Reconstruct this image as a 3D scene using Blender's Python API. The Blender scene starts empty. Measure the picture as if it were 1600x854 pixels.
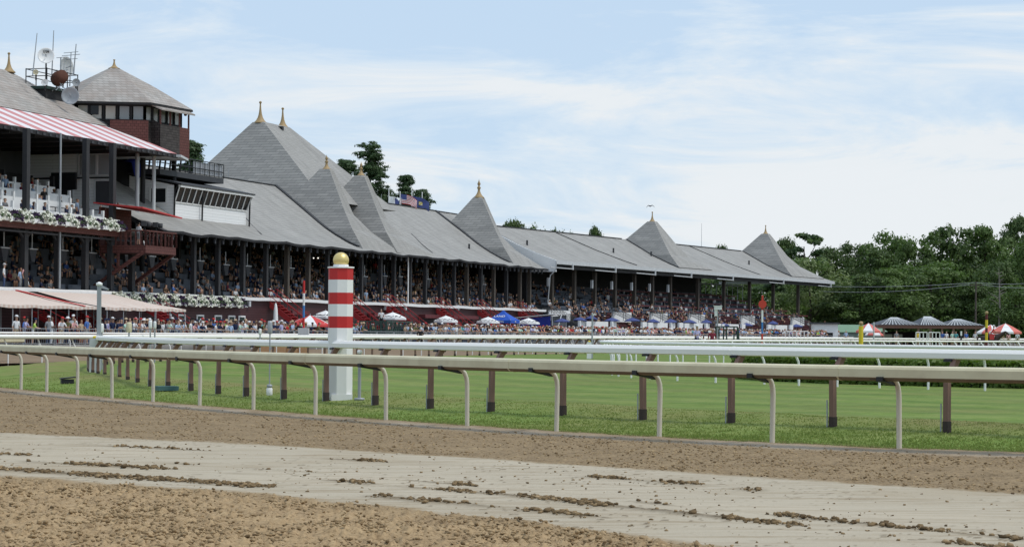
import bpy, bmesh, math, random
import numpy as np
from mathutils import Vector, Matrix
random.seed(7)
scene = bpy.context.scene
COL = scene.collection
R = math.radians

# ------------------------------------------------------------------ camera
F = 3500.0; HC = 1.49; CX = 800.0; CY = 427.0; HOR = 520.0
ROLL = math.atan(0.0083)
cam_d = bpy.data.cameras.new("camera"); cam = bpy.data.objects.new("camera", cam_d); COL.objects.link(cam)
cam_d.sensor_width = 36; cam_d.lens = F/1600*36; cam_d.shift_y = (HOR-CY)/1600
cam_d.clip_start = .5; cam_d.clip_end = 6000
cam.location = (0, 0, HC); cam.rotation_euler = (math.pi/2, -ROLL, 0)
scene.camera = cam
cr, sr = math.cos(ROLL), math.sin(ROLL)
def ray(px, py):                      # photo pixel -> direction (per unit depth)
    a = (px-CX)/F; b = (CY-py+HOR-CY)/F
    return a*cr-b*sr, a*sr+b*cr
def yh(px): return HOR+(px-CX)*0.0083
def at_depth(px, py, Z):
    x, z = ray(px, py); return Vector((x*Z, Z, HC+z*Z))
def on_ground(px, py, g=0.0):
    x, z = ray(px, py); Z = (g-HC)/z; return Vector((x*Z, Z, g))

class Frame:
    """a plan frame: k along the building, o back from its front line"""
    def __init__(s, x, y, ang): s.x, s.y, s.a = x, y, ang; s.d = (math.cos(ang), math.sin(ang)); s.n = (-math.sin(ang), math.cos(ang))
    def w(s, k, o, z=0): return Vector((s.x+s.d[0]*k+s.n[0]*o, s.y+s.d[1]*k+s.n[1]*o, z))
    def at(s, px, py, o):             # pixel -> (k, z) in the plane o
        x, _ = ray(px, py)
        k = (x*(s.y+s.n[1]*o)-s.x-s.n[0]*o)/(s.d[0]-x*s.d[1])
        Z = s.y+s.d[1]*k+s.n[1]*o
        return k, HC+ray(px, py)[1]*Z
    def k(s, px, o, py=450): return s.at(px, py, o)[0]
    def loc(s, p):                    # world -> k,o
        dx, dy = p[0]-s.x, p[1]-s.y
        return dx*s.d[0]+dy*s.d[1], dx*s.n[0]+dy*s.n[1]
MAIN = Frame(-25.6, 171.0, math.atan2(.95, .3125))
EAST = Frame(4.64, 260.3, math.atan2(.8935, .449))

# ------------------------------------------------------------------ materials
def mat(name, base=(.5,.5,.5), rough=.6, metal=0.0, build=None, spec=.4):
    m = bpy.data.materials.new(name); m.use_nodes = True
    nt = m.node_tree; b = nt.nodes['Principled BSDF']
    b.inputs['Base Color'].default_value = (*base, 1); b.inputs['Roughness'].default_value = rough
    b.inputs['Metallic'].default_value = metal; b.inputs['Specular IOR Level'].default_value = spec
    if build: build(nt, b)
    return m
def N(nt, t, **kw):
    n = nt.nodes.new(t)
    for k, v in kw.items():
        if hasattr(n, k): setattr(n, k, v)
    return n
def inp(n, **kw):
    for k, v in kw.items(): n.inputs[k.replace('_', ' ')].default_value = v
    return n
def ramp(nt, fac, stops):
    r = N(nt, 'ShaderNodeValToRGB'); e = r.color_ramp.elements
    while len(e) < len(stops): e.new(.5)
    for el, (p, c) in zip(e, stops): el.position = p; el.color = (*c, 1)
    nt.links.new(fac, r.inputs[0]); return r.outputs[0]
def noise(nt, scale, detail=4, rough=.55, vec=None, dist=0):
    n = N(nt, 'ShaderNodeTexNoise'); inp(n, Scale=scale, Detail=detail, Roughness=rough, Distortion=dist)
    if vec is None:
        vec = N(nt, 'ShaderNodeTexCoord').outputs['Object']
    nt.links.new(vec, n.inputs['Vector']); return n.outputs['Fac']
def mapped(nt, sc=(1,1,1), rot=(0,0,0), src='Object'):
    m = N(nt, 'ShaderNodeMapping'); m.inputs['Scale'].default_value = sc; m.inputs['Rotation'].default_value = rot
    nt.links.new(N(nt, 'ShaderNodeTexCoord').outputs[src], m.inputs['Vector']); return m.outputs[0]
def mixc(nt, fac, a, b, mode='MIX'):
    m = N(nt, 'ShaderNodeMix', data_type='RGBA', blend_type=mode)
    for s, v in ((0, fac), (6, a), (7, b)):
        if isinstance(v, bpy.types.NodeSocket): nt.links.new(v, m.inputs[s])
        elif s == 0: m.inputs[0].default_value = v
        else: m.inputs[s].default_value = (*v, 1)
    return m.outputs[2]
def math_(nt, op, a, b=None, c=None):
    m = N(nt, 'ShaderNodeMath', operation=op)
    for i, v in enumerate((a, b, c)):
        if v is None: continue
        if isinstance(v, bpy.types.NodeSocket): nt.links.new(v, m.inputs[i])
        else: m.inputs[i].default_value = v
    return m.outputs[0]
def bump(nt, b, h, strength=.3, dist=.05):
    bp = N(nt, 'ShaderNodeBump'); inp(bp, Strength=strength, Distance=dist)
    nt.links.new(h, bp.inputs['Height']); nt.links.new(bp.outputs[0], b.inputs['Normal'])
def paint(name, base, rough=.45, dirt=.25, sc=3.0, dirtc=None, metal=0, streak=True):
    """paint with uneven wear"""
    def bd(nt, b):
        v = mapped(nt, (sc, sc, sc*.35 if streak else sc))
        f = noise(nt, 1.0, 6, .65, v)
        dc = dirtc or tuple(c*.55 for c in base)
        f2 = ramp(nt, f, [(.42, (0,0,0)), (.75, (1,1,1))])
        fm = math_(nt, 'MULTIPLY', f2, dirt)
        nt.links.new(mixc(nt, fm, base, dc), b.inputs['Base Color'])
        r = math_(nt, 'ADD', rough, math_(nt, 'MULTIPLY', f, .2)); nt.links.new(r, b.inputs['Roughness'])
    return mat(name, base, rough, metal, bd)
def courses(name, c1, c2, line, row=.25, width=.8, rough=.75, mortar=.012, blotch=.5, blotchc=None, bias=0, streak=0):
    """shingles, slates, clapboard: rows run level, joints along the wall"""
    def bd(nt, b):
        tc = N(nt, 'ShaderNodeTexCoord'); sp = N(nt, 'ShaderNodeSeparateXYZ'); nt.links.new(tc.outputs['Object'], sp.inputs[0])
        u = math_(nt, 'ADD', sp.outputs[0], math_(nt, 'MULTIPLY', sp.outputs[1], .93))
        cb = N(nt, 'ShaderNodeCombineXYZ'); nt.links.new(u, cb.inputs[0]); nt.links.new(sp.outputs[2], cb.inputs[1])
        br = N(nt, 'ShaderNodeTexBrick'); inp(br, Scale=1.0, Mortar_Size=mortar, Brick_Width=width, Row_Height=row, Bias=bias, Mortar_Smooth=.3)
        br.inputs['Color1'].default_value = (*c1, 1); br.inputs['Color2'].default_value = (*c2, 1); br.inputs['Mortar'].default_value = (*line, 1)
        nt.links.new(cb.outputs[0], br.inputs['Vector'])
        f = noise(nt, .55, 6, .62, tc.outputs['Object'])
        fm = math_(nt, 'MULTIPLY', ramp(nt, f, [(.38, (0,0,0)), (.72, (1,1,1))]), blotch)
        bc = blotchc or tuple(c*.72 for c in c1)
        f3 = noise(nt, 7.0, 3, .6, tc.outputs['Object'])
        c = mixc(nt, fm, br.outputs['Color'], bc)
        c = mixc(nt, math_(nt, 'MULTIPLY', f3, .22), c, tuple(x*1.35 for x in c1))
        if streak:
            mp_ = N(nt, 'ShaderNodeMapping'); mp_.inputs['Scale'].default_value = (1.1,.16,.12); nt.links.new(tc.outputs['Object'], mp_.inputs['Vector'])
            f4 = noise(nt, 1.0, 6, .65, mp_.outputs[0]); c = mixc(nt, math_(nt, 'MULTIPLY', ramp(nt, f4, [(.44, (0,0,0)), (.7, (1,1,1))]), streak), c, tuple(x*.62 for x in c1))
        nt.links.new(c, b.inputs['Base Color'])
        bump(nt, b, br.outputs['Fac'], -.35, .02)
    return mat(name, c1, rough, 0, bd, .25)
def stripes(name, a, c, period, axis=0, duty=.5, rough=.8, fade=.12, trans=True):
    def bd(nt, b):
        tc = N(nt, 'ShaderNodeTexCoord'); sp = N(nt, 'ShaderNodeSeparateXYZ'); nt.links.new(tc.outputs['Object'], sp.inputs[0])
        fr = math_(nt, 'FRACT', math_(nt, 'DIVIDE', sp.outputs[axis], period))
        st = math_(nt, 'LESS_THAN', fr, duty)
        f = math_(nt, 'MULTIPLY', noise(nt, 1.3, 5), fade*2)
        cc = mixc(nt, f, mixc(nt, st, c, a), (.62,.58,.55))
        nt.links.new(cc, b.inputs['Base Color'])
    return mat(name, a, rough, 0, bd, .2)

M = {}
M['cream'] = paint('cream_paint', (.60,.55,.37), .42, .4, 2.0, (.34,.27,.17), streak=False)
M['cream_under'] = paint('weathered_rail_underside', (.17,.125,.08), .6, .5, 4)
M['post_grey'] = paint('pale_metal_post', (.6,.56,.46), .34, .25, 5, (.4,.34,.24))
M['white'] = paint('white_paint', (.80,.80,.79), .4, .22, 2.2, (.55,.55,.53))
M['white_rail'] = paint('white_rail_plastic', (.88,.86,.82), .6, .14, .8, (.6,.6,.58), streak=False)
M['brown'] = paint('brown_plastic', (.2,.113,.083), .5, .3, 4, (.10,.06,.048))
M['brown_dark'] = paint('dark_brown_boot', (.05,.035,.03), .7, .3, 6)
M['black'] = mat('black_metal', (.015,.016,.018), .5)
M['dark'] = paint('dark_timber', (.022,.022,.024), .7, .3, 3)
M['darkgrey'] = paint('dark_grey_paint', (.05,.053,.06), .6, .3, 2)
M['colmn'] = paint('brown_grey_column', (.075,.062,.05), .7, .35, 2.5)
M['colmn_dark'] = paint('nearly_black_column', (.03,.03,.033), .6, .3, 2.5)
M['grey'] = paint('grey_galvanised', (.36,.38,.40), .4, .3, 3, (.22,.23,.24), metal=.3)
M['ltgrey'] = paint('light_grey_paint', (.55,.57,.58), .45, .3, 2)
M['red'] = paint('red_paint', (.52,.022,.022), .4, .2, 2, (.32,.02,.02))
M['stair_red'] = paint('stair_red_paint', (.36,.026,.028), .45, .3, 2, (.2,.015,.015))
M['disc_red'] = paint('orange_red_paint', (.55,.05,.03), .45, .2, 2)
M['blue'] = paint('mid_blue_paint', (.05,.2,.5), .45, .2, 2)
M['navy'] = paint('navy_cloth', (.065,.085,.23), .8, .2, 3)
M['royal'] = paint('royal_blue_cloth', (.02,.09,.45), .75, .2, 2)
M['tarp'] = paint('blue_tarpaulin', (.015,.035,.3), .5, .35, 1.2)
M['white_cloth'] = paint('white_cloth', (.8,.8,.8), .85, .15, 2)
M['gold'] = mat('gold_leaf', (.74,.58,.24), .42, .6, lambda nt, b: bump(nt, b, noise(nt, 9, 4), .08, .02))
M['finial'] = paint('tan_finial_copper', (.36,.25,.12), .5, .35, 4, (.2,.13,.07))
M['yellow'] = paint('yellow_paint', (.68,.52,.03), .45, .2, 2, (.45,.33,.02))
M['maroon_p'] = paint('maroon_paint', (.12,.022,.026), .5, .2, 2)
M['wire'] = mat('wire', (.06,.06,.06), .6)
M['glass'] = mat('window_glass', (.015,.018,.02), .12, 0, None, .3)
M['glass_pale'] = mat('pale_window', (.3,.32,.33), .2, 0, None, .6)
M['roof'] = courses('roof_slate_shingle', (.30,.292,.275), (.36,.35,.33), (.15,.147,.14), .2, .6, .75, .014, .45, streak=.55)
M['slate'] = courses('shaded_slate', (.225,.222,.212), (.31,.302,.285), (.09,.09,.09), .27, 1.1, .65, .022, .45, streak=.3)
M['tower_shingle'] = courses('weathered_wood_shingle', (.30,.285,.265), (.42,.395,.37), (.12,.11,.1), .24, .5, .8, .016, .55, (.25,.185,.15))
M['red_shingle'] = courses('red_shingle', (.115,.045,.039), (.15,.06,.051), (.04,.016,.014), .22, .35, .7, .02, .4)
M['black_shingle'] = courses('dark_stained_shingle', (.045,.038,.036), (.085,.075,.07), (.015,.013,.013), .2, .3, .7, .02, .6)
M['maroon'] = courses('maroon_clapboard', (.062,.025,.027), (.075,.03,.032), (.022,.009,.01), .2, 6, .6, .02, .3)
M['clap'] = courses('white_clapboard', (.76,.77,.77), (.80,.80,.80), (.5,.5,.5), .24, 5, .5, .014, .12)
M['flash'] = paint('lead_flashing', (.035,.037,.042), .5, .3, 3)
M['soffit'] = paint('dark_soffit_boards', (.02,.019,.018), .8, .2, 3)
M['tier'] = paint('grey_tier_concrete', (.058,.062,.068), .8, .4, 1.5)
M['seat'] = paint('grey_blue_seat', (.085,.1,.125), .6, .3, 2)
M['seat_red'] = paint('dark_red_seat', (.07,.013,.016), .6, .3, 2)
M['awn_top'] = stripes('red_white_awning', (.50,.19,.195), (.70,.67,.69), 2.5)
M['awn_low'] = stripes('faded_striped_awning', (.60,.45,.375), (.70,.625,.56), .55)
M['umb_red'] = paint('red_cloth', (.55,.06,.06), .8, .15, 2)
M['salmon'] = paint('salmon_cloth', (.62,.17,.14), .8, .2, 2)
M['plank'] = paint('pine_plank', (.42,.24,.12), .7, .4, 4, (.25,.13,.06))
M['green_dk'] = paint('dark_green_paint', (.02,.045,.036), .5, .3, 2)
M['green_rf'] = paint('green_metal_roof', (.16,.27,.17), .5, .25, 1.5)
M['green_wall'] = paint('grey_green_wall', (.13,.18,.15), .7, .2, 1)
M['rust'] = paint('rusty_drum', (.09,.035,.022), .8, .5, 4)
M['bark'] = paint('bark', (.075,.06,.047), .9, .5, 5)
M['petal_white'] = paint('cream_petals', (.72,.72,.62), .8, .3, 9, streak=False)
M['petal_purple'] = paint('purple_petals', (.055,.028,.075), .8, .3, 9, streak=False)
M['leafplant'] = paint('pot_plant_leaves', (.05,.09,.03), .7, .3, 6)

def leaf_mat(name, a, b_):
    def bd(nt, b):
        oi = N(nt, 'ShaderNodeObjectInfo')
        f = noise(nt, .35, 4, .6)
        f2 = math_(nt, 'ADD', math_(nt, 'MULTIPLY', f, .9), math_(nt, 'MULTIPLY', oi.outputs['Random'], .25))
        nt.links.new(mixc(nt, math_(nt, 'SUBTRACT', f2, .1), a, b_), b.inputs['Base Color'])
        tr = N(nt, 'ShaderNodeBsdfTranslucent'); tr.inputs[0].default_value = (a[0]*1.4, a[1]*1.5, a[2], 1)
        mx = N(nt, 'ShaderNodeMixShader'); mx.inputs[0].default_value = .3
        out = nt.nodes['Material Output']
        nt.links.new(b.outputs[0], mx.inputs[1]); nt.links.new(tr.outputs[0], mx.inputs[2]); nt.links.new(mx.outputs[0], out.inputs[0])
    return mat(name, a, .55, 0, bd, .3)
M['leaf_dark'] = leaf_mat('dark_green_leaves', (.062,.1,.03), (.1,.15,.046))
M['leaf_mid'] = leaf_mat('green_leaves', (.08,.135,.034), (.125,.185,.05))
M['leaf_light'] = leaf_mat('pale_green_leaves', (.14,.185,.07), (.19,.24,.1))
M['needle'] = leaf_mat('pine_needles', (.045,.085,.032), (.078,.122,.046))
M['hedge'] = leaf_mat('hedge_leaves', (.085,.14,.02), (.14,.2,.038))

# ------------------------------------------------------------------ mesh builder
class MB:
    def __init__(s): s.v = []; s.f = []; s.m = []; s.sm = []
    def add(s, vs, fs, mi=0, smooth=False):
        o = len(s.v); s.v += [tuple(p) for p in vs]
        for f in fs: s.f.append(tuple(i+o for i in f)); s.m.append(mi); s.sm.append(smooth)
        return s
    def box(s, x0, x1, y0, y1, z0, z1, mi=0):
        v = [(x, y, z) for z in (z0, z1) for y in (y0, y1) for x in (x0, x1)]
        return s.add(v, [(0,2,3,1), (4,5,7,6), (0,1,5,4), (2,6,7,3), (0,4,6,2), (1,3,7,5)], mi)
    def beam(s, a, b, w, h, mi=0, up=(0,0,1)):
        a, b = Vector(a), Vector(b); t = (b-a).normalized(); u = Vector(up)
        if abs(t.dot(u)) > .98: u = Vector((1,0,0))
        x = t.cross(u).normalized()*w/2; y = x.cross(t).normalized()*h/2
        v = [p+q for p in (a, b) for q in (-x-y, x-y, x+y, -x+y)]
        return s.add(v, [(0,3,2,1), (4,5,6,7), (0,1,5,4), (1,2,6,5), (2,3,7,6), (3,0,4,7)], mi)
    def tube(s, pts, r, n=8, mi=0, cap=True, smooth=True):
        pts = [Vector(p) for p in pts]; rs = r if isinstance(r, (list, tuple)) else [r]*len(pts)
        vs = []; pu = None
        for i, p in enumerate(pts):
            t = (pts[min(i+1, len(pts)-1)]-pts[max(i-1, 0)]).normalized()
            u = pu if pu is not None else (Vector((1,0,0)) if abs(t.x) < .9 else Vector((0,1,0)))
            x = (u-t*u.dot(t)).normalized(); pu = x; y = t.cross(x)
            for k in range(n):
                a = 2*math.pi*k/n; vs.append(p+(x*math.cos(a)+y*math.sin(a))*rs[i])
        fs = [(i*n+k, i*n+(k+1) % n, (i+1)*n+(k+1) % n, (i+1)*n+k) for i in range(len(pts)-1) for k in range(n)]
        s.add(vs, fs, mi, smooth)
        if cap:
            s.add(vs[:n], [tuple(range(n))[::-1]], mi); s.add(vs[-n:], [tuple(range(n))], mi)
        return s
    def lathe(s, prof, c=(0,0,0), n=16, mi=0, smooth=True, rot=0, a0=0):
        c = Vector(c); vs = []
        for r, z in prof:
            for k in range(n):
                a = a0+2*math.pi*k/n; vs.append(c+Vector((max(r, 1e-4)*math.cos(a), max(r, 1e-4)*math.sin(a), z)))
        L = len(prof)
        fs = [(i*n+k, i*n+(k+1) % n, (i+1)*n+(k+1) % n, (i+1)*n+k) for i in range(L-1) for k in range(n)]
        fs += [tuple(range(n))[::-1], tuple((L-1)*n+k for k in range(n))]
        return s.add(vs, fs, mi, smooth)
    def poly(s, vs, mi=0): return s.add(vs, [tuple(range(len(vs)))], mi)
    def prism(s, vs, off, mi=0):       # planar outline + thickness vector
        n = len(vs); o = Vector(off); b = [Vector(p)+o for p in vs]
        return s.add(list(vs)+b, [tuple(range(n))[::-1], tuple(range(n, 2*n))]+[(i, (i+1) % n, n+(i+1) % n, n+i) for i in range(n)], mi)
    def sweep(s, prof, pts, mi=0, smooth=False, mis=None):
        """closed profile (u sideways to the right of travel, v up) along pts"""
        pts = [Vector(p) for p in pts]; n = len(prof); vs = []
        for i, p in enumerate(pts):
            t = pts[min(i+1, len(pts)-1)]-pts[max(i-1, 0)]; t.z = 0; t.normalize(); nx = Vector((t.y, -t.x, 0))
            for u, v in prof: vs.append(p+nx*u+Vector((0, 0, v)))
        for k in range(n):
            s.add([], [], 0)
        o = len(s.v); s.v += [tuple(p) for p in vs]
        for i in range(len(pts)-1):
            for k in range(n):
                s.f.append(tuple(o+q for q in (i*n+k, i*n+(k+1) % n, (i+1)*n+(k+1) % n, (i+1)*n+k))); s.m.append(mis[k] if mis else mi); s.sm.append(smooth)
        s.f.append(tuple(o+q for q in range(n))[::-1]); s.m.append(mi); s.sm.append(False)
        s.f.append(tuple(o+(len(pts)-1)*n+q for q in range(n))); s.m.append(mi); s.sm.append(False)
        return s
    def mesh(s, name, mats):
        me = bpy.data.meshes.new(name); me.from_pydata(s.v, [], s.f)
        for m in (mats if isinstance(mats, (list, tuple)) else [mats]): me.materials.append(m)
        me.polygons.foreach_set('material_index', s.m); me.polygons.foreach_set('use_smooth', s.sm)
        bm = bmesh.new(); bm.from_mesh(me)
        if len(bm.faces) < 60000: bmesh.ops.recalc_face_normals(bm, faces=bm.faces)
        bm.to_mesh(me); bm.free(); me.update(); return me
    def build(s, name, mats, parent=None, loc=None, rz=0):
        return link(name, s.mesh(name, mats), parent, loc, rz)
def link(name, me, parent=None, loc=None, rz=0):
    o = bpy.data.objects.new(name, me); COL.objects.link(o)
    if parent: o.parent = parent
    if loc is not None: o.location = loc
    o.rotation_euler.z = rz
    return o
def tag(o, label=None, cat=None, group=None, kind=None):
    if label: o['label'] = label
    if cat: o['category'] = cat
    if group: o['group'] = group
    if kind: o['kind'] = kind
    return o
def thing(name, label, cat, loc=(0,0,0), rz=0, group=None):
    o = bpy.data.objects.new(name, None); COL.objects.link(o); o.location = loc; o.rotation_euler.z = rz; o.empty_display_size = .2
    return tag(o, label, cat, group)
def dup(o, loc=None, rz=None, parent=None, label=None):
    c = o.copy(); COL.objects.link(c)
    if parent: c.parent = parent
    if loc is not None: c.location = loc
    if rz is not None: c.rotation_euler.z = rz
    if label: c['label'] = label
    for ch in o.children: dup(ch, parent=c)
    return c
def struct(o, label=None):
    o['kind'] = 'structure'
    if label: o['label'] = label
    return o

# ------------------------------------------------------------------ numeric helpers
def vnoise(x, y, seed=0):
    xi = np.floor(x).astype(np.int64); yi = np.floor(y).astype(np.int64); fx = x-xi; fy = y-yi
    def h(a, b):
        n = (a*374761393+b*668265263+seed*974634) & 0xffffffff
        n = ((n ^ (n >> 13))*1274126177) & 0xffffffff
        return ((n ^ (n >> 16)) & 0xffff)/65535.0
    u = fx*fx*(3-2*fx); v = fy*fy*(3-2*fy)
    return (h(xi, yi)*(1-u)+h(xi+1, yi)*u)*(1-v)+(h(xi, yi+1)*(1-u)+h(xi+1, yi+1)*u)*v
def fbm(x, y, oct=4, seed=0, g=.5):
    s = 0; a = 1; t = 0
    for i in range(oct): s = s+a*vnoise(x, y, seed+i*17); t += a; a *= g; x = x*2.03+3.1; y = y*2.03+1.7
    return s/t
def catmull(P, per=8):
    P = [Vector(p) for p in P]; P = [P[0]*2-P[1]]+P+[P[-1]*2-P[-2]]; out = []
    for i in range(1, len(P)-2):
        a, b, c, d = P[i-1:i+3]
        for j in range(per):
            t = j/per
            out.append(.5*((2*b)+(c-a)*t+(2*a-5*b+4*c-d)*t*t+(3*b-a-3*c+d)*t**3))
    out.append(P[-2]); return out
def walk(pts, step, start=0.0):        # equally spaced (point, tangent)
    out = []; acc = start
    for a, b in zip(pts[:-1], pts[1:]):
        L = (b-a).length
        while acc <= L:
            out.append((a.lerp(b, acc/L), (b-a).normalized())); acc += step
        acc -= L
    return out
def sdist(px, py, pts):                # signed distance, + on the left of travel
    best = np.full(px.shape, 1e9); sg = np.zeros(px.shape)
    for a, b in zip(pts[:-1], pts[1:]):
        dx, dy = b[0]-a[0], b[1]-a[1]; L2 = dx*dx+dy*dy
        t = np.clip(((px-a[0])*dx+(py-a[1])*dy)/L2, 0, 1)
        qx, qy = px-a[0]-t*dx, py-a[1]-t*dy; d = qx*qx+qy*qy
        c = dx*qy-dy*qx; m = d < best
        best = np.where(m, d, best); sg = np.where(m, np.sign(c), sg)
    return np.sqrt(best)*np.where(sg == 0, 1, sg)
def grid_mesh(name, X, Y, Zz, keep, mats, attrs=None, smooth=True):
    nr, nc = X.shape; v = np.stack([X.ravel(), Y.ravel(), Zz.ravel()], 1)
    idx = np.arange(nr*nc).reshape(nr, nc)
    q = np.stack([idx[:-1,:-1], idx[:-1,1:], idx[1:,1:], idx[1:,:-1]], -1).reshape(-1, 4)
    if keep is not None: q = q[keep.reshape(-1)]
    used = np.unique(q); re = np.full(nr*nc, -1); re[used] = np.arange(len(used)); q = re[q]; v = v[used]
    me = bpy.data.meshes.new(name); me.vertices.add(len(v)); me.vertices.foreach_set('co', v.ravel())
    me.loops.add(q.size); me.loops.foreach_set('vertex_index', q.ravel())
    me.polygons.add(len(q)); me.polygons.foreach_set('loop_start', np.arange(len(q))*4)
    me.polygons.foreach_set('use_smooth', np.full(len(q), smooth))
    for k, a in (attrs or {}).items():
        at = me.attributes.new(k, 'FLOAT', 'POINT'); at.data.foreach_set('value', a.ravel()[used].astype(np.float32))
    me.update(calc_edges=True); me.validate()
    me.materials.append(mats); return link(name, me)
# ================================================================== curves of the course
TANPX = [(33,606),(73,613),(121,617.5),(175,625),(239,630.5),(312,637),(396,643),(493,650),(603,657.5),(730,665.5),(869.5,673),(1030,683),(1206.5,693.7),(1405,704)]
_c = np.polyfit([p[0] for p in TANPX], [p[1]-yh(p[0]) for p in TANPX], 2)
def tan_base(px): return on_ground(px, yh(px)+np.polyval(_c, px), 0.0)
TAN = [tan_base(p) for p in np.linspace(2300, -60, 72)]
TAN += catmull([TAN[-1], Vector((-18.6,70,0)), Vector((-21.0,84,0)), Vector((-20.5,95,0))], 6)[1:]   # runs left and away
GF = .18                                                       # infield level
DH = (math.sin(R(21)), math.cos(R(21)))
F2P = [Vector((-22.6,62,0)), Vector((-22.5,74,0)), Vector((-20,87,0))]+[Vector((-20+DH[0]*t, 87+DH[1]*t, 0)) for t in (20,45,70,95,120,145)]
_l = F2P[-1]; F2P += [_l+Vector((math.sin(R(27+i*3.2))*25*(i+1), math.cos(R(27+i*3.2))*25*(i+1), 0)) for i in range(6)]
F2 = catmull(F2P, 6)
def offset(pts, d):                     # + to the right of travel
    out = []
    for i, p in enumerate(pts):
        t = pts[min(i+1, len(pts)-1)]-pts[max(i-1, 0)]; t.z = 0; t.normalize(); out.append(p+Vector((t.y, -t.x, 0))*d)
    return out
F3P = [Vector((-42.4+DH[0]*t, 95.6+DH[1]*t, 0)) for t in (-40,-15,10,35,60,85,110,135,150)]
_l = F3P[-1]; F3P += [_l+Vector((math.sin(R(26+i*2.0))*22*(i+1), math.cos(R(26+i*2.0))*22*(i+1), 0)) for i in range(9)]
F3 = catmull(F3P, 5)
F3B = offset(F3, -1.6)                  # crowd fence, on the apron side
BR = [(7.9,30.2),(6.19,31.8),(3.4,34.55),(.865,37.4),(-1.9,41.3),(-4.67,46.05),(-6.9,50),(-8.9,54.6),(-11.0,61.5),(-12.8,68),(-14.2,75.5),(-15.2,83),(-15.3,90),(-14.0,97)]
BR = [(13.2,25.9),(10.5,28)]+BR+[(-14.0+DH[0]*t, 97+DH[1]*t) for t in (8,25,50,80,110,140)]
_l = BR[-1]; BR += [(_l[0]+math.sin(R(28+i*4))*22*(i+1), _l[1]+math.cos(R(28+i*4))*22*(i+1)) for i in range(5)]
BROWN = catmull([Vector((x, y, 0)) for x, y in BR], 8)
INN = [(26,47.5),(19,50.8),(11.6,54.6),(8.9,56.8),(6.7,59.5),(4.9,62.5),(3.7,66.5),(3.2,71),(3.5,76),(4.6,82),(6.6,89),(9.6,97),(14,106),(20,117),(28,130),(38,146)]
INNER = catmull([Vector((x, y, 0)) for x, y in INN], 8)
APZ = .5

# ================================================================== dirt in front
UP = [on_ground(*p) for p in ((-900,612),(-300,655),(0,675),(400,693),(800,718),(1200,745),(1600,770),(1900,789),(2500,829))]
LO = [on_ground(*p) for p in ((-900,683),(-300,722),(0,746),(400,772),(800,813),(1130,854),(1500,905),(1800,950),(2500,1050))]
def edge_y(pts, x):
    q = sorted((p.x, p.y) for p in pts); xs = [a for a, _ in q]; ys = [b for _, b in q]
    return np.interp(x, xs, ys)
rows = np.concatenate([np.linspace(1/8.0, 1/11.5, 50)[:-1], np.linspace(1/11.5, 1/20, 150), np.linspace(1/20, 1/75, 240)[1:]]); Zr = 1/rows
cols = np.concatenate([np.linspace(-900, -130, 110)[:-1], np.linspace(-130, 1730, 760), np.linspace(1730, 2500, 110)[1:]])
A = (cols-CX)/F
X = np.outer(Zr, A); Y = np.outer(Zr, np.ones_like(A))
dt = sdist(X, Y, TAN)                  # + towards the camera side
upy, loy = edge_y(UP, X), edge_y(LO, X)
wob = (fbm(X*2.2, Y*2.2, 3, 5)-.5)
tt = (Y-loy)/(upy-loy)
sm = np.clip((tt+wob*.10)/.035, 0, 1)*np.clip((1-tt-wob*.035)/.03, 0, 1)
# along-strip coordinates
ang = R(-42); U = X*math.cos(ang)*-1+Y*math.sin(-ang); V = X*math.sin(-ang)+Y*math.cos(ang)
big = fbm(X*2.1, Y*2.1, 3, 1); med = fbm(X*9, Y*9, 3, 2); fin = fbm(X*24, Y*24, 2, 3)
med = fbm(X*13, Y*13, 3, 2); fin = fbm(X*34, Y*34, 2, 3)
rough_n = (big-.5)*.03+(med-.5)*.035+np.clip(med-.58, 0, 1)*.10+(fin-.5)*.022
near = (tt < 0)
amp = np.where(near, 1.0, .5)
clod = np.zeros_like(X)
for trow, width, dens in ((.745,.02,.555), (.42,.008,.62), (.31,.017,.575), (.135,.022,.565)):
    c = trow+.035*(fbm(U*.25, V*0+trow*9, 2, 9)-.5)
    w = np.exp(-((tt-c)/width)**2)
    pch = np.clip((fbm(U*.9+trow*31, V*.35, 2, 21)-dens+.1)*6, 0, 1)
    lum = np.clip(fbm(X*20, Y*14, 3, 33)*1.6-.35, 0, 1)
    clod = np.maximum(clod, w*pch*(.45+.7*lum))
speck = np.clip((fbm(X*16, Y*16, 2, 41)-.73)*10, 0, 1)*np.clip((fbm(X*.8, Y*.8, 2, 8)-.35)*3, 0, 1)
Zh = (1-sm)*rough_n*amp+sm*(clod*.016+speck*.003+(med-.5)*.006+(fbm(U*.3, V*4, 2, 4)-.5)*.02)
lip = np.exp(-((dt-.2)/.3)**2)*(.02+.05*(fbm(X*3, Y*3, 3, 15)-.3))
flat = np.clip((dt-.1)/1.2, .15, 1)
Zh = Zh*flat+lip
dark = np.clip((sm*np.maximum(clod*1.15, speck*.9)), 0, 1)
lipm = np.exp(-((dt-.55)/.32)**2)*np.clip(.4+1.2*(fbm(X*1.3, Y*1.3, 3, 61)-.3), 0, 1)
dc = (dt[:-1,:-1]+dt[1:,1:])/2
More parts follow.
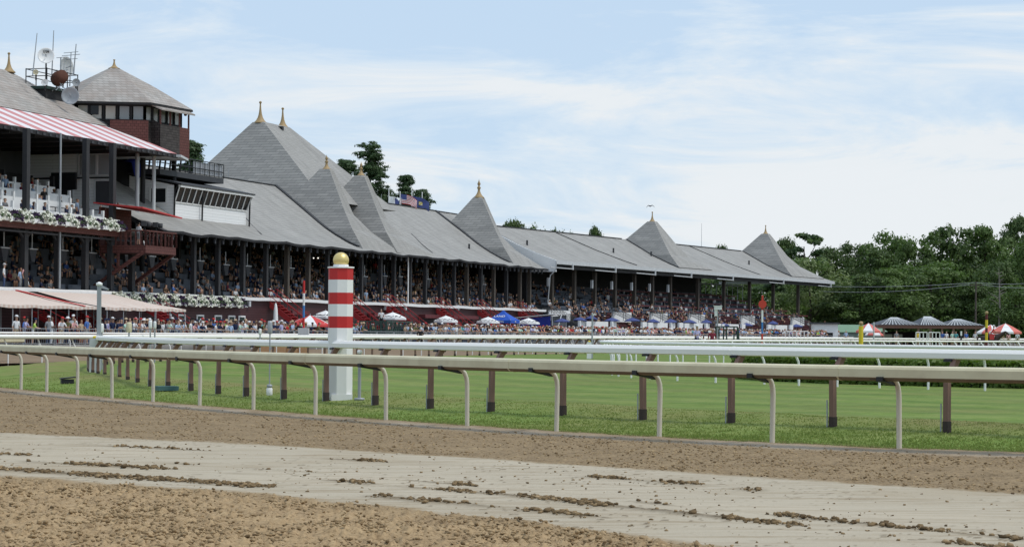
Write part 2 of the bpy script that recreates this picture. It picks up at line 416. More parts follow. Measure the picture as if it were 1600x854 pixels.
def dirt_bd(nt, b):
    def attr(n):
        a = N(nt, 'ShaderNodeAttribute'); a.attribute_name = n; return a.outputs['Fac']
    n1 = noise(nt, 1.1, 6, .6); n2 = noise(nt, 7, 6, .7); n3 = noise(nt, 26, 4, .7)
    nn = math_(nt, 'ADD', math_(nt, 'MULTIPLY', n1, .2), math_(nt, 'ADD', math_(nt, 'MULTIPLY', n2, .35), math_(nt, 'MULTIPLY', n3, .45)))
    rough = ramp(nt, nn, [(.40, (.15,.098,.05)), (.475, (.315,.217,.118)), (.62, (.46,.33,.185))])
    rfar = ramp(nt, nn, [(.40, (.10,.069,.036)), (.475, (.225,.16,.09)), (.62, (.33,.243,.14))])
    sm1 = noise(nt, .5, 5, .6, mapped(nt, (.6,.6,1)))
    smooth = ramp(nt, math_(nt, 'ADD', math_(nt, 'MULTIPLY', sm1, .75), math_(nt, 'MULTIPLY', n3, .25)), [(.3, (.36,.295,.205)), (.5, (.43,.375,.285)), (.7, (.475,.41,.31))])
    clodc = ramp(nt, n2, [(.3, (.085,.062,.036)), (.7, (.19,.142,.085))])
    c = mixc(nt, attr('nearz'), rfar, rough)
    stk = noise(nt, 1.0, 5, .6, mapped(nt, (.5,6,1), (0,0,R(46))))
    smooth = mixc(nt, math_(nt, 'MULTIPLY', ramp(nt, stk, [(.47, (0,0,0)), (.7, (1,1,1))]), .62), smooth, (.25,.185,.11))
    c = mixc(nt, attr('smoothz'), c, smooth)
    c = mixc(nt, attr('cloda'), c, clodc)
    c = mixc(nt, attr('lipa'), c, (.40,.33,.25))
    nt.links.new(c, b.inputs['Base Color'])
    bump(nt, b, nn, .7, .03)
M['dirt'] = mat('track_dirt', (.25,.19,.12), .92, 0, dirt_bd, .15)
keep = (dc > -.35)
o = grid_mesh('dirt_track', X, Y, Zh, keep, M['dirt'], dict(smoothz=sm, nearz=np.clip(.5-tt*4, 0, 1)*1.0, cloda=dark, lipa=lipm))
struct(o, 'raked brown dirt track with a smooth pale strip and clods')

rg = np.random.default_rng(9)
t_ = (1+5**.5)/2; ico = np.array([(-1,t_,0),(1,t_,0),(-1,-t_,0),(1,-t_,0),(0,-1,t_),(0,1,t_),(0,-1,-t_),(0,1,-t_),(t_,0,-1),(t_,0,1),(-t_,0,-1),(-t_,0,1)])/1.902
icf = np.array([(0,11,5),(0,5,1),(0,1,7),(0,7,10),(0,10,11),(1,5,9),(5,11,4),(11,10,2),(10,7,6),(7,1,8),(3,9,4),(3,4,2),(3,2,6),(3,6,8),(3,8,9),(4,9,5),(2,4,11),(6,2,10),(8,6,7),(9,8,1)])
def scatter(name, prob, n, smin, smax, power, tint, label):
    p = (prob/prob.sum()).ravel(); ix = rg.choice(p.size, n, p=p)
    P0 = np.stack([X.ravel()[ix], Y.ravel()[ix], Zh.ravel()[ix]], 1)+rg.normal(size=(n,3))*np.array([.03,.06,0])
    sz = smin+(smax-smin)*rg.random(n)**power
    v = ico[None]*(1+.95*(rg.random((n,12,1))-.5))*sz[:,None,None]*np.array([1.15,1.15,.72])
    a = rg.random(n)*6.283; ca, sa = np.cos(a), np.sin(a); vx = v[:,:,0]*ca[:,None]-v[:,:,1]*sa[:,None]; vy = v[:,:,0]*sa[:,None]+v[:,:,1]*ca[:,None]
    v = np.stack([vx, vy, v[:,:,2]], 2)+P0[:,None]+np.array([0,0,1])*(sz*.25)[:,None,None]
    f = (icf[None]+np.arange(n)[:,None,None]*12).reshape(-1)
    me = bpy.data.meshes.new(name); me.vertices.add(n*12); me.vertices.foreach_set('co', v.ravel()); me.loops.add(len(f)); me.loops.foreach_set('vertex_index', f); me.polygons.add(n*20); me.polygons.foreach_set('loop_start', np.arange(n*20)*3)
    at = me.attributes.new('tint', 'FLOAT', 'POINT'); at.data.foreach_set('value', np.repeat(np.clip(tint+rg.normal(size=n)*.22, 0, 1), 12).astype(np.float32)); me.update(calc_edges=True)
    if 'clod' not in M:
        def cb(nt, b):
            a_ = N(nt, 'ShaderNodeAttribute'); a_.attribute_name = 'tint'
            nt.links.new(ramp(nt, a_.outputs['Fac'], [(0, (.10,.068,.037)), (.5, (.25,.175,.096)), (1, (.42,.305,.175))]), b.inputs['Base Color'])
        M['clod'] = mat('dirt_clod', (.2,.15,.09), .95, 0, cb, .1)
    me.materials.append(M['clod']); tag(link(name, me), label, 'dirt clods', kind='stuff')
vis = (Y > 12) & (np.abs(X/Y) < .36)
scatter('clods', np.where(vis, np.clip(clod-.2, 0, 1)**1.2*np.clip(fbm(X*2.6, Y*1.3, 2, 95)*3-.95, .03, 1), 0), 4300, .006, .03, 2.4, .3, 'dark clods lying in broken rows on the smooth strip of the track')
scatter('clods', np.where(vis & (tt > .02) & (tt < .98), .2+3*np.exp(-((tt-.5)/.5)**2)*np.clip(fbm(X*.7, Y*.7, 2, 44)-.45, 0, 1), 0), 700, .004, .016, 1.5, .35, 'small crumbs sprinkled over the smooth strip of the track')
patch = np.clip(fbm(X*1.6, Y*1.1, 3, 90)*2-.5, .12, 1)
scatter('crumbs', np.where(vis & (tt < .0), patch*Y**2, 0), 26000, .004, .02, 2.6, .66, 'loose dirt crumbs over the raked dirt nearest the viewpoint')
scatter('crumbs', np.where(vis & (tt > 1.0) & (dt > .5), patch*Y**1.5, 0), 17000, .004, .018, 2.4, .58, 'loose dirt crumbs over the raked band beside the rail')
def dirt2_bd(nt, b):
    n1 = noise(nt, .5, 6, .65); n2 = noise(nt, 5, 4, .7)
    nn = math_(nt, 'ADD', math_(nt, 'MULTIPLY', n1, .6), math_(nt, 'MULTIPLY', n2, .4))
    nt.links.new(ramp(nt, nn, [(.35, (.17,.12,.075)), (.65, (.27,.2,.135))]), b.inputs['Base Color'])
M['dirt2'] = mat('homestretch_dirt', (.23,.17,.11), .95, 0, dirt2_bd, .1)
# wide dirt around the camera, outside the modelled grid
mb = MB(); tp = [p for p in TAN if p.y < 85]
near_edge = [(-60,84),(-60,-20),(60,-20),(60,14)]
mb.poly([(x, y, -.075) for x, y in near_edge]+[(p.x, p.y, -.075) for p in offset(tp, .3)])
struct(mb.build('dirt_apron', M['dirt2']), 'brown dirt of the track beside the viewpoint')

# ================================================================== infield grass
def grass_bd(nt, b):
    def attr(n):
        a = N(nt, 'ShaderNodeAttribute'); a.attribute_name = n; return a.outputs['Fac']
    n1 = noise(nt, .22, 5, .6); n2 = noise(nt, 2.2, 6, .7); n3 = noise(nt, 22, 3, .7)
    st = noise(nt, 1.0, 3, .5, mapped(nt, (.10,.62,1), (0,0,R(-8))))
    nn = math_(nt, 'ADD', math_(nt, 'MULTIPLY', n2, .45), math_(nt, 'ADD', math_(nt, 'MULTIPLY', n3, .25), math_(nt, 'MULTIPLY', st, .35)))
    c = ramp(nt, nn, [(.38, (.088,.142,.027)), (.5, (.135,.205,.043)), (.62, (.19,.245,.068))])
    dry = ramp(nt, nn, [(.36, (.145,.15,.05)), (.64, (.235,.215,.085))])
    c = mixc(nt, math_(nt, 'MULTIPLY', ramp(nt, n1, [(.42, (0,0,0)), (.68, (1,1,1))]), .6), c, dry)
    c = mixc(nt, math_(nt, 'MULTIPLY', attr('mow'), .25), c, (.062,.12,.03))
    c = mixc(nt, attr('drya'), c, dry)
    edge = ramp(nt, n2, [(.3, (.17,.12,.07)), (.7, (.31,.24,.15))])
    c = mixc(nt, attr('edgea'), c, edge)
    nt.links.new(c, b.inputs['Base Color'])
    bump(nt, b, nn, .6, .06)
M['grass'] = mat('mown_turf', (.07,.12,.035), .9, 0, grass_bd, .1)
rows = np.concatenate([np.linspace(1/19, 1/26, 40)[:-1], np.linspace(1/26, 1/330, 330)]); Zr = 1/rows
cols = np.concatenate([np.linspace(-800, -160, 70)[:-1], np.linspace(-160, 1760, 520), np.linspace(1760, 2400, 70)[1:]]); A = (cols-CX)/F
X = np.outer(Zr, A); Y = np.outer(Zr, np.ones_like(A))
dt = -sdist(X, Y, TAN); df2 = -sdist(X, Y, F2); dbr = -sdist(X, Y, BROWN)     # dt + beyond the tan rail, df2 + inside the infield
s = np.clip(dt/4.6, 0, 1); bank = GF*(s*s*(3-2*s))+.07*np.exp(-((dt-3.6)/1.1)**2)
Zh = bank+(fbm(X*.7, Y*.7, 3, 71)-.5)*.07*np.clip(dt/1.5, 0, 1)*np.clip(1-(dt-5)/6, 0, 1)+(fbm(X*4, Y*4, 3, 72)-.5)*.025
Zh = np.where(dt < 30, Zh, Zh)
drya = np.clip(np.exp(-((dt-3.9)/1.3)**2)*1.0*(fbm(X*.6, Y*.6, 3, 73)*1.6-.25), 0, .85)
edg = np.clip(1-(dt-.05+.3*(fbm(X*2, Y*2, 3, 75)-.5))/.3, 0, 1)
edg = np.maximum(edg, np.clip(1-(df2-.9)/.5, 0, 1))
mow = np.clip(.5+1.6*np.sin(np.pi*dbr/1.25+1.2*(fbm(X*.15, Y*.15, 2, 77)-.5))+.9*(fbm(X*.5, Y*.5, 3, 78)-.5), 0, 1)*np.clip((dt-4.2)/1.2, 0, 1)
cen = lambda a: (a[:-1,:-1]+a[1:,1:])/2
keep = (cen(dt) > -.12) & (cen(df2) > .0)
Zh = Zh-.03*np.clip(1-dt/.3, 0, 1)
o = grid_mesh('infield_grass', X, Y, Zh, keep, M['grass'], dict(drya=drya, edgea=edg, mow=mow))
struct(o, 'green mown infield turf rising from the rail')

# homestretch dirt and apron strips
def strip(name, a, b, za, zb, m, label):
    mb = MB(); n = min(len(a), len(b))
    vs = [(p.x, p.y, za) for p in a[:n]]+[(p.x, p.y, zb) for p in b[:n]]
    mb.add(vs, [(i, i+1, n+i+1, n+i) for i in range(n-1)])
    return struct(mb.build(name, m), label)
f2d = [F2[min(int(i*(len(F2)-1)/79), len(F2)-1)] for i in range(80)]
f3d = [F3[min(int(i*(len(F3)-1)/79), len(F3)-1)] for i in range(80)]
strip('homestretch_dirt', offset(f2d, .15), offset(f3d, -.6), GF-.04, GF-.02, M['dirt2'], 'brown dirt of the far homestretch')
M['concrete'] = paint('apron_concrete', (.30,.29,.275), .85, .5, .5)
wide = offset(f3d, -46)
strip('apron', offset(f3d, -.6), wide, APZ, APZ, M['concrete'], 'grey concrete apron in front of the grandstand')
strip('apron_kerb', offset(f3d, -.6), offset(f3d, -.601), GF-.05, APZ, M['concrete'], 'low kerb of the apron')
mb = MB(); mb.poly([(-3000,-600,-.12), (3000,-600,-.12), (3000,5000,-.12), (-3000,5000,-.12)])
def gr_bd(nt, b):
    nt.links.new(ramp(nt, noise(nt, .05, 6, .6), [(.3, (.055,.085,.03)), (.7, (.1,.12,.05))]), b.inputs['Base Color'])
M['ground'] = mat('far_grass', (.07,.1,.04), .95, 0, gr_bd, .1)
struct(mb.build('ground', M['ground']), 'flat grassy ground reaching the horizon')

# grass blades on the bank behind the tan rail
rng = np.random.default_rng(3)
nb = 90000
tpts = [p for p in TAN if -60 < p.y < 64]
seg = rng.integers(0, len(tpts)-1, nb); fr = rng.random(nb)
ax = np.array([p.x for p in tpts]); ay = np.array([p.y for p in tpts])
bx = ax[seg]+(ax[seg+1]-ax[seg])*fr; by = ay[seg]+(ay[seg+1]-ay[seg])*fr
tx = ax[seg+1]-ax[seg]; ty = ay[seg+1]-ay[seg]; L = np.hypot(tx, ty); nx, ny = -ty/L, tx/L
dd = .16+rng.random(nb)**1.3*4.6
bx -= nx*dd; by -= ny*dd
sgn = -sdist(bx, by, TAN)
ok = sgn > .12
bx, by, dd = bx[ok], by[ok], sgn[ok]; nb = len(bx)
ss = np.clip(dd/4.6, 0, 1); bz = GF*(ss*ss*(3-2*ss))+.07*np.exp(-((dd-3.6)/1.1)**2)+(fbm(bx*.7, by*.7, 3, 71)-.5)*.07*np.clip(dd/1.5, 0, 1)-.02
hh = (.022+.035*rng.random(nb))*np.clip(1.15-dd*.1, .5, 1.2); a = rng.random(nb)*6.283; wv = .012+.012*rng.random(nb)
lx = (rng.random(nb)-.5)*.07; ly = (rng.random(nb)-.5)*.07
v = np.zeros((nb, 3, 3)); v[:,0] = np.stack([bx-np.cos(a)*wv, by-np.sin(a)*wv, bz], 1); v[:,1] = np.stack([bx+np.cos(a)*wv, by+np.sin(a)*wv, bz], 1)
v[:,2] = np.stack([bx+lx, by+ly, bz+hh], 1)
me = bpy.data.meshes.new('grass'); me.vertices.add(nb*3); me.vertices.foreach_set('co', v.ravel())
me.loops.add(nb*3); me.loops.foreach_set('vertex_index', np.arange(nb*3)); me.polygons.add(nb); me.polygons.foreach_set('loop_start', np.arange(nb)*3)
at = me.attributes.new('dryb', 'FLOAT', 'POINT')
dryv = np.clip(np.clip(1-(dd-.1)/.35, 0, 1)+np.exp(-((dd-3.9)/1.3)**2)*(fbm(bx*.6, by*.6, 3, 73)*1.3-.3)+rng.random(nb)*.25-.1, 0, 1)
at.data.foreach_set('value', np.repeat(dryv, 3).astype(np.float32)); me.update(calc_edges=True)
def blade_bd(nt, b):
    a = N(nt, 'ShaderNodeAttribute'); a.attribute_name = 'dryb'
    g = ramp(nt, noise(nt, .8, 4, .6), [(.3, (.19,.25,.05)), (.7, (.26,.31,.085))])
    nt.links.new(mixc(nt, a.outputs['Fac'], g, (.36,.30,.16)), b.inputs['Base Color'])
    tr = N(nt, 'ShaderNodeBsdfTranslucent'); tr.inputs[0].default_value = (.2,.28,.07,1); mx = N(nt, 'ShaderNodeMixShader'); mx.inputs[0].default_value = .4; out = nt.nodes['Material Output']
    nt.links.new(b.outputs[0], mx.inputs[1]); nt.links.new(tr.outputs[0], mx.inputs[2]); nt.links.new(mx.outputs[0], out.inputs[0])
me.materials.append(mat('grass_blades', (.08,.13,.03), .7, 0, blade_bd, .2))
tag(link('grass', me), 'short uneven grass on the bank behind the cream rail', 'grass', kind='stuff')

# ================================================================== rails
JR = random.Random(5)
def rail(name, label, cat_, pts, g, prof, beam_mats, mis, post_mesh, spacing, start, beam_off=0, positions=None, extra=None, smooth=True, joints=0):
    t = thing(name, label, 'rail', (pts[0].x, pts[0].y, 0))
    base = Vector((pts[0].x, pts[0].y, 0))
    mb = MB(); mb.sweep(prof, [p-base+Vector((0,0,g)) for p in pts], 0, smooth, mis)
    mb.build('beam', beam_mats, t)
    pos = positions if positions is not None else walk(pts, spacing, start)
    if joints:
        big_ = [(u*1.0+(u-prof[0][0]-.15)*.0, v) for u, v in prof]; cu_ = sum(u for u, v in prof)/len(prof); cv_ = sum(v for u, v in prof)/len(prof)
        big_ = [(cu_+(u-cu_)*1.035, cv_+(v-cv_)*1.04) for u, v in prof]
        for p, tg in walk(pts, joints, 1.7):
            if p.y > 70 or not (-.25 < p.x/p.y < .25): continue
            d_ = tg*.012; q_ = p-base+Vector((0,0,g)); MB().sweep(big_, [q_-d_, q_+d_], 0).build('joint', beam_mats[0], t)
    n = 0
    for p, tg in pos:
        x, z = p.x/p.y, 0
        if not (-.25 < p.x/p.y < .25): continue
        o = link('post', post_mesh, t, (p.x-base.x, p.y-base.y, g), math.atan2(tg.y, tg.x)); n += 1; o.rotation_euler.x = JR.uniform(-.012,.012); o.rotation_euler.y = JR.uniform(-.012,.012)
        if extra: link(extra[0], extra[1], o)
    return t, n
# post local frame: x along the rail, +y left of travel, -y right of travel
# travel of TAN is right->left and away, so the camera (track) side is on its left (+y)... beam hangs to that side
mb = MB(); mb.tube([(0,0,-.15), (0,0,.68), (0,.012,.77), (0,.045,.845), (0,.10,.90), (0,.19,.95)], .036, 10, 0)
TPOST = mb.mesh('post', M['post_grey'])
mb = MB(); mb.prism([(0,.08,.84), (0,.05,.9), (0,.14,.97), (0,.5,.97), (0,.5,.91), (0,.24,.87)], (.09,0,0), 0); mb.box(-.13,.21,.16,.44,.93,.965)
TBR = mb.mesh('bracket', M['black'])
SIDE = 1 if float(sdist(np.array([0.]), np.array([10.]), TAN)[0]) > 0 else -1
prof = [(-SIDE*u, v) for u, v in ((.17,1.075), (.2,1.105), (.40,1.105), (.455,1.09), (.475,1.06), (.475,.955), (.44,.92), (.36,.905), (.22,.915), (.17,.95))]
if SIDE < 0:
    TPOST.transform(Matrix.Scale(-1, 4, (0,1,0))); TBR.transform(Matrix.Scale(-1, 4, (0,1,0)))
    for m_ in (TPOST, TBR): m_.flip_normals()
pos = []
for px in [p[0] for p in TANPX]+[1630, 1900]:
    p = tan_base(px); q = tan_base(px-8); pos.append((p, (q-p).normalized()))
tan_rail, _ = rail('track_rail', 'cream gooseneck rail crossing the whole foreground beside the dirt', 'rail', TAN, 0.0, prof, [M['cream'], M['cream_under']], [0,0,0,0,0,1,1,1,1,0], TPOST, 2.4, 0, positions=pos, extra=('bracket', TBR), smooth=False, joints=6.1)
# brown-post turf rail
mb = MB(); h = .04
mb.box(-h, h, -.04, .04, .05, .66, 0); mb.box(-h-.005, h+.005, -.047, .047, -.12, .11, 1)
mb.prism([(-h,-.04,.66), (-h,.04,.66), (-h,-.18,1.0), (-h,-.30,1.0)], (2*h,0,0), 0)
mb.tube([(.075,.04,-.1), (.075,.04,.36)], .012, 6, 2)
mb.box(.02, .16, -.33, -.14, .955, .99, 3)
BPOST = mb.mesh('post', [M['brown'], M['brown_dark'], M['grey'], M['black']])
def tubeprof(c, zc, rx, rz, n=10): return [(c+rx*math.cos(2*math.pi*i/n), zc+rz*math.sin(2*math.pi*i/n)) for i in range(n)]
bpos = []
for px, g_ in ((1700,674),(1481,668),(1303,662),(1144,655),(1006,648),(881,641),(769,634),(674,627),(588,622),(511,619.5),(445,617),(386,613)):
    # nearest place on the brown curve seen at this pixel column
    best = min(range(10, 110), key=lambda i: abs(CX+F*BROWN[i].x/BROWN[i].y-px))
    a, b = BROWN[best-1], BROWN[best+1]
    # linear refine
    f = lambda p: CX+F*p.x/p.y-px
    u = 0 if abs(f(a)-f(b)) < 1e-6 else f(a)/(f(a)-f(b)); bpos.append((a.lerp(b, min(max(u, 0), 1)), (b-a).normalized()))
last = bpos[-1][0]; i0 = min(range(len(BROWN)), key=lambda i: (BROWN[i]-last).length)
bpos += walk(BROWN[i0+1:], 1.85, 1.2)
bside = 1 if float(sdist(np.array([0.]), np.array([10.]), BROWN)[0]) > 0 else -1
off = -.25 if bside > 0 else .25       # rail leans away from the dirt
if bside < 0:
    BPOST.transform(Matrix.Scale(-1, 4, (0,1,0))); BPOST.flip_normals()
brown_rail, nbp = rail('turf_rail', 'white tube rail on slanted brown posts looping round the turf', 'rail', BROWN, GF, [(-off+u, v) for u, v in ((-.09,1.0), (-.095,1.075), (-.055,1.125), (.05,1.13), (.09,1.08), (.09,1.0), (.05,.985), (-.06,.985))], [M['white_rail']], None, BPOST, 1.9, 0, positions=bpos, smooth=False, joints=5.8)
print('brown posts', nbp)
# white gooseneck posts (inner turf rail)
def goose(side, r=.03, reach=.32):
    mb = MB(); y = side
    mb.tube([(0,0,-.1), (0,0,.55), (0,y*.02,.64), (0,y*.08,.74), (0,y*reach,1.03)], r, 8)
    return mb.mesh('post', M['white'])
iside = 1 if float(sdist(np.array([0.]), np.array([20.]), INNER)[0]) > 0 else -1
ipos = []
ilist = [1195,1249,1309,1375,1451,1540,1640]
for px in ilist:
    best = min(range(0, 60), key=lambda i: abs(CX+F*INNER[i].x/INNER[i].y-px)); a, b = INNER[max(best-1, 0)], INNER[best+1]
    f = lambda p: CX+F*p.x/p.y-px
    u = f(a)/(f(a)-f(b)); ipos.append((a.lerp(b, u), (b-a).normalized()))
q = ipos[0][0]; i0 = min(range(len(INNER)), key=lambda i: (INNER[i]-q).length)
ipos += walk(INNER[i0+1:], 2.1, 1.6)
inner_rail, _ = rail('turf_rail', 'thin white gooseneck rail curving round the clipped hedge', 'rail', INNER, GF, tubeprof(-iside*.32, 1.05, .055, .05), [M['white_rail']], None, goose(iside), 2.1, 0, positions=ipos)
# far dirt inside rail (white) and outside rail
f2s = [p for p in F2 if p.y > 60]
f2side = 1
f2_rail, n2 = rail('track_rail', 'broad white rail on thin white posts along the near edge of the homestretch dirt', 'rail', f2s, GF-.05, [(-.32,.96), (-.32,1.1), (-.26,1.14), (.0,1.14), (.05,1.1), (.05,.99)], [M['white_rail']], None, goose(1, .026, .22), 2.55, .6)
f3s = [p for p in F3 if p.y > 80]
f3_rail, n3 = rail('track_rail', 'thin white outer rail between the far dirt and the apron crowd', 'rail', f3s, GF, tubeprof(0, 1.08, .07, .06), [M['white_rail']], None, goose(1, .03, .03), 3.4, .6)
print('rail posts', n2, n3)
# grey crowd fence on the apron
mb = MB()
mb.tube([(0,0,1.02), (3.3,0,1.02)], .022, 6); mb.tube([(0,0,.12), (3.3,0,.12)], .018, 6)
for i in range(15): mb.tube([(.1+i*.22,0,.12), (.1+i*.22,0,1.02)], .009, 4, cap=False)
for x in (0.03, 3.27): mb.tube([(x,0,0), (x,0,1.04)], .022, 6)
PANEL = mb.mesh('crowd_barrier', M['grey'])
k = 0
f3b = [p for p in F3B if p.y > 105]
for p, tg in walk(f3b, 3.4, .3):
    if not (-.24 < p.x/p.y < .165): continue
    o = link('crowd_barrier', PANEL, None, (p.x, p.y, APZ), math.atan2(tg.y, tg.x)); k += 1
    tag(o, 'grey barred steel barrier panel in the line that holds back the apron crowd', 'barrier', 'crowd barriers along the apron')
print('barriers', k)
# ================================================================== grandstand
def prof_at(prof, o):
    return float(np.interp(o, [p[0] for p in prof], [p[1] for p in prof]))
def roof_mesh(prof, k0, k1, step, thick, parent, name, mats, wave=.06, seed=0, kend=None, label=None):
    """roof sheet along k over a profile of (o, z); top, bottom and edges"""
    n = max(2, int((k1-k0)/step)); m = len(prof); vs = []
    for i in range(n+1):
        for (o, z) in prof:
            ke = kend(o) if kend else k1
            k = k0+(ke-k0)*i/n
            wv = wave*(math.sin(k*1.3+seed)+.7*math.sin(k*.57+1+seed*2)+.5*math.sin(k*2.9)) if o < 6 else 0
            vs.append((k, o, z+wv*(1-o/6 if o < 6 else 0)))
    T = len(vs); vs += [(x, y, z-thick) for x, y, z in vs]
    mb = MB(); I = lambda i, j: i*m+j
    mb.add(vs, [(I(i,j), I(i,j+1), I(i+1,j+1), I(i+1,j)) for i in range(n) for j in range(m-1)], 0)
    B = lambda i, j: T+i*m+j
    mb.add([], [], 0)
    base = 0
    fs = [((B(i,j), B(i+1,j), B(i+1,j+1), B(i,j+1)), 1) for i in range(n) for j in range(m-1)]
    fs += [((I(i,0), I(i+1,0), B(i+1,0), B(i,0)), 2) for i in range(n)]+[((I(i,m-1), B(i,m-1), B(i+1,m-1), I(i+1,m-1)), 2) for i in range(n)]
    fs += [((I(0,j), B(0,j), B(0,j+1), I(0,j+1)), 2) for j in range(m-1)]+[((I(n,j), I(n,j+1), B(n,j+1), B(n,j)), 2) for j in range(m-1)]
    for f, mi in fs: mb.f.append(f); mb.m.append(mi); mb.sm.append(False)
    return mb.build(name, mats, parent)
FIN = {}
def finial(parent, k, o, z, r, h, knob=False):
    key = (knob,)
    if key not in FIN:
        if knob: pr = [(.5,0), (.52,.03), (.5,.06), (.34,.14), (.2,.26), (.13,.36), (.11,.48), (.17,.5), (.19,.55), (.13,.6), (.07,.66), (.14,.7), (.16,.76), (.1,.83), (.035,.92), (.01,1.0)]
        else: pr = [(.5,0), (.52,.025), (.48,.05), (.33,.14), (.21,.26), (.13,.42), (.085,.6), (.06,.8), (.055,.88), (.1,.91), (.115,.945), (.08,.98), (.01,1.0)]
        mb = MB(); mb.lathe([(a*2, b) for a, b in pr], n=16); FIN[key] = mb.mesh('finial', M['finial'])
    ob = link('finial', FIN[key], parent, (k, o, z)); ob.scale = (r, r, h); return ob
def pyramid(parent, k, o, z, sc, dz, roofm, ridge=0, corners=None, flash=True, name='roof_tower'):
    """steep pyramid whose hips splay towards the eave: LF RF RB LB corner offsets at each drop"""
    lv = corners or [(0, [(-.5,-.5), (.5,-.5), (.5,.5), (-.5,.5)]),
                     (.54, [(-3.55,-3.4), (2.1,-2.0), (2.6,3.4), (-3.55,3.4)]),
                     (.755, [(-5.1,-4.8), (3.5,-3.4), (3.8,4.8), (-5.1,4.8)]),
                     (1.0, [(-5.9,-6.25), (5.6,-6.1), (5.6,6.1), (-6.0,6.1)])]
    vs = []
    for d, c in lv:
        for i, (a, b) in enumerate(c):
            vs.append((k+a*sc+(ridge if i in (1, 2) else 0), o+b*sc, z-d*dz))
    n = len(lv); mb = MB()
    fs = [(i*4+j, i*4+(j+1) % 4, (i+1)*4+(j+1) % 4, (i+1)*4+j) for i in range(n-1) for j in range(4)]+[(0,1,2,3)]
    mb.add(vs, fs, 0)
    for i in range(n-1):               # front faces carry the paler shingle: their sunlit tone is put into the colour
        mb.m[i*4] = 1
    ob = mb.build(name, [M['slate'], M['roof']], parent)
    if flash:                          # black lead strip where the left face meets the roof
        a, b, c_ = Vector(vs[-4]), Vector(vs[-1]), Vector(vs[-8])
    return ob
GS = thing('grandstand', 'long timber grandstand with grey slate roof and four tower roofs, packed with seated spectators', 'grandstand', (MAIN.x, MAIN.y, 0), MAIN.a)
RP = [(-.35,8.98), (0,9.1), (1.5,9.68), (3,10.42), (5,11.6), (8,13.5), (11,15.4), (14,13.6), (19,10.6)]
KE = 94.2
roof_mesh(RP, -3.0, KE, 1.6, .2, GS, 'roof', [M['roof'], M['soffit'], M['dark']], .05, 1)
# roof seams lying on the slope
mb = MB()
for kk in (22.5, 64.0):
    mb = MB(); mb.tube([(kk-4.5+j*1.1, o_, prof_at(RP, o_)+.03) for j, o_ in enumerate((1.2,2.2,3.2,4.2,5.2))], .03, 4); mb.build('roof_seam', M['flash'], GS)
P1c = [(0, [(-.45,-.6), (.45,-.6), (.45,.6), (-.45,.6)]), (1.0, [(-7.0,-9.8), (7.0,-9.8), (7.0,6.8), (-7.0,6.8)])]
p1 = pyramid(GS, 48.2, 15.3, 22.1, 1.0, 8.2, None, 5.4, P1c)
finial(p1, 48.2, 15.3, 22.0, .62, 2.2); finial(p1, 53.6, 15.3, 22.0, .62, 2.1)
mb = MB(); mb.box(50.6, 51.0, 14.0, 14.9, 21.0, 21.9, 0); mb.build('vent_strip', M['black'], p1)
for kk in (43.8, 52.6, 88.5):
    p = pyramid(GS, kk, 6.3, 17.0, 1.0, 7.9, None)
    finial(p, kk, 6.3, 16.9, .46 if kk < 80 else .58, 1.5 if kk < 80 else 2.2, True)
# flashing along the valleys, where the left faces meet the roof slope
DROPK = [(0,-.5), (.54,-3.55), (.755,-5.1), (1.0,-5.9)]
def valley(parent, pr, zk, o1, w=.3, lift=.13):
    """zk: rising list of (z, k) on the left face"""
    mb = MB(); pts = []
    for i in range(13):
        oo = .5+(o1-.5)*i/12; z = prof_at(pr, oo); kk = float(np.interp(z, [a for a, _ in zk], [b for _, b in zk])); pts.append((kk-.1, oo, z+lift))
    for a, b in zip(pts[:-1], pts[1:]): mb.beam(a, b, w*(1 if b[1] > 2.5 else 1.5), .07, 0)
    mb.build('valley_flashing', M['flash'], parent)
def face_k(kk, ztop, dz, drops=DROPK): return sorted((ztop-d*dz, kk+a) for d, a in drops)
valley(GS, RP, [(9.1,37.9), (11.04,38.7), (12.73,40.25), (13.9,41.25), (15.4,42.4)], 10.9)
valley(GS, RP, face_k(52.6, 17, 7.9), 7.2); valley(GS, RP, face_k(88.5, 17, 7.9), 10.9)
mb = MB(); mb.beam((41.3, 5.6, 14.1), (43.0, 7.9, 14.75), .14, .1); mb.build('valley_flashing', M['flash'], GS)
mb = MB()                              # ridge cap
mb.beam((-3, 11, 15.43), (42.5, 11, 15.43), .3, .08); mb.beam((56, 11, 15.43), (KE, 11, 15.43), .3, .08); mb.build('ridge_cap', M['flash'], GS)
mb = MB()
for kk in (58, 63, 70, 76, 80, 18, 24, 32): mb.tube([(kk, 11, 15.4), (kk, 11, 16.3)], .025, 4)
mb.build('lightning_rods', M['grey'], GS)
for kk, oo in ((77, 3.4),):
    mb = MB(); mb.tube([(kk, oo, prof_at(RP, oo)-.1), (kk, oo, prof_at(RP, oo)+.55)], .11, 8); mb.build('vent_pipe', M['flash'], GS)
# rafters tails under the eave
mb = MB()
for i in range(66):
    kk = -2.5+i*1.46; mb.beam((kk, -.25, 8.72), (kk, 3.0, 9.95), .09, .18); mb.box(kk-.07, kk+.07, -.2, -.06, 8.35, 8.75)
mb.build('rafters', M['darkgrey'], GS)
# columns
cpx = [302,340,379,415,448,481,511,538,564,594,615,640,664,687,709,729,751,771,791,812,827]
ck = [MAIN.k(p, .9) for p in cpx]
mb = MB(); mb.box(-.19, .19, -.17, .17, 0, 4.85); mb.box(-.28, .28, -.25, .25, 4.5, 4.7); COLM = mb.mesh('column', M['colmn_dark'])
mb = MB(); mb.box(-.2, .2, -.18, .18, 0, 4.85); mb.box(-.3, .3, -.25, .25, 4.5, 4.7); COLB = mb.mesh('column', M['colmn'])
for i, kk in enumerate(ck): link('column', COLB if i in (4, 5, 15, 17) or i > 18 else COLM, GS, (kk, .9, 4.2))
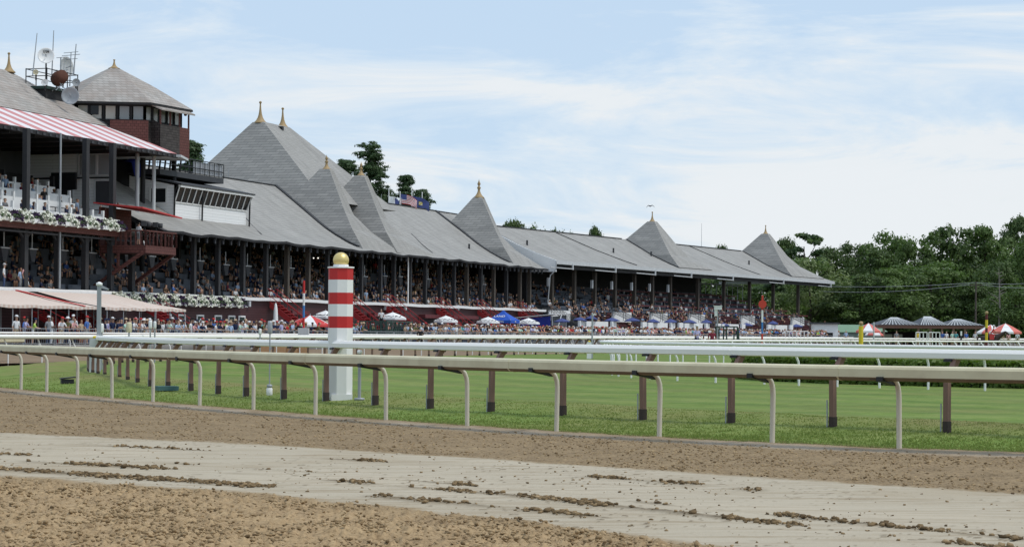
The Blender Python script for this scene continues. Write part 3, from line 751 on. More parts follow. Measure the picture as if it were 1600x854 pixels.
# posts carrying pale pipes
for kk in (MAIN.k(636, .4),):
    mb = MB(); mb.tube([(kk, .3, 4.2), (kk, .3, 9.0)], .08, 8); mb.build('drain_pipe', M['white'], GS)
for i, kk in enumerate(np.arange(-40, 94, 7.0)):
    if i % 1 == 0:
        mb = MB(); mb.box(kk-.16, kk+.16, 7.8, 8.1, 6, 13.0); mb.build('column', M['colmn_dark'], GS)
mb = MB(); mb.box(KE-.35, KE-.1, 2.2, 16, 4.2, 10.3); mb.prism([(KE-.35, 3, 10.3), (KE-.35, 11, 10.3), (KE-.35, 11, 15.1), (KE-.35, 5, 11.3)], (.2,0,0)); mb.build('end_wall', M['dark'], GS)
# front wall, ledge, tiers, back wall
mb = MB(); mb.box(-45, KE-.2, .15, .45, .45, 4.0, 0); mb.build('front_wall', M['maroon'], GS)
mb = MB()
for i in range(70):
    kk = -45+i*1.988; z = 4.12+.025*math.sin(kk*.8)
    mb.beam((kk, .1, z), (kk+1.988, .1, 4.12+.025*math.sin((kk+1.988)*.8)), .5, .26)
mb.build('ledge', M['white'], GS)
mb = MB()
for i in range(10):
    mb.box(-45, KE-.4, .5+i*1.0, .5+(i+1)*1.0+.02, 3.2, 3.78+i*.47)
mb.build('seating_tier', M['tier'], GS)
mb = MB()
for i in range(10):
    for j in range(44):
        kk = -45+j*3.15
        if (i*7+j*3) % 11 == 0: continue
        mb.box(kk, kk+2.7, .72+i*1.0, .78+i*1.0, 3.78+i*.47, 4.2+i*.47, 0)
mb.build('box_partition', M['seat'], GS)
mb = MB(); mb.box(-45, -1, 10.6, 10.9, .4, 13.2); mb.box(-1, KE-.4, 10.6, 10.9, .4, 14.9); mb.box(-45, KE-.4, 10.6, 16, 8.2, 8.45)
mb.build('back_wall', M['dark'], GS)
mb = MB()
for i in range(20): mb.box(-40+i*6.6, -38.6+i*6.6, 10.5, 10.6, 9.0, 10.6)
mb.build('back_window', M['darkgrey'], GS)
# ceiling joists in the dark
mb = MB()
for i in range(34):
    kk = 0+i*2.8; mb.beam((kk, 1, 8.85), (kk, 10.5, 10.2), .12, .25)
mb.build('ceiling_beam', M['soffit'], GS)
# little white lamps under the eave
mb = MB()
for px in (490, 497): 
    kk, z = MAIN.at(px, 404, 4); mb.lathe([(.02,0), (.06,.03), (.06,.1), (.02,.12)], (kk, 4, z), 8)
M['lampglow'] = mat('lit_lamp', (.9,.9,.8)); M['lampglow'].node_tree.nodes['Principled BSDF'].inputs['Emission Color'].default_value = (1,.95,.85,1); M['lampglow'].node_tree.nodes['Principled BSDF'].inputs['Emission Strength'].default_value = 1.5
mb.build('ceiling_lamp', M['lampglow'], GS)
# ground-floor doors and openings
def door(parent, kk, z0, w, h, o=.12):
    mb = MB(); mb.box(kk-w/2, kk+w/2, o, o+.04, z0, z0+h, 0); d = mb.build('door', M['green_dk'], parent)
    mb = MB(); mb.box(kk-w/2-.12, kk-w/2, o-.05, o+.03, z0, z0+h+.12); mb.box(kk+w/2, kk+w/2+.12, o-.05, o+.03, z0, z0+h+.12); mb.box(kk-w/2, kk+w/2, o-.05, o+.03, z0+h, z0+h+.12)
    mb.build('frame', M['white'], d)
for px in (313, 341, 362, 378, 284, 262): door(GS, MAIN.k(px, .12), .5, 1.0, 2.1)
for px0, px1 in ((446,472),(575,612),(655,690),(700,738),(765,800)):
    a, b = MAIN.k(px0, .12), MAIN.k(px1, .12)
    mb = MB(); mb.box(a, b, .08, .14, .5, 2.9); mb.build('dark_opening', M['black'], GS)
    mb = MB(); mb.box(a-.1, b+.1, -.6, .07, 2.9, 3.25); mb.build('red_beam', M['maroon_p'], GS)
for px in (590, 668, 752):
    kk = MAIN.k(px, -.1); mb = MB(); mb.box(kk-.5, kk+.5, -.05, .06, 1.55, 1.9); mb.build('sign_plate', M['yellow'], GS)
for px in (302, 391, 604, 635, 717, 829):
    kk, z = MAIN.at(px, 480 if px > 400 else 474, -.1); mb = MB(); mb.box(kk-.16, kk+.16, -.1, .13, z-.25, z+.25); mb.build('wall_lamp', M['ltgrey'], GS)

# ------------------------------------------------------------------ east section
GE = thing('grandstand', 'lower far section of the grandstand with open bleachers, brown columns and two pointed tower roofs', 'grandstand', (EAST.x, EAST.y, 0), EAST.a)
ER = [(-.3,9.98), (0,10.06), (2.1,10.85), (4.7,11.95), (9.5,14.25), (13,12.6), (17,10.4)]
KX = 101.2
def east_end(o): return KX-(0 if o < .5 else min(o, 9.5)*1.35 if o <= 9.5 else 9.5*1.35)
roof_mesh(ER, .3, KX, 2.2, .12, GE, 'roof', [M['roof'], M['soffit'], M['ltgrey']], .0, 2, east_end)
mb = MB()                               # hip end
e = [(east_end(o), o, z) for o, z in ER]
mb.poly([e[4], e[3], e[2], e[1], e[0], (KX, 19, 10.0), e[5]], 0); mb.build('hip_end', M['roof'], GE)
mb = MB(); mb.box(.3, KX, -.42, -.3, 9.55, 9.98); mb.box(KX, KX+.1, -.3, 19, 9.6, 10.0); mb.build('fascia', M['ltgrey'], GE)
mb = MB(); mb.box(.3, KX, .4, .7, 9.1, 9.6); mb.build('eave_beam', M['darkgrey'], GE)
mb = MB()
for px in (895.5, 962.5, 1024.5, 1081, 1146, 1225, 1299):
    kk = EAST.k(px, -.5); mb = MB(); mb.box(kk-.12, kk+.12, -.5, -.35, 9.0, 9.7); mb.beam((kk-.1, -.42, 9.1), (kk-6, -.42, 9.15), .08, .1); mb.build('eave_bracket', M['ltgrey'], GE)
for kk, zz in ((45.4, 16.75), (89.6, 17.0)):
    c = [(0, [(-.5,-.5), (.5,-.5), (.5,.5), (-.5,.5)]), (.5, [(-3.4,-3.3), (2.7,-2.6), (3.0,3.3), (-3.4,3.3)]),
         (.74, [(-4.8,-4.7), (4.1,-3.7), (4.2,4.7), (-4.8,4.7)]), (1.0, [(-5.6,-6.3), (6.6,-6.3), (6,6), (-5.6,6)])]
    if kk > 80: c[3] = (1.0, [(-5.6,-6.3), (9.6,-6.3), (9,8), (-5.6,6)]); c[2] = (.74, [(-4.8,-4.7), (4.9,-3.9), (5,4.7), (-4.8,4.7)])
    p = pyramid(GE, kk, 6.85, zz, 1.0, zz-10.35, None, 0, c)
    finial(p, kk, 6.85, zz-.1, .5, 1.45)
    valley(GE, ER, face_k(kk, zz, zz-10.35, [(0,-.5), (.5,-3.4), (.74,-4.8), (1.0,-5.6)]), 9.4, .2, .1)
mb = MB(); mb.beam((.3, 9.5, 14.3), (41, 9.5, 14.3), .3, .1); mb.beam((49, 9.5, 14.3), (86, 9.5, 14.3), .3, .1); mb.build('ridge_cap', M['flash'], GE)
mb = MB()
for (pa, pb) in (((868,364), (995,416)), ((1077,384), (1188,430))):
    ka = EAST.k(pa[0], 9.3); kb = EAST.k(pb[0], .2)
    pts = [(ka+(kb-ka)*i/8, 9.3+(.2-9.3)*i/8) for i in range(9)]; pts = [(a, b, prof_at(ER, b)+.05) for a, b in pts]
    mb = MB()
    for a, b in zip(pts[:-1], pts[1:]): mb.beam(a, b, .2, .06)
    mb.build('roof_seam', M['flash'], GE)
for px, py in ((823,374),(958,391),(1017,397),(1170,408)):
    k_, o_ = None, 4.5
    k_ = EAST.k(px, o_); mb = MB(); mb.tube([(k_, o_, prof_at(ER, o_)-.1), (k_, o_, prof_at(ER, o_)+.6)], .12, 8); mb.build('vent_pipe', M['flash'], GE)
# white gable closing the step between the roofs
mb = MB(); mb.prism([(.05, -.4, 8.65), (.05, -.4, 10.0), (.05, 2.1, 10.8), (.05, 4.7, 11.9), (.05, 9.5, 14.15), (.05, 9.5, 8.65)], (.2,0,0))
mb.build('gable_wall', M['clap'], GE)
mb = MB(); mb.tube([(-.08, -.5, 9.9), (-.1, -.5, 8.9), (-.15, .2, 8.2), (-.15, .5, 5)], .06, 6); mb.build('drain_pipe', M['ltgrey'], GE)
epx = [862,897,929,960.5,991,1019,1047,1090,1131,1171,1208,1247]
mb = MB(); mb.box(-.22, .22, -.2, .2, 0, 5.3); ECOL = mb.mesh('column', M['colmn'])
for px in epx: link('column', ECOL, GE, (EAST.k(px, 1.4), 1.4, 4.1))
mb = MB()
for px in (857, 925, 956, 987, 1015, 1044): 
    kk = EAST.k(px, 1.0); mb.box(kk-.16, kk+.16, .9, 1.15, 7.0, 8.0)
mb.build('speaker_box', M['ltgrey'], GE)
# bleachers: one slope from the apron up to the back
def kend_t(o):
    return float(np.interp(o, [-9, -2, 8], [KX-1, EAST.k(1262, -2), EAST.k(1133, 8)]))
mb = MB(); NT = 18
for i in range(NT):
    o0 = -8.5+i*1.0; z1 = 1.0+i*.345; mb.box(.4, kend_t(o0), o0, o0+1.02, .4, z1)
mb.build('seating_tier', M['tier'], GE)
mb = MB()
for i in range(NT):
    o0 = -8.5+i*1.0; z1 = 1.0+i*.345; kk = 1
    while kk < kend_t(o0)-3:
        if (i*5+int(kk)) % 9 != 0:
            mb.box(kk, kk+2.6, o0+.35, o0+.42, z1+.2, z1+.62, 0); mb.box(kk, kk+2.6, o0+.05, o0+.42, z1+.36, z1+.41, 0)
        kk += 3.0
    if i == 7: mb.build('bench_row', M['seat_red'], GE); mb = MB()
mb.build('bench_row', M['seat'], GE)
# box fronts: dark red rails on white posts
mb = MB(); mb2 = MB()
for o0, px0, pxe, dz in ((-.6, 1013, 1262, .0), (1.4, 985, 1230, 0), (3.4, 960, 1200, 0), (5.4, 950, 1172, 0), (7.4, 945, 1150, 0)):
    i = int(o0+8.5); z1 = 1.0+i*.345; a, b = EAST.k(px0, o0), EAST.k(pxe, o0)
    mb.box(a, b, o0-.06, o0+.06, z1+.95, z1+1.1)
    kk = a; q = 0
    while kk < b:
        w = .09 if q % 3 else .4
        mb2.box(kk-w, kk+w, o0-.04, o0+.04, z1, z1+.95); kk += 3.1; q += 1
mb.build('box_rail', M['maroon_p'], GE); mb2.build('box_post', M['ltgrey'], GE)
mb = MB(); mb.box(.4, EAST.k(1092, 11), 10.6, 10.9, .4, 13.5); mb.build('back_wall', M['dark'], GE)
mb = MB()
for j in range(9):
    kk = EAST.k(1092, 10.6)+.5+j*2.2; mb.tube([(kk, 10.6, 6.5), (kk, 10.6, 9.3)], .06, 4)
mb.box(EAST.k(1092, 10.6), EAST.k(1092, 10.6)+18, 10.5, 10.6, 8.9, 9.1); mb.build('back_frame', M['grey'], GE)
mb = MB()                                 # pale stepped edge of the bleachers
for i in range(NT):
    o0 = -8.5+i; z1 = 1.0+i*.345; kk = kend_t(o0); mb.box(kk, kk+.15, o0, o0+1.02, .4, z1+.12)
mb.build('bleacher_side', M['ltgrey'], GE)

# ------------------------------------------------------------------ clubhouse
CH = thing('clubhouse', 'dark clubhouse with a striped top awning and white box seats at the left edge', 'clubhouse', (MAIN.x, MAIN.y, 0), MAIN.a)
KL = -48
mb = MB()
ap = (-4.6, 12, 21.1); c1 = (2.7, 7, 17.35); c2 = (2.7, 17, 17.35)
mb.add([(KL,7,17.35), c1, ap, (KL,12,21.1), (KL,17,17.35), c2], [(0,1,2,3), (1,5,2), (5,4,3,2), (0,3,4), (0,4,5,1)], 0)
cr_ = mb.build('roof', M['tower_shingle'], CH); finial(cr_, -4.6, 12, 20.95, .5, 1.55)
mb = MB(); seg = 30
top = [(KL+(2.7-KL)*i/seg, 6.98, 17.36-.06) for i in range(seg+1)]; bot = [(KL+(3.6-KL)*i/seg, 1.9, 15.25+.03*math.sin(i*2.1)) for i in range(seg+1)]
mb.add(top+bot+[(x, y, z-.05) for x, y, z in top+bot], [(i, i+1, seg+2+i, seg+1+i) for i in range(seg)]+[(2*seg+2+i, 3*seg+3+i, 3*seg+4+i, 2*seg+3+i) for i in range(seg)], 0)
mb.add([c1, (3.6,1.9,15.25), (4.3, 6, 15.25), (3.4, 9, 17.2)], [(0,1,2,3)], 0)
mb.build('awning', M['awn_top'], CH)
mb = MB(); mb.box(KL, 3.6, 1.85, 2.0, 14.92, 15.2, 0)
for i in range(60): mb.box(KL+i*.86, KL+i*.86+.3, 1.78, 1.86, 14.95, 15.12, 1)
mb.build('awning_valance', [M['dark'], M['darkgrey']], CH)
mb = MB(); mb.box(KL, 2.6, 2.2, 16, 15.0, 15.12); mb.build('ceiling', M['soffit'], CH)
mb = MB()
for i in range(15): mb.beam((KL+i*3.4, 2.2, 14.9), (KL+i*3.4, 12, 14.9), .14, .3)
mb.build('ceiling_beam', M['dark'], CH)
# decks
mb = MB(); mb.box(KL, -9.5, .3, 14, 8.35, 8.85); mb.build('deck', M['dark'], CH)
mb = MB(); mb.box(KL, -9.5, -.1, .28, 8.2, 8.86); mb.build('deck_band', M['red_shingle'], CH)
mb = MB(); mb.box(-9.5, 6, 3.0, 12, 8.9, 9.2); mb.build('deck', M['ltgrey'], CH)
for px in (40, 133, 175):
    kk = MAIN.k(px, .55); mb = MB(); mb.box(kk-.22, kk+.22, .4, .75, 8.86, 15.0); mb.build('column', M['colmn_dark'], CH)
for px in (38, 90, 133, 173, 206):
    kk = MAIN.k(px, .6); mb = MB(); mb.box(kk-.24, kk+.24, .45, .8, 4.2, 8.3)
    for s_ in (-1, 1): mb.beam((kk, .6, 7.5), (kk+s_*1.1, .6, 8.25), .12, .14)
    mb.build('column', M['colmn_dark'], CH)
for px, w in ((93, .07), (213, .17), (239, .15)):
    oo = .2 if px < 150 else 3.2; kk = MAIN.k(px, oo); mb = MB(); mb.tube([(kk, oo, 4.3 if px < 150 else 9.2), (kk, oo, 15)], w, 8); mb.build('pipe_post', M['grey'] if px < 220 else M['ltgrey'], CH)
mb = MB()
for r, (oo, zz) in enumerate(((.8, 9.1), (2.6, 9.75), (4.4, 10.5), (6.2, 11.2))):
    kr = (-10.3, MAIN.k(118, 2.6), MAIN.k(108, 4.4), MAIN.k(84, 6.2))[r]
    mb.box(KL, kr, oo-.04, oo+.04, zz-.2, zz+.78 if r else zz+.5)
    kk = KL+.5
    while kk < kr:
        mb.box(kk-.1, kk+.1, oo-.09, oo+.09, zz, zz+1.15 if r else zz+.95); kk += 1.55
    mb.box(kr-.1, kr, oo, oo+1.8, zz-.2, zz+.7)
mb.build('box_seat_partition', M['white'], CH)
mb = MB()
for r, (oo, zz) in enumerate(((2.6, 9.75), (4.4, 10.5), (6.2, 11.2))): mb.box(KL, (MAIN.k(118, 2.6), MAIN.k(108, 4.4), MAIN.k(84, 6.2))[r], oo+.1, oo+2, 8.86, zz)
mb.build('deck_step', M['darkgrey'], CH)
mb = MB(); mb.box(KL, -3.2, 11.0, 11.2, 8.86, 15); mb.build('back_wall', M['tier'], CH)
# pale side wall that closes the upper deck towards the grandstand roof
mb = MB(); mb.box(-3.3, -3.1, 3.7, 11.0, 8.9, 15.0); ew = mb.build('side_wall', M['clap'], CH)
for y0, y1, z0, z1 in ((3.9, 5.0, 13.2, 14.7), (5.2, 6.6, 13.2, 14.7), (4.0, 5.2, 11.0, 12.7), (7.2, 8.2, 9.3, 12.6)):
    wn = MB().box(-3.36, -3.31, y0, y1, z0, z1).build('window', M['glass_pale'] if z0 > 13 else M['darkgrey'], CH)
    fm = MB(); fm.box(-3.42, -3.32, y0-.1, y0, z0-.1, z1+.1); fm.box(-3.42, -3.32, y1, y1+.1, z0-.1, z1+.1); fm.box(-3.42, -3.32, y0, y1, z1, z1+.1); fm.box(-3.42, -3.32, y0, y1, z0-.1, z0); fm.build('frame', M['ltgrey'], wn)
MB().box(-4.6, -4.4, 6.2, 8.3, 12.0, 13.3).build('screen', M['black'], CH)
mb = MB()
for z in (9.9, 12.9): mb.box(-3.45, -3.3, 3.7, 11, z, z+.12)
mb.build('wall_band', M['dark'], CH)
mb = MB()
mb.prism([(-33, 8.5, 10), (-29, 8.5, 13), (-27.8, 8.5, 13), (-27.8, 8.5, 10)], (0,.15,0)); mb.build('stair_side', M['white'], CH)
mb = MB(); mb.box(-24, -21, 10.8, 11, 10.4, 12.6); mb.box(-27, -26.2, 10.8, 11, 12, 14.5); mb.build('wall_panel', M['darkgrey'], CH)
mb = MB()
for (a, b, oo, z) in ((-15.8, -9.6, 2.4, 9.0), (-9.4, 4.0, 3.1, 9.2)):
    for zz in (z+.55, z+1.1): mb.tube([(a, oo, zz), (b, oo, zz)], .035, 6)
    n = int((b-a)/1.5)
    for i in range(n+1): mb.tube([(a+(b-a)*i/n, oo, z), (a+(b-a)*i/n, oo, z+1.1)], .035, 6)
mb.build('deck_railing', M['black'], CH)
mb = MB(); mb.box(-15.8, -9.6, 2.5, 2.6, 8.9, 9.75); mb.build('deck_wall', M['white'], CH)
mb = MB(); mb.box(KL, -9.4, -.12, .3, 9.22, 9.42); mb.build('white_ledge', M['white'], CH)
# ground storey of the clubhouse behind the lower awning
mb = MB()
for i in range(7): mb.beam((KL+i*6, .3, 8.0), (KL+i*6+6, .3, 8.0), .1, .12)
mb.build('hanging_rail', M['darkgrey'], CH)

def flower_run(name, label, k0, k1, oo, z, n, parent_loc=True):
    t = thing(name, label, 'flower box', MAIN.w(k0, oo, z), MAIN.a)
    mb = MB(); mb.box(0, k1-k0, -.3, .3, -.15, .12); mb.build('planter', M['white'], t)
    w = (k1-k0)/n
    for i in range(n): link('white_flowers' if i % 2 == 0 else 'purple_flowers', CL[i % 2], t, (w*(i+.5), -.08+.05*((i*7) % 3), .08), (i*1.3) % .5-.25).scale = (1.12,1,1.05) if i % 2 == 0 else (.8,.9,.85)
    return t
CL = []
for j in range(2):
    rnd = random.Random(20+j); mb = MB()
    for i in range(430):
        a = rnd.random()*6.283; u = rnd.random()**.5; x = .95*u*math.cos(a); y = .42*u*math.sin(a); z = .08+.42*math.sqrt(max(0, 1-u*u))*(.45+.7*rnd.random())-(.4*rnd.random() if y < -.05 else 0)+.08*math.sin(x*7)
        s_ = .07+.05*rnd.random(); d = Vector((rnd.uniform(-1,1), rnd.uniform(-1,.3), rnd.uniform(0,1))).normalized(); e1 = d.orthogonal().normalized(); e2 = d.cross(e1)
        mi = 0 if rnd.random() < .94 else 1
        mb.add([Vector((x,y,z))+e1*s_, Vector((x,y,z))+e2*s_, Vector((x,y,z))-e1*s_, Vector((x,y,z))-e2*s_], [(0,1,2,3)], mi)
    mb.lathe([(.1,-.1), (.62,.0), (.5,.2), (.2,.3)], n=8, mi=1)
    m_ = mb.mesh('flowers', [M['petal_white' if j == 0 else 'petal_purple'], M['leafplant']])
    for v_ in m_.vertices:
        if abs(v_.co.y) > .45: v_.co.y *= .55
    CL.append(m_)
flower_run('flower_box', 'white and purple flower box along the front of the clubhouse upper deck', -47, -9.2, -.3, 8.75, 26)
flower_run('flower_box', 'white and purple flower box under the white ledge right of the lower awning', MAIN.k(180, -.3), MAIN.k(382, -.3), -.3, 3.55, 20)
# ================================================================== hexagonal tower
TC = MAIN.w(6.45, 9, 0); TR = 6.3
hexa = [R(a)-math.pi/2+math.pi/2 for a in (0,)]
def hexpt(i, r, z): a = R(7-i*60); return (r*math.cos(a), r*math.sin(a), z)   # corner 0 to the right, going towards the camera
TW = thing('judges_tower', 'six sided brown tower with a pointed shingle roof rising behind the clubhouse awning', 'tower', (TC.x, TC.y, 0))
zE = HC+17.75; zA = HC+21.0
mb = MB(); n = 6
vs = [hexpt(i, TR, zE) for i in range(6)]+[hexpt(i, TR*.5, zE+(zA-zE)*.56) for i in range(6)]+[hexpt(i, .35, zA) for i in range(6)]
mb.add(vs, [(j*6+i, j*6+(i+1) % 6, (j+1)*6+(i+1) % 6, (j+1)*6+i) for j in range(2) for i in range(6)]+[tuple(range(12, 18))], 0)
mb.add([hexpt(i, TR, zE-.02) for i in range(6)]+[hexpt(i, TR, zE-.16) for i in range(6)], [(i, (i+1) % 6, 6+(i+1) % 6, 6+i) for i in range(6)]+[tuple(range(6, 12))], 1)
tr = mb.build('roof', [M['tower_shingle'], M['dark']], TW); finial(tr, 0, 0, zA-.06, .46, .75)
WR = 5.35; zb, zs, zt = HC+14.0, HC+16.35, HC+17.65
mb = MB(); mb2 = MB()
for i in range(6):
    a, b = Vector(hexpt(i, WR, 0)), Vector(hexpt(i+1, WR, 0))
    mb.add([a+Vector((0,0,zb)), b+Vector((0,0,zb)), b+Vector((0,0,zs)), a+Vector((0,0,zs))], [(0,1,2,3)], 0 if i == 0 else 1)
mb.poly([hexpt(i, WR, zb) for i in range(6)], 1)
mb.poly([hexpt(i, WR, zs) for i in range(6)], 1)
mb.build('shingle_band', [M['black_shingle'], M['black_shingle']], TW)
# red bay on the front face
f0, f1 = Vector(hexpt(2, WR, 0)), Vector(hexpt(1, WR, 0)); nrm = (f1-f0).cross(Vector((0,0,1))).normalized()
P = lambda t, z, off: f0.lerp(f1, t)+nrm*off+Vector((0,0,z))
mb = MB(); mb.add([P(.5,zb+.55,.0), P(1.05,zb+.55,.0), P(1.05,zb+.75,.55), P(.5,zb+.75,.55), P(.5,zs+.02,.0), P(1.05,zs+.02,.0), P(1.05,zs+.02,.6), P(.5,zs+.02,.6)], [(0,1,2,3), (4,7,6,5), (3,2,6,7), (0,3,7,4), (1,5,6,2)])
mb.build('red_bay', M['red_shingle'], TW)
mb = MB(); mb2 = MB(); mb3 = MB()
for i in range(6):
    a, b = Vector(hexpt(i, WR, 0)), Vector(hexpt(i+1, WR, 0)); nn_ = (b-a).cross(Vector((0,0,1))).normalized()
    if nn_.dot(a+b) < 0: nn_ = -nn_
    Q = lambda t, z, off: a.lerp(b, t)+nn_*off+Vector((0,0,z))
    np_ = 5
    for j in range(np_+1): mb.beam(Q(j/np_, zs, 0), Q(j/np_, zt+.1, 0), .16, .16)
    mb.beam(Q(0, zs+.05, .02), Q(1, zs+.05, .02), .12, .14); mb.beam(Q(0, zt, .02), Q(1, zt, .02), .12, .3)
    for j in range(np_):
        t0, t1 = j/np_+.03, (j+1)/np_-.03
        (mb3 if (i == 1 and j > 1) or (i == 2) else mb2).add([Q(t0, zs, -.05), Q(t1, zs, -.05), Q(t1, zt, -.05), Q(t0, zt, -.05)], [(0,1,2,3)])
mb.build('window_frame', M['dark'], TW)
mb2.build('window', M['glass_pale'], TW); mb3.build('wall_panel', paint('tower_cream_panel', (.6,.58,.53), .6, .25, 2), TW)
mb = MB(); Q = lambda t, z, off: Vector(hexpt(2, WR, 0)).lerp(Vector(hexpt(1, WR, 0)), t)+nrm*off+Vector((0,0,z))
mb.add([Q(.17,zs+.45,.02), Q(.33,zs+.45,.02), Q(.33,zs+1.2,.02), Q(.17,zs+1.2,.02)], [(0,1,2,3)]); mb.build('window', M['glass'], TW)
mb = MB(); c = Vector(hexpt(0, WR+.35, 0)); mb.tube([(c.x, c.y, zE-.1), (c.x, c.y, zE-.3)], .03, 5); mb.lathe([(.02,0), (.13,.05), (.13,.15), (.02,.2)], (c.x, c.y, zE-.5), 8); mb.build('eave_lamp', M['maroon_p'], TW)
g1, g0 = Vector(hexpt(1, WR, 0)), Vector(hexpt(0, WR, 0)); gn = (g0-g1).cross(Vector((0,0,1))).normalized()
if gn.dot(g0+g1) < 0: gn = -gn
GP = lambda t, off, z: g1.lerp(g0, t)+gn*off+Vector((0,0,z))
mb = MB(); zf = zb-.25; zr_ = zs-.15
for t0_, t1_, mi_ in ((.18, .72, 0), (.72, 1.0, 1)):
    mb.add([GP(t0_,.8,zf), GP(t1_,.8,zf), GP(t1_,.8,zr_), GP(t0_,.8,zr_), GP(t0_,.68,zf), GP(t1_,.68,zf), GP(t1_,.68,zr_), GP(t0_,.68,zr_)], [(0,1,2,3), (7,6,5,4), (3,2,6,7), (0,3,7,4), (1,5,6,2), (0,4,5,1)], mi_)
mb.add([GP(.18,0,zf), GP(.18,.8,zf), GP(.18,.8,zr_), GP(.18,0,zs+.3)], [(0,1,2,3)], 0); mb.add([GP(1,0,zf), GP(1,.8,zf), GP(1,.8,zr_), GP(1,0,zr_)], [(0,1,2,3)], 1)
mb.add([GP(.18,0,zf), GP(1,0,zf), GP(1,.8,zf), GP(.18,.8,zf)], [(0,1,2,3)], 1); mb.build('gallery', [M['black_shingle'], M['red_shingle']], TW)
for t_ in (.2, .47, .73, .99): MB().beam(GP(t_,.74,zr_), GP(t_,.74,zE-.3), .13, .13).build('post', M['red_shingle'], TW)
mb = MB(); mb.add([GP(.02,.45,zE-.04), GP(1.0,.45,zE-.04), GP(1.02,1.25,zE-.4), GP(.1,1.25,zE-.4), GP(.02,.45,zE-.16), GP(1.0,.45,zE-.16), GP(1.02,1.25,zE-.52), GP(.1,1.25,zE-.52)], [(0,1,2,3), (7,6,5,4), (3,2,6,7), (1,5,6,2), (0,3,7,4)], 0); mb.build('gallery_roof', [M['tower_shingle']], TW)
mb = MB(); a, b = Vector(hexpt(1, WR-.3, 0)), Vector(hexpt(0, WR, 0))
mb.tube([a+Vector((0,0,0)), a+Vector((0,0,zb))], .2, 6); mb.tube([b*.9+Vector((0,0,0)), b*.9+Vector((0,0,zb))], .2, 6); mb.lathe([(2.6,0), (2.6,zb)], n=6); mb.build('tower_legs', M['dark'], TW)
mb = MB(); mb.box(-1.5, 6.2, -5.2, -1.2, zb-.5, zb-.32); mb.build('canopy', M['ltgrey'], TW)

# ================================================================== antenna platform on the clubhouse roof
ok_, oz = MAIN.at(88, 139, 9.5)
PF = thing('antenna_platform', 'dark railed platform crowded with masts behind the clubhouse roof', 'platform', MAIN.w(ok_, 9.5, 0), MAIN.a)
zp = oz
mb = MB(); mb.box(-2.3, 2.4, -.5, 1.3, zp-.22, zp); mb.build('deck', M['green_dk'], PF); mb = MB(); mb.box(-2.1, 2.2, -.3, 1.1, zp-2.4, zp-.22); mb.build('support', M['dark'], PF)
mb = MB()
for zz in (.75, 1.3): mb.tube([(-2.3,-.5,zp+zz), (2.4,-.5,zp+zz), (2.4,1.3,zp+zz)], .035, 6); mb.tube([(-2.3,-.5,zp+zz), (-2.3,1.3,zp+zz), (2.4,1.3,zp+zz)], .035, 6)
for x in (-2.3, -.8, .8, 2.4):
    for y in (-.5, 1.3): mb.tube([(x,y,zp), (x,y,zp+1.35)], .04, 6)
mb.build('railing', M['dark'], PF)
def pf(px, py, o=9.5): k_, z_ = MAIN.at(px, py, o); return k_-ok_, z_
def up(name, label, cat, px, o=9.5):
    return thing(name, label, cat, MAIN.w(MAIN.k(px, o), o, 0), MAIN.a)
def mast(px0, py0, px1, py1, r, label, o=9.5, bars=()):
    a, b = MAIN.at(px0, py0, o), MAIN.at(px1, py1, o); base = MAIN.w(a[0], o, a[1])
    mb = MB(); mb.tube([(0,0,0), (b[0]-a[0],0,b[1]-a[1])], [r, r*.6], 6)
    for f, w in bars:
        x = (b[0]-a[0])*f; z = (b[1]-a[1])*f; mb.tube([(x-w*.3,-w,z), (x+w*.3,w,z)], .025, 5)
    ob = mb.build('antenna', M['grey'], None, base, MAIN.a); return tag(ob, label, 'antenna')
mast(51, 118, 58, 52, .05, 'leftmost thin whip antenna above the platform rail', 9.3)
mast(81, 118, 84, 48, .05, 'tallest thin whip antenna just right of the big dish', 9.4)
mast(115, 116, 119, 69, .06, 'slim whip antenna at the right end of the platform', 9.4)
mast(109, 135, 111, 82, .05, 'antenna mast with three level crossbars right of the mesh dish', 9.6, ((1.0, .75), (.92, .95), (.8, .7)))
mast(95, 135, 95, 90, .08, 'short antenna mast with two crossbars before the mesh dish', 9.2, ((1.0, .45), (.55, .8)))
def dish(px, py, o, rad, label, tiltz, yaw, m, stand_z=None, letters=None, mesh=False, ringonly=False):
    k_, z_ = MAIN.at(px, py, o); base = MAIN.w(k_, o, z_)
    t = thing('satellite_dish', label, 'dish', base, yaw)
    pr = [(.02, .0), (.3*rad, .018*rad), (.6*rad, .09*rad), (.85*rad, .19*rad), (rad, .27*rad), (rad*1.02, .25*rad), (.6*rad, .05*rad), (.02, -.04)]
    mb = MB(); mb.lathe(pr, n=24); ob = mb.build('reflector', m, t); ob.rotation_euler.x = math.pi/2-tiltz
    mb = MB(); mb.tube([(0,-.15*rad,-.1*rad), (0,-.75*rad,.05)], .03*rad+.012, 5); mb.lathe([(.02,0), (.1*rad,.02), (.1*rad,.14*rad), (.02,.16*rad)], (0,-.78*rad,0), 8); mb.build('feed', M['grey'], t)
    if stand_z: mb = MB(); mb.tube([(0,.12,0), (0,.15,-stand_z)], .06, 6); mb.build('mast', M['dark'], t)
    if letters:
        for i, strokes in enumerate(letters): pass
        mb = MB()
        for a, b in letters: mb.beam((a[0]*rad, -.10*rad, a[1]*rad), (b[0]*rad, -.10*rad, b[1]*rad), .05*rad, .06*rad, 0, (0,1,0))
        mb.build('lettering', M['black'], t)
    return t
toC = math.atan2(0, 1)
L = []                                    # E S N as strokes
def st(*p): L.extend(p)
x0 = -.30
st(((x0,.42),(x0,.70)), ((x0,.70),(x0+.16,.70)), ((x0,.56),(x0+.14,.56)), ((x0,.42),(x0+.16,.42)))
x0 = -.06
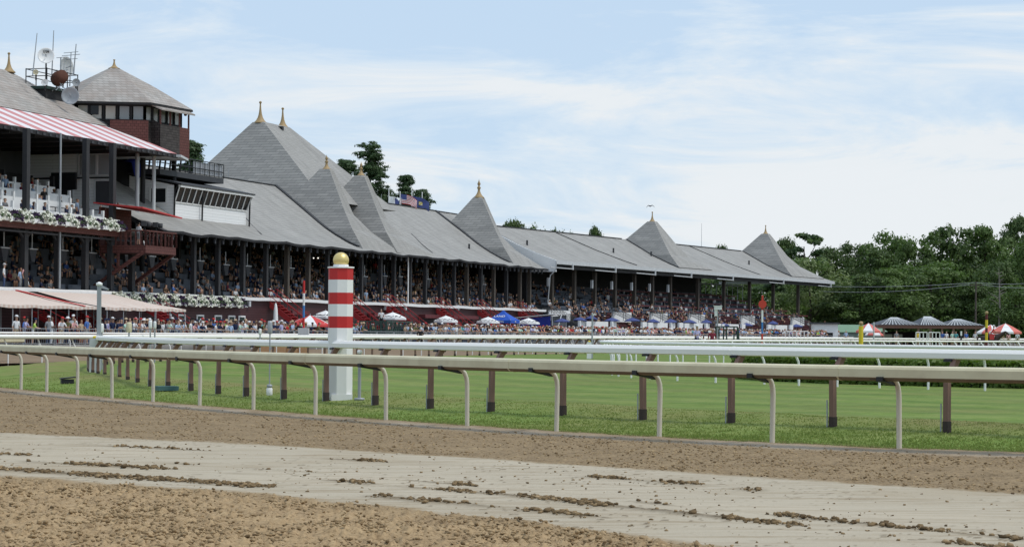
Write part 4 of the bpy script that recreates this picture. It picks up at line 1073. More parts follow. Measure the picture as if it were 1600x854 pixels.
st(((x0+.14,.70),(x0,.68)), ((x0,.68),(x0,.57)), ((x0,.57),(x0+.14,.55)), ((x0+.14,.55),(x0+.14,.43)), ((x0+.14,.43),(x0,.42)))
x0 = .17
st(((x0,.42),(x0,.70)), ((x0,.70),(x0+.15,.42)), ((x0+.15,.42),(x0+.15,.70)))
dish(72, 88, 9.6, .62, 'large white dish with dark lettering high on a mast', R(12), R(10), M['white'], 2.4, L)
dish(110, 150, 7.6, .66, 'grey mesh dish with white rim and hub hanging low beside the roof', R(0), R(6), M['grey'], None)
dish(119, 129, 8.6, .3, 'small plain grey dish at the right end of the platform', R(0), R(15), M['grey'], .8)
dish(70, 129, 8.4, .25, 'small round white dish low at the front rail of the platform', R(0), R(0), M['white'], .6)
dish(56, 113, 8.8, .2, 'smallest cream dish on the platform rail at far left', R(0), R(5), M['cream'], .6)
dish(101, 105, 10.2, .8, 'wide pale mesh dish turned sideways behind the rusty drum', R(0), R(62), M['ltgrey'], 1.6)
k_, z_ = MAIN.at(93, 122, 8.6); t = thing('drum_antenna', 'rusty brown drum antenna on a stand in the middle of the platform', 'antenna', MAIN.w(k_, 8.6, z_), R(35))
mb = MB(); mb.lathe([(.02,-.5), (.52,-.48), (.58,-.1), (.54,.1), (.5,.5), (.02,.5)], n=18); ob = mb.build('drum', M['rust'], t); ob.rotation_euler = (R(75), R(20), 0)
mb = MB()
for x in (-.45, .45):
    for y in (-.35, .35): mb.tube([(x,y,-1.0), (-x*.5,y,-.3)], .035, 5)
mb.build('stand', M['grey'], t)

# ================================================================== press box on the roof
PB = thing('press_box', 'white clapboard press box with slanted windows and a railed roof deck on the grandstand roof', 'press box', (MAIN.x, MAIN.y, 0), MAIN.a)
k0, k1 = 5.3, 18.7; zt0 = HC+11.45
mb = MB()
outl = [(k0, 3.0, HC+8.3), (k0, 3.0, zt0), (k0, 9.5, zt0+1.35), (k0, 12.5, zt0+1.5), (k0, 12.5, HC+10)]
mb.poly(outl, 0); mb.poly([(k1, y, z) for _, y, z in outl], 0)
mb.add([(k0,3,HC+8.3), (k1,3,HC+8.3), (k1,3,HC+10.15), (k0,3,HC+10.15), (k1,2.55,zt0-.15), (k0,2.55,zt0-.15)], [(0,1,2,3)], 0)
mb.build('wall', M['clap'], PB)
mb = MB(); mb.add([(k0,2.98,HC+10.15), (k1,2.98,HC+10.15), (k1,2.55,zt0-.12), (k0,2.55,zt0-.12)], [(0,1,2,3)]); mb.build('window', M['glass'], PB)
mb = MB(); NW = 13
for i in range(NW+1):
    kk = k0+(k1-k0)*i/NW; mb.beam((kk,2.93,HC+10.1), (kk,2.5,zt0-.1), .05 if i % 3 else .09, .06)
mb.box(k0, k1, 2.93, 2.97, HC+10.08, HC+10.17); mb.box(k0-.1, k1+.25, 2.35, 2.55, zt0-.15, zt0+.02); mb.build('window_frame', M['white'], PB)
mb = MB(); mb.add([(k0-.15,2.3,zt0), (k1+.35,2.3,zt0), (k1+.35,9.5,zt0+1.42), (k0-.15,9.5,zt0+1.42)]+[(k0-.15,2.3,zt0+.12), (k1+.35,2.3,zt0+.12), (k1+.35,9.5,zt0+1.54), (k0-.15,9.5,zt0+1.54)], [(3,2,1,0), (4,5,6,7), (0,1,5,4), (1,2,6,5), (3,0,4,7)]); mb.build('roof', M['darkgrey'], PB)
mb = MB()
for kk, oo in ((k0-.05, 2.9), (k0+4.6, 2.75), (k1+.1, 2.7)): mb.tube([(kk,oo-.25,zt0), (kk,oo,zt0-.5), (kk,oo+.05,HC+8.4)], .07, 6)
mb.build('drain_pipe', M['dark'], PB)
mb = MB(); mb.box(k0-.03, k0-.0, 3.7, 5.0, HC+10.1, HC+11.2); w_ = mb.build('window', M['glass'], PB)
mb = MB(); mb.box(k0-.08, k0-.02, 3.55, 3.7, HC+10, HC+11.3); mb.box(k0-.08, k0-.02, 5.0, 5.15, HC+10, HC+11.3); mb.box(k0-.08, k0-.02, 3.7, 5.0, HC+9.95, HC+10.1); mb.box(k0-.08, k0-.02, 3.7, 5.0, HC+11.2, HC+11.32); mb.build('frame', M['white'], w_)
mb = MB(); mb.prism([(k0-.04, 12, HC+12.3), (k0-.04, 2.9, HC+8.25), (k0-.04, 2.9, HC+7.9), (k0-.04, 12, HC+11.9)], (-.12,0,0)); mb.build('trim', M['colmn'], PB)
# roof deck
mb = MB(); mb.box(k0+.3, k1-1.5, 4.4, 9.5, zt0+.9, zt0+1.35); mb.build('roof_deck', M['darkgrey'], PB)
mb = MB()
a, b, oo, z = k0+.3, k1-1.5, 4.4, zt0+1.35
for zz in (.5, 1.15): mb.tube([(a,oo,z+zz), (b,oo,z+zz), (b,9.5,z+zz)], .04, 6); mb.tube([(a,oo,z+zz), (a,9.5,z+zz)], .04, 6)
for i in range(14): mb.tube([(a+(b-a)*i/13,oo,z), (a+(b-a)*i/13,oo,z+1.15)], .035, 5)
for i in range(4): mb.tube([(b,oo+1.6*i,z), (b,oo+1.6*i,z+1.15)], .035, 5); mb.tube([(a,oo+1.6*i,z), (a,oo+1.6*i,z+1.15)], .035, 5)
mb.build('deck_railing', M['black'], PB)
mb = MB(); mb.box(k1-7, k1-1.6, 4.5, 4.55, z+.1, z+1.05); mb.build('rail_screen', mat('smoked_panel', (.22,.24,.27), .2), PB)
mb = MB()
for i in range(7):
    kk = k0+.5+i*.9; mb.beam((kk,5.5,z), (kk+.5,5.5,z+2.2), .12, .1)
mb.beam((k0,5.5,z+2.2), (k0+7,5.5,z+2.2), .2, .2); mb.beam((k0,5.5,z+1.2), (k0+7,5.5,z+1.2), .12, .12); mb.build('deck_frame', M['dark'], PB)
kk, zz = MAIN.at(215, 258, 6); mb = MB(); rr = random.Random(4)
vs = [(kk+.9*(i-4)/4+rr.uniform(-.1,.1), 6+rr.uniform(-.3,.3), zz-.9) for i in range(9)]+[(kk+.8*(i-4)/4, 6+rr.uniform(-.2,.2), zz+.6-.12*abs(i-3)+rr.uniform(-.1,.1)) for i in range(9)]+[(kk+.8*(i-4)/4, 7.1, zz+.3) for i in range(9)]
mb.add(vs, [(i, i+1, 10+i, 9+i) for i in range(8)]+[(9+i, 10+i, 19+i, 18+i) for i in range(8)]); tag(mb.build('tarpaulin', M['tarp'], None, MAIN.w(0,0,0), MAIN.a), 'crumpled blue tarpaulin on the press box roof behind the awning corner', 'tarpaulin')

# ================================================================== camera balcony
bk0, bk1 = -9.4, -4.6; bz = HC+6.1
BA = thing('camera_balcony', 'red brown camera balcony hung on diagonal braces between clubhouse and grandstand', 'balcony', (MAIN.x, MAIN.y, 0), MAIN.a)
mb = MB(); mb.box(bk0, bk1, -2.2, 1.5, bz-.55, bz); mb.build('floor', M['red_shingle'], BA)
mb = MB()
for a, b in (((bk0,-2.2), (bk1,-2.2)), ((bk0,-2.2), (bk0,1)), ((bk1,-2.2), (bk1,1))):
    mb.beam((*a, bz+1.05), (*b, bz+1.05), .1, .1)
    for i in range(9): p = Vector((*a, bz)).lerp(Vector((*b, bz)), i/8); mb.beam(p, p+Vector((0,0,1.05)), .09 if i % 4 else .16, .06)
mb.build('railing', M['red_shingle'], BA)
for a_, b_, w_ in (((bk0,-2,bz-.5), (bk0,2.0,bz-3.0), .22), ((bk1,-2,bz-.5), (bk1,2.4,bz-3.4), .22), ((bk0,0,bz-.5), (bk0,0,bz-1.7), .16), ((bk0,1.5,bz-.6), (bk0,.1,bz-1.7), .14)): MB().beam(a_, b_, w_, w_).build('brace', M['red_shingle'], BA)
mb = MB(); mb.add([(bk0-.1,2.0,bz+3.05), (bk1+3.0,1.2,bz+2.7), (bk1+2.2,-1.6,bz+2.25), (bk0-.1,-2.0,bz+2.65)]+[(bk0-.1,2.0,bz+3.15), (bk1+3.0,1.2,bz+2.8), (bk1+2.2,-1.6,bz+2.35), (bk0-.1,-2.0,bz+2.75)], [(3,2,1,0), (4,5,6,7), (0,1,5,4), (1,2,6,5), (2,3,7,6), (3,0,4,7)]); mb.build('canopy', M['umb_red'], BA)
mb = MB(); mb.box(bk0, bk0+.1, 1.0, 1.1, bz, bz+2.7); mb.box(bk0, bk1, 1.5, 1.6, bz, bz+2.8); mb.build('wall', M['red_shingle'], BA)
for i, (kk, lab) in enumerate(((-7.9, 'left television camera on a tripod on the balcony'), (-6.1, 'right television camera on a tripod on the balcony'))):
    t = thing('television_camera', lab, 'camera', MAIN.w(kk, -1.3, bz), MAIN.a+R(20))
    mb = MB(); mb.box(-.45,.35,-.18,.18,1.45,1.8); mb.lathe([(.02,0), (.2,.02), (.2,.35), (.02,.36)], (.1,-.3,1.4), 10); mb.build('body', M['darkgrey'], t)
    mb = MB()
    for a in range(3): mb.tube([(0,0,1.45), (.45*math.cos(a*2.1),.45*math.sin(a*2.1),0)], .035, 5)
    mb.build('tripod', M['black'], t)
kk, zz = MAIN.at(231, 388, -2.25); mb = MB(); mb.box(-.22,.22,-.12,.12,-.2,.2); mb.tube([(0,0,.2), (0,.1,.55)], .04, 5); tag(mb.build('floodlight', M['white'], None, MAIN.w(kk,-2.0,zz), MAIN.a), 'white box floodlight hanging under the camera balcony', 'floodlight')

# hanging screens under the decks
mb = MB(); mb.prism([(-.5,0,.1), (.5,0,.1), (.22,0,-.75), (-.22,0,-.75)], (0,.25,0), 0)
HS = mb.mesh('cabinet', M['darkgrey']); mb = MB(); mb.box(-.55,.55,-.06,.05,.1,.17); mb.tube([(0,.1,.1), (0,.1,1.2)], .04, 5); HB = mb.mesh('bracket', M['ltgrey'])
desc = ['first', 'second', 'third', 'fourth']
places = [(8,390,'at the left edge of the picture'),(52,392,'between the first two clubhouse columns'),(100,394,'right of the thin clubhouse pipe'),(145,398,'left of the clubhouse corner column'),(200,401,'under the left end of the camera balcony'),(238,403,'under the right end of the camera balcony'),(272,407,'right of the balcony brace'),(314,410,'below the press box corner'),(354,416,'below the right half of the press box'),(388,418,'below the right end of the press box'),(424,420,'left of the red, white and blue pole'),(456,421,'above the closed white umbrella'),(571,434,'right of the big striped post'),(602,433,'above the first white umbrella'),(626,434,'left of the white drain pipe'),(670,438,'above the second white umbrella'),(710,441,'left of the last grandstand tower roof'),(757,446,'above the blue canopy tent')]
for px, py, w_ in places:
    kk, zz = MAIN.at(px, py, 2.0); t = thing('hanging_monitor', 'grey monitor hung from the ceiling '+w_, 'monitor', MAIN.w(kk, 2.0, zz), MAIN.a, 'monitors hung under the grandstand roof')
    link('cabinet', HS, t); link('bracket', HB, t)

# ================================================================== lower awnings
def awning(label, k0, k1, kt1, wtop=.0, post0=.0):
    t = thing('striped_awning', label, 'awning', (MAIN.x, MAIN.y, 0), MAIN.a)
    n = 24; top = [(k0+(kt1-k0)*i/n, -.25, 4.02) for i in range(n+1)]; bot = [(k0+(k1-k0)*i/n, -5.4, 2.98+.03*math.sin(i*1.7)) for i in range(n+1)]; mid = [((a[0]+b[0])/2, (a[1]+b[1])/2, (a[2]+b[2])/2-.1) for a, b in zip(top, bot)]
    val = [(x, y, z-.17-.03*(i % 2)) for i, (x, y, z) in enumerate(bot)]
    mb = MB(); m_ = n+1; rowsv = top+mid+bot+val
    mb.add(rowsv, [(r*m_+i, r*m_+i+1, (r+1)*m_+i+1, (r+1)*m_+i) for r in range(3) for i in range(n)])
    ob = mb.build('canopy', M['awn_low'], t)
    sol = ob.modifiers.new('thickness', 'SOLIDIFY'); sol.thickness = .03
    kk = k0+.4; pm = MB().tube([(0,0,APZ), (0,0,2.95)], .035, 6).mesh('post', M['grey'])
    while kk < k1: link('post', pm, t, (kk,-5.3,0)); link('post', pm, t, (kk+.8,-2.6,.3)); kk += 2.3
kA = MAIN.k(158, -5.4)
awning('faded red and white striped awning at the left edge below the flower deck', -47, kA-.1, MAIN.k(40, -.25))
awning('faded red and white striped awning that ends in front of the lower flower box', MAIN.k(165, -5.4), MAIN.k(291, -5.4), MAIN.k(178, -.25))
mb = MB(); kk = kA
mb.add([(-.1,-5.4,3.04), (.2,-5.4,3.04), (.2,-.3,4.08), (-.1,-.3,4.08), (-.1,-5.4,3.0), (.2,-5.4,3.0), (.2,-.3,4.0), (-.1,-.3,4.0)], [(0,1,2,3), (7,6,5,4), (0,4,5,1), (1,5,6,2), (2,6,7,3), (3,7,4,0)])
tag(mb.build('awning_edge_strip', M['umb_red'], None, MAIN.w(kA-2.2,0,0), MAIN.a), 'sloping red strip in the gap between the two lower awnings', 'strip')

# ================================================================== red stairs
def make_stair():
    t = thing('red_staircase', '', 'staircase', (0,0,0), 0, 'red stairs from the stand to the apron')
    z1, z0, L = 4.0, APZ, 4.7
    for x in (-.7, .7):
        mb = MB(); mb.prism([(x,0,z1-.02), (x,-L,z0+.05), (x,-L,z0-.0), (x,-L+.55,z0), (x,0,z1-.55)], (.08 if x > 0 else -.08,0,0)); mb.build('stringer', M['stair_red'], t)
    mb = MB(); n = 15
    for i in range(n): f = (i+.5)/n; mb.box(-.66, .66, -L*f-.17, -L*f+.17, z1+(z0-z1)*f-.05, z1+(z0-z1)*f)
    mb.build('treads', M['stair_red'], t)
    for x in (-.76, .76):
        mb = MB()
        for h in (.45, 1.0): mb.tube([(x,.2,z1+h), (x,0,z1+h), (x,-L,z0+h), (x,-L-.3,z0+h)], .03, 6)
        for i in range(6): f = i/5; mb.tube([(x,-L*f,z1+(z0-z1)*f), (x,-L*f,z1+(z0-z1)*f+1.0)], .028, 6)
        mb.build('handrail', M['stair_red'], t)
    mb = MB(); mb.beam((-.7,-1.9,z0), (-.7,-1.9,2.6), .12, .12); mb.beam((.7,-1.9,z0), (.7,-1.9,2.6), .12, .12); mb.beam((-.7,-1.9,z0), (.7,-1.9,2.5), .08, .08); mb.build('support', M['stair_red'], t)
    return t
st0 = make_stair(); first = True
for px, lab in ((62,'red staircase in shade under the left striped awning'),(120,'red staircase behind the grey light pole under the awning'),(238,'red staircase coming out at the right end of the striped awning'),(430,'red staircase behind the closed white umbrella'),(546,'red staircase just right of the big striped post'),(610,'red staircase behind the first white umbrella'),(688,'red staircase behind the second white umbrella'),(752,'red staircase left of the blue canopy tent'),(815,'red staircase between the blue canopy tent and the blue tarpaulin stall')):
    o = st0 if first else dup(st0); first = False
    o.location = MAIN.w(MAIN.k(px, -.2), -.05, 0); o.rotation_euler.z = MAIN.a; o['label'] = lab
    o.scale.z = .64 if px < 200 else .8 if px < 300 else 1.0; o.location.z = .18 if px < 200 else .1 if px < 300 else 0

# ================================================================== apron furniture
def umbrella(mats, label, cat='umbrella', rad=1.15, n=8, drop=.5, h=2.6, group=None, marks=False, val=.16):
    t = thing('patio_umbrella' , label, cat, (0,0,0), 0, group)
    mb = MB(); seg = n
    top = (0,0,h)
    ring1 = [(rad*.5*math.cos(2*math.pi*i/seg), rad*.5*math.sin(2*math.pi*i/seg), h-drop*.42) for i in range(seg)]
    ring2 = [(rad*math.cos(2*math.pi*i/seg), rad*math.sin(2*math.pi*i/seg), h-drop) for i in range(seg)]
    ring3 = [(x*1.01, y*1.01, z-val) for x, y, z in ring2]
    vs = [top]+ring1+ring2+ring3
    for i in range(seg):
        j = (i+1) % seg; mi = i % len(mats)
        mb.add([vs[0], vs[1+i], vs[1+j]], [(0,1,2)], mi); mb.add([vs[1+i], vs[1+seg+i], vs[1+seg+j], vs[1+j]], [(0,1,2,3)], mi)
        mb.add([vs[1+seg+i], vs[1+2*seg+i], vs[1+2*seg+j], vs[1+seg+j]], [(0,1,2,3)], mi)
    ob = mb.build('canopy', mats, t); ob.modifiers.new('thickness', 'SOLIDIFY').thickness = .02
    mb = MB(); mb.tube([(0,0,0), (0,0,h+.12)], .03, 6); mb.lathe([(.02,0), (.3,0), (.3,.08), (.04,.1)], n=10); mb.build('pole', M['grey'], t)
    if marks:
        mb = MB()
        for i in range(seg):
            a0 = 2*math.pi*(i+.5)/seg; ca, sa = math.cos(a0), math.sin(a0); rr_ = rad*.93*math.cos(math.pi/seg); T_ = Vector((-sa, ca, 0)); O = Vector((ca*rr_, sa*rr_, h-drop*.86)); U_ = Vector((-ca*.42, -sa*.42, .25)).normalized()
            def sk(a, b, w=.05): mb.beam(O+T_*a[0]+U_*a[1]+Vector((ca,sa,1))*.02, O+T_*b[0]+U_*b[1]+Vector((ca,sa,1))*.02, w, .012)
            if i % 4 != 3:
                sk((-.34,.05), (-.16,.2), .13); sk((-.16,.2), (.0,.12), .15); sk((.04,.06), (.2,.1), .13); sk((.2,.1), (.34,.22), .11)
        mb.build('lettering', M['black'], t)
    return t
def put(t, px, o, fr=MAIN, z=APZ, rz=0, scale=1):
    p = fr.w(fr.k(px, o), o, z); t.location = p; t.rotation_euler.z = rz; t.scale = (scale,)*3; return t
wu = umbrella([M['white_cloth']], 'white umbrella with black lettering above the green lattice stand', marks=True, rad=1.2, h=2.75)
put(wu, 614, -5.0, rz=.2)
for px, lab, rz in ((697,'white umbrella with black lettering in front of the middle red stairs',.5),(763,'white umbrella with black lettering touching the left of the blue tent',.3),(826,'white umbrella with black lettering touching the right of the blue tent',.7)):
    o = dup(wu, label=lab); put(o, px, -4.5, rz=rz, z=APZ-.15)
o = dup(wu, label='white umbrella partly hidden behind the big striped post'); put(o, 509, -3.5, rz=.1)
ru = umbrella([M['umb_red'], M['white_cloth']], 'red and white panelled umbrella left of the big striped post', rad=1.7, drop=.75, h=2.35); put(ru, 485, -8.5, rz=.4, z=APZ-.1)
# closed umbrella
t = thing('closed_umbrella', 'closed white umbrella standing before the maroon wall', 'umbrella', MAIN.w(MAIN.k(431, -2.5), -2.5, 1.2), 0)
mb = MB(); mb.lathe([(.03,2.55), (.09,2.45), (.16,2.0), (.2,1.2), (.24,.55), (.26,.35), (.16,.3)][::-1], n=9); mb.build('canopy', M['white_cloth'], t)
mb = MB(); mb.tube([(0,0,-.7), (0,0,2.65)], .03, 6); mb.build('pole', M['grey'], t)
# navy umbrellas
nu = umbrella([M['navy']], 'navy umbrella', rad=.9, drop=.34, h=2.5, group='navy umbrellas on the apron', val=.08)
first = True
nl = ['left of the others, before the dark booth','left of the first white stair block','at the first white stair block','right of the first white stair block','at the second white stair block','left of the third white stair block','at the third white stair block','left of the fourth white stair block','at the fourth white stair block','partly behind the green lookout','left of the red disc pole','right of the red disc pole','by the last white stair block','at the white end booth']
for (px, py), w_ in zip(((879,500),(905,498),(923,496),(957,499),(989,499),(1020,501),(1049,501),(1077,502),(1104,502),(1131,507),(1167,507),(1208,504),(1245,509),(1282,508)), nl):
    o = nu if first else dup(nu); first = False; o['label'] = 'navy umbrella over the crowd, '+w_
    kk, zz = EAST.at(px, py-3, -9.5); p = EAST.w(kk, -9.5, zz-2.5); o.location = p; o.rotation_euler = (R((px*7) % 9-4), R((px*5) % 9-4), px*.37); o.scale = [.78+.03*((px*3) % 8)]*2+[1]
    dz = zz-2.5-APZ
    for ch in o.children:
        if ch.name.startswith('pole') and dz > 0:
            me_ = MB().tube([(0,0,-dz), (0,0,2.62)], .03, 6).mesh('pole', M['grey']); ch.data = me_
# white stair blocks
def stair_block():
    t = thing('stair_block', '', 'stair block', (0,0,0), 0, 'white stair blocks in the bleachers')
    mb = MB(); mb.box(-2.6, 2.6, 0, .25, 2.4, 3.55); mb.build('upper_wall', M['white'], t)
    mb = MB(); mb.box(-3.0, 2.8, -4.6, -4.35, 0, 2.35); mb.build('lower_wall', M['white'], t)
    for x in (-4.9, 3.7):
        mb = MB(); mb.box(x, x+1.2, -4.7, -4.45, 0, 2.4); mb.build('side_wall', M['white'], t)
    mb = MB()
    for x in (-2.7, -3.4):
        for h in (.0, .35, .7): mb.tube([(x+.2,-.1,3.5+h*.8), (x+2.2,-4.8,1.1+h*.8)], .035, 5)
        for i in range(5): mb.tube([(x+.2+2*i/4,-.1-4.7*i/4,3.5-2.4*i/4-.4), (x+.2+2*i/4,-.1-4.7*i/4,4.1-2.4*i/4)], .03, 5)
    mb.build('handrail', M['wire'], t); return t
sb = stair_block(); first = True
for px, w_ in ((886,'beside the dark booth'),(983,'fourth column from the roof step'),(1040,'left of the surveillance mast'),(1099,'behind the green lookout'),(1178,'behind the red disc pole'),(1256,'at the last column')):
    o = sb if first else dup(sb); first = False; o['label'] = 'white walled stair block with slanting rails '+w_
    o.location = EAST.w(EAST.k(px, -6), -5.2, APZ); o.rotation_euler.z = EAST.a
# blue canopy tent
kk = MAIN.k(787, -5); t = thing('canopy_tent', 'bright blue peaked canopy tent with white lettering on the apron', 'tent', MAIN.w(kk, -5, APZ-.1), MAIN.a-.05)
mb = MB(); s_ = 1.3
vs = [(0,0,3.45), (-.3,-.3,3.12), (.3,-.3,3.12), (.3,.3,3.12), (-.3,.3,3.12), (-s_,-s_,2.4), (s_,-s_,2.4), (s_,s_,2.4), (-s_,s_,2.4), (-s_,-s_,2.1), (s_,-s_,2.1), (s_,s_,2.1), (-s_,s_,2.1)]
mb.add(vs, [(0,1,2), (0,2,3), (0,3,4), (0,4,1)]+[(1+i, 5+i, 5+(i+1) % 4, 1+(i+1) % 4) for i in range(4)]+[(5+i, 9+i, 9+(i+1) % 4, 5+(i+1) % 4) for i in range(4)])
mb.build('canopy', M['royal'], t).modifiers.new('thickness', 'SOLIDIFY').thickness = .02
mb = MB()
for x in (-1, 1):
    for y in (-1, 1): mb.tube([(x*s_*.97,y*s_*.97,0), (x*s_*.97,y*s_*.97,2.5)], .035, 6)
mb.build('leg', M['ltgrey'], t)
def text_on(parent, txt, size, loc, rot, m, name='lettering', ext=.006):
    cu = bpy.data.curves.new(name, 'FONT'); cu.body = txt; cu.size = size; cu.align_x = 'CENTER'; cu.align_y = 'CENTER'; cu.extrude = ext
    tmp = bpy.data.objects.new(name, cu); COL.objects.link(tmp)
    dg = bpy.context.evaluated_depsgraph_get(); me = bpy.data.meshes.new_from_object(tmp.evaluated_get(dg)); bpy.data.objects.remove(tmp); bpy.data.curves.remove(cu)
    me.materials.clear(); me.materials.append(m); ob = link(name, me, parent, loc); ob.rotation_euler = rot; return ob
sl = math.atan2(.72, 1.0)
text_on(t, 'LAND', .46, (-(s_+.3)/2-.06, .1, 2.79), (sl, 0, -math.pi/2), M['white'])
text_on(t, 'RACING', .3, (-s_-.03, 0, 2.25), (math.pi/2, 0, -math.pi/2), M['white'])
text_on(t, 'HR', .24, (0, -s_-.03, 2.25), (math.pi/2, 0, 0), M['white'])
# tarpaulin stall
t = thing('tarpaulin_stall', 'stall with blue and grey side sheets under a tilted white cover', 'stall', (MAIN.x, MAIN.y, 0), MAIN.a)
kq = MAIN.k(868, -6.5)
mb = MB(); mb.prism([(kq-.1,-6.0,APZ), (kq-.1,-2.6,APZ), (kq-.1,-2.6,3.05), (kq-.1,-6.0,3.35)], (.06,0,0)); mb.build('blue_sheet', M['tarp'], t)
mb = MB(); mb.prism([(kq,-6.1,APZ), (kq+5.2,-6.1,APZ), (kq+5.2,-6.1,3.5), (kq,-6.1,3.3)], (0,.06,0)); mb.build('grey_sheet', paint('grey_mesh_sheet', (.10,.105,.115), .7, .3, 2), t)
mb = MB(); mb.add([(kq-1.0,-2.0,3.1), (kq-.6,-6.6,3.55), (kq+5.6,-6.6,3.7), (kq+5.6,-2,3.25)], [(0,1,2,3)]); mb.build('cover', M['white_cloth'], t).modifiers.new('thickness', 'SOLIDIFY').thickness = .06
for pts_ in ([(kq,-6.8,2.1), (kq+1.6,-6.7,3.5)], [(kq,-6.15,APZ), (kq,-6.15,3.4)], [(kq+5.2,-6.15,APZ), (kq+5.2,-6.15,3.5)]): MB().tube(pts_, .05, 6).build('pole', M['ltgrey'], t)
# green lattice stand
kk = MAIN.k(601, -8.0); t = thing('lattice_stand', 'dark green lattice sided stand with a raised platform beside the rail', 'stand', MAIN.w(kk, -8.0, APZ-.05), MAIN.a)
mb = MB(); mb.box(-3.1, 3.0, -1.4, 1.4, 0, 1.25); mb.build('platform', M['green_dk'], t)
mb = MB(); gl = paint('lattice_green', (.045,.085,.07), .5, .2, 2)
for face in ((-3.1,-1.43,3.0,-1.43), (-3.13,1.4,-3.13,-1.4)):
    a, b = Vector((face[0],face[1],0)), Vector((face[2],face[3],0)); n = 6
    for i in range(n+1): p = a.lerp(b, i/n); mb.beam(p, p+Vector((0,0,1.95)), .12, .05)
    mb.beam(a+Vector((0,0,1.92)), b+Vector((0,0,1.92)), .08, .1); mb.beam(a+Vector((0,0,.15)), b+Vector((0,0,.15)), .08, .1)
    for i in range(14):
        p, q = a.lerp(b, i/14), a.lerp(b, (i+1)/14); mb.beam(p+Vector((0,0,.2)), q+Vector((0,0,1.0)), .04, .03); mb.beam(q+Vector((0,0,.2)), p+Vector((0,0,1.0)), .04, .03); mb.beam(p+Vector((0,0,1.0)), q+Vector((0,0,1.85)), .04, .03); mb.beam(q+Vector((0,0,1.0)), p+Vector((0,0,1.85)), .04, .03)
mb.build('lattice', gl, t)
# green lookout with white camera mast
c = at_depth(1135, 540, 150); t = thing('lookout', 'dark green framed lookout box with open windows beyond the turf rail', 'lookout', (c.x, c.y, GF), .12)
mb = MB(); w_ = .62
for x in (-w_, -.1, w_):
    for y in (-.5, .5): mb.beam((x,y,0), (x,y,1.88), .08, .08)
for z in (.78, 1.85): mb.beam((-w_,-.5,z), (w_,-.5,z), .08, .08); mb.beam((-w_,.5,z), (w_,.5,z), .08, .08); mb.beam((w_,-.5,z), (w_,.5,z), .08, .08); mb.beam((-w_,-.5,z), (-w_,.5,z), .08, .08)
mb.box(-w_, w_, -.52, .52, .0, .6); mb.prism([(w_+.05,-.5,0), (w_+.25,-.5,0), (w_+.1,-.5,1.8), (w_+.02,-.5,1.8)], (0,.1,0)); mb.build('frame', M['green_dk'], t)
mb = MB(); mb.box(-.85, -.66, -.6, -.3, 0, .75); mb.build('white_box', M['white'], t)
def on_px(px, Z, g=GF): x, _ = ray(px, 500); return Vector((x*Z, Z, g))
def hz(px, py, Z): return HC+ray(px, py)[1]*Z
# surveillance camera
p = on_px(1121, 150); t = thing('surveillance_camera', 'white camera housing on a grey mast beside the green lookout', 'camera', p)
mb = MB(); mb.tube([(0,0,0), (0,0,hz(0,0,1) if False else 2.9)], .05, 8); mb.build('mast', M['grey'], t)
ztop = hz(1121, 476, 150); mb = MB(); mb.box(-.22, .28, -.15, .15, ztop-GF-.32, ztop-GF-.08); mb.box(-.26, .3, -.18, .18, ztop-GF-.1, ztop-GF-.06); mb.box(-.2, -.02, -.1, .1, ztop-GF-.75, ztop-GF-.3); mb.build('housing', M['white'], t)
# big striped post
gp = on_ground(531, 620.5, GF); t = thing('striped_post', 'tall red and white banded octagonal post topped by a gold ball', 'post', (gp.x, gp.y, GF-.03), R(12))
s_ = F/gp.y; RZ = lambda py: HC+((yh(531)-py)/s_)-GF+.03
r8 = .255
bands = [(512,620.5,'white'),(494,512,'red'),(475,494,'white'),(457,475,'red'),(437,457,'white'),(419,437,'red')]
mb = MB()
zs_ = [RZ(a[1]) for a in bands]+[RZ(419)]
for (y0, y1, c_) in bands:
    z0, z1 = RZ(y1), RZ(y0)
    vs = [(r8*math.cos(R(22.5+45*i)), r8*math.sin(R(22.5+45*i)), z) for z in (z0, z1) for i in range(8)]
    mb.add(vs, [(i, (i+1) % 8, 8+(i+1) % 8, 8+i) for i in range(8)], 0 if c_ == 'white' else 1)
mb.build('shaft', [M['white'], M['red']], t)
mb = MB(); zt_ = RZ(419); mb.lathe([(.02,zt_), (.272,zt_), (.276,zt_+.015), (.272,zt_+.03), (.16,zt_+.035), (.155,zt_+.075), (.02,zt_+.09)], n=8, a0=R(22.5), smooth=False); mb.build('cap', M['white'], t)
mb = MB(); zc = RZ(406.3); rb = .158
mb.lathe([(max(.001, rb*math.sin(math.pi*i/16)), zc-rb*math.cos(math.pi*i/16)) for i in range(17)], n=28); mb.build('ball', M['gold'], t)
mb = MB(); mb.box(-.2, .22, -.24, .2, -.05, .1); mb.build('base', M['white'], t)
# small course instruments
def rod(name, label, cat, px, base_py, g, parts):
    p = on_ground(px, base_py, g); t = thing(name, label, cat, p); s = F/p.y
    for nm, kind, m, args in parts:
        mb = MB()
        if kind == 'tube': r, y0, y1 = args; mb.tube([(0,0,HC+(yh(px)-y0)/s-g), (0,0,HC+(yh(px)-y1)/s-g)], r, 10)
        else:
            r, y0, y1 = args; z0, z1 = HC+(yh(px)-y0)/s-g, HC+(yh(px)-y1)/s-g; mb.lathe([(.01,z0), (r*.85,z0), (r,z0+.1*(z1-z0)), (r,z0+.85*(z1-z0)), (r*.7,z1), (.01,z1)], n=12)
        mb.build(nm, M[m], t)
    return t
rod('sensor_post', 'grey capsule sensor on a thin rod with a white foot left of the striped post', 'sensor', 421, 617.5, GF, [('rod','tube','grey',(.013,604,521)), ('capsule','can','grey',(.048,521,501)), ('foot','can','white',(.062,617.5,605)), ('foot_cap','can','grey',(.056,605,600))])
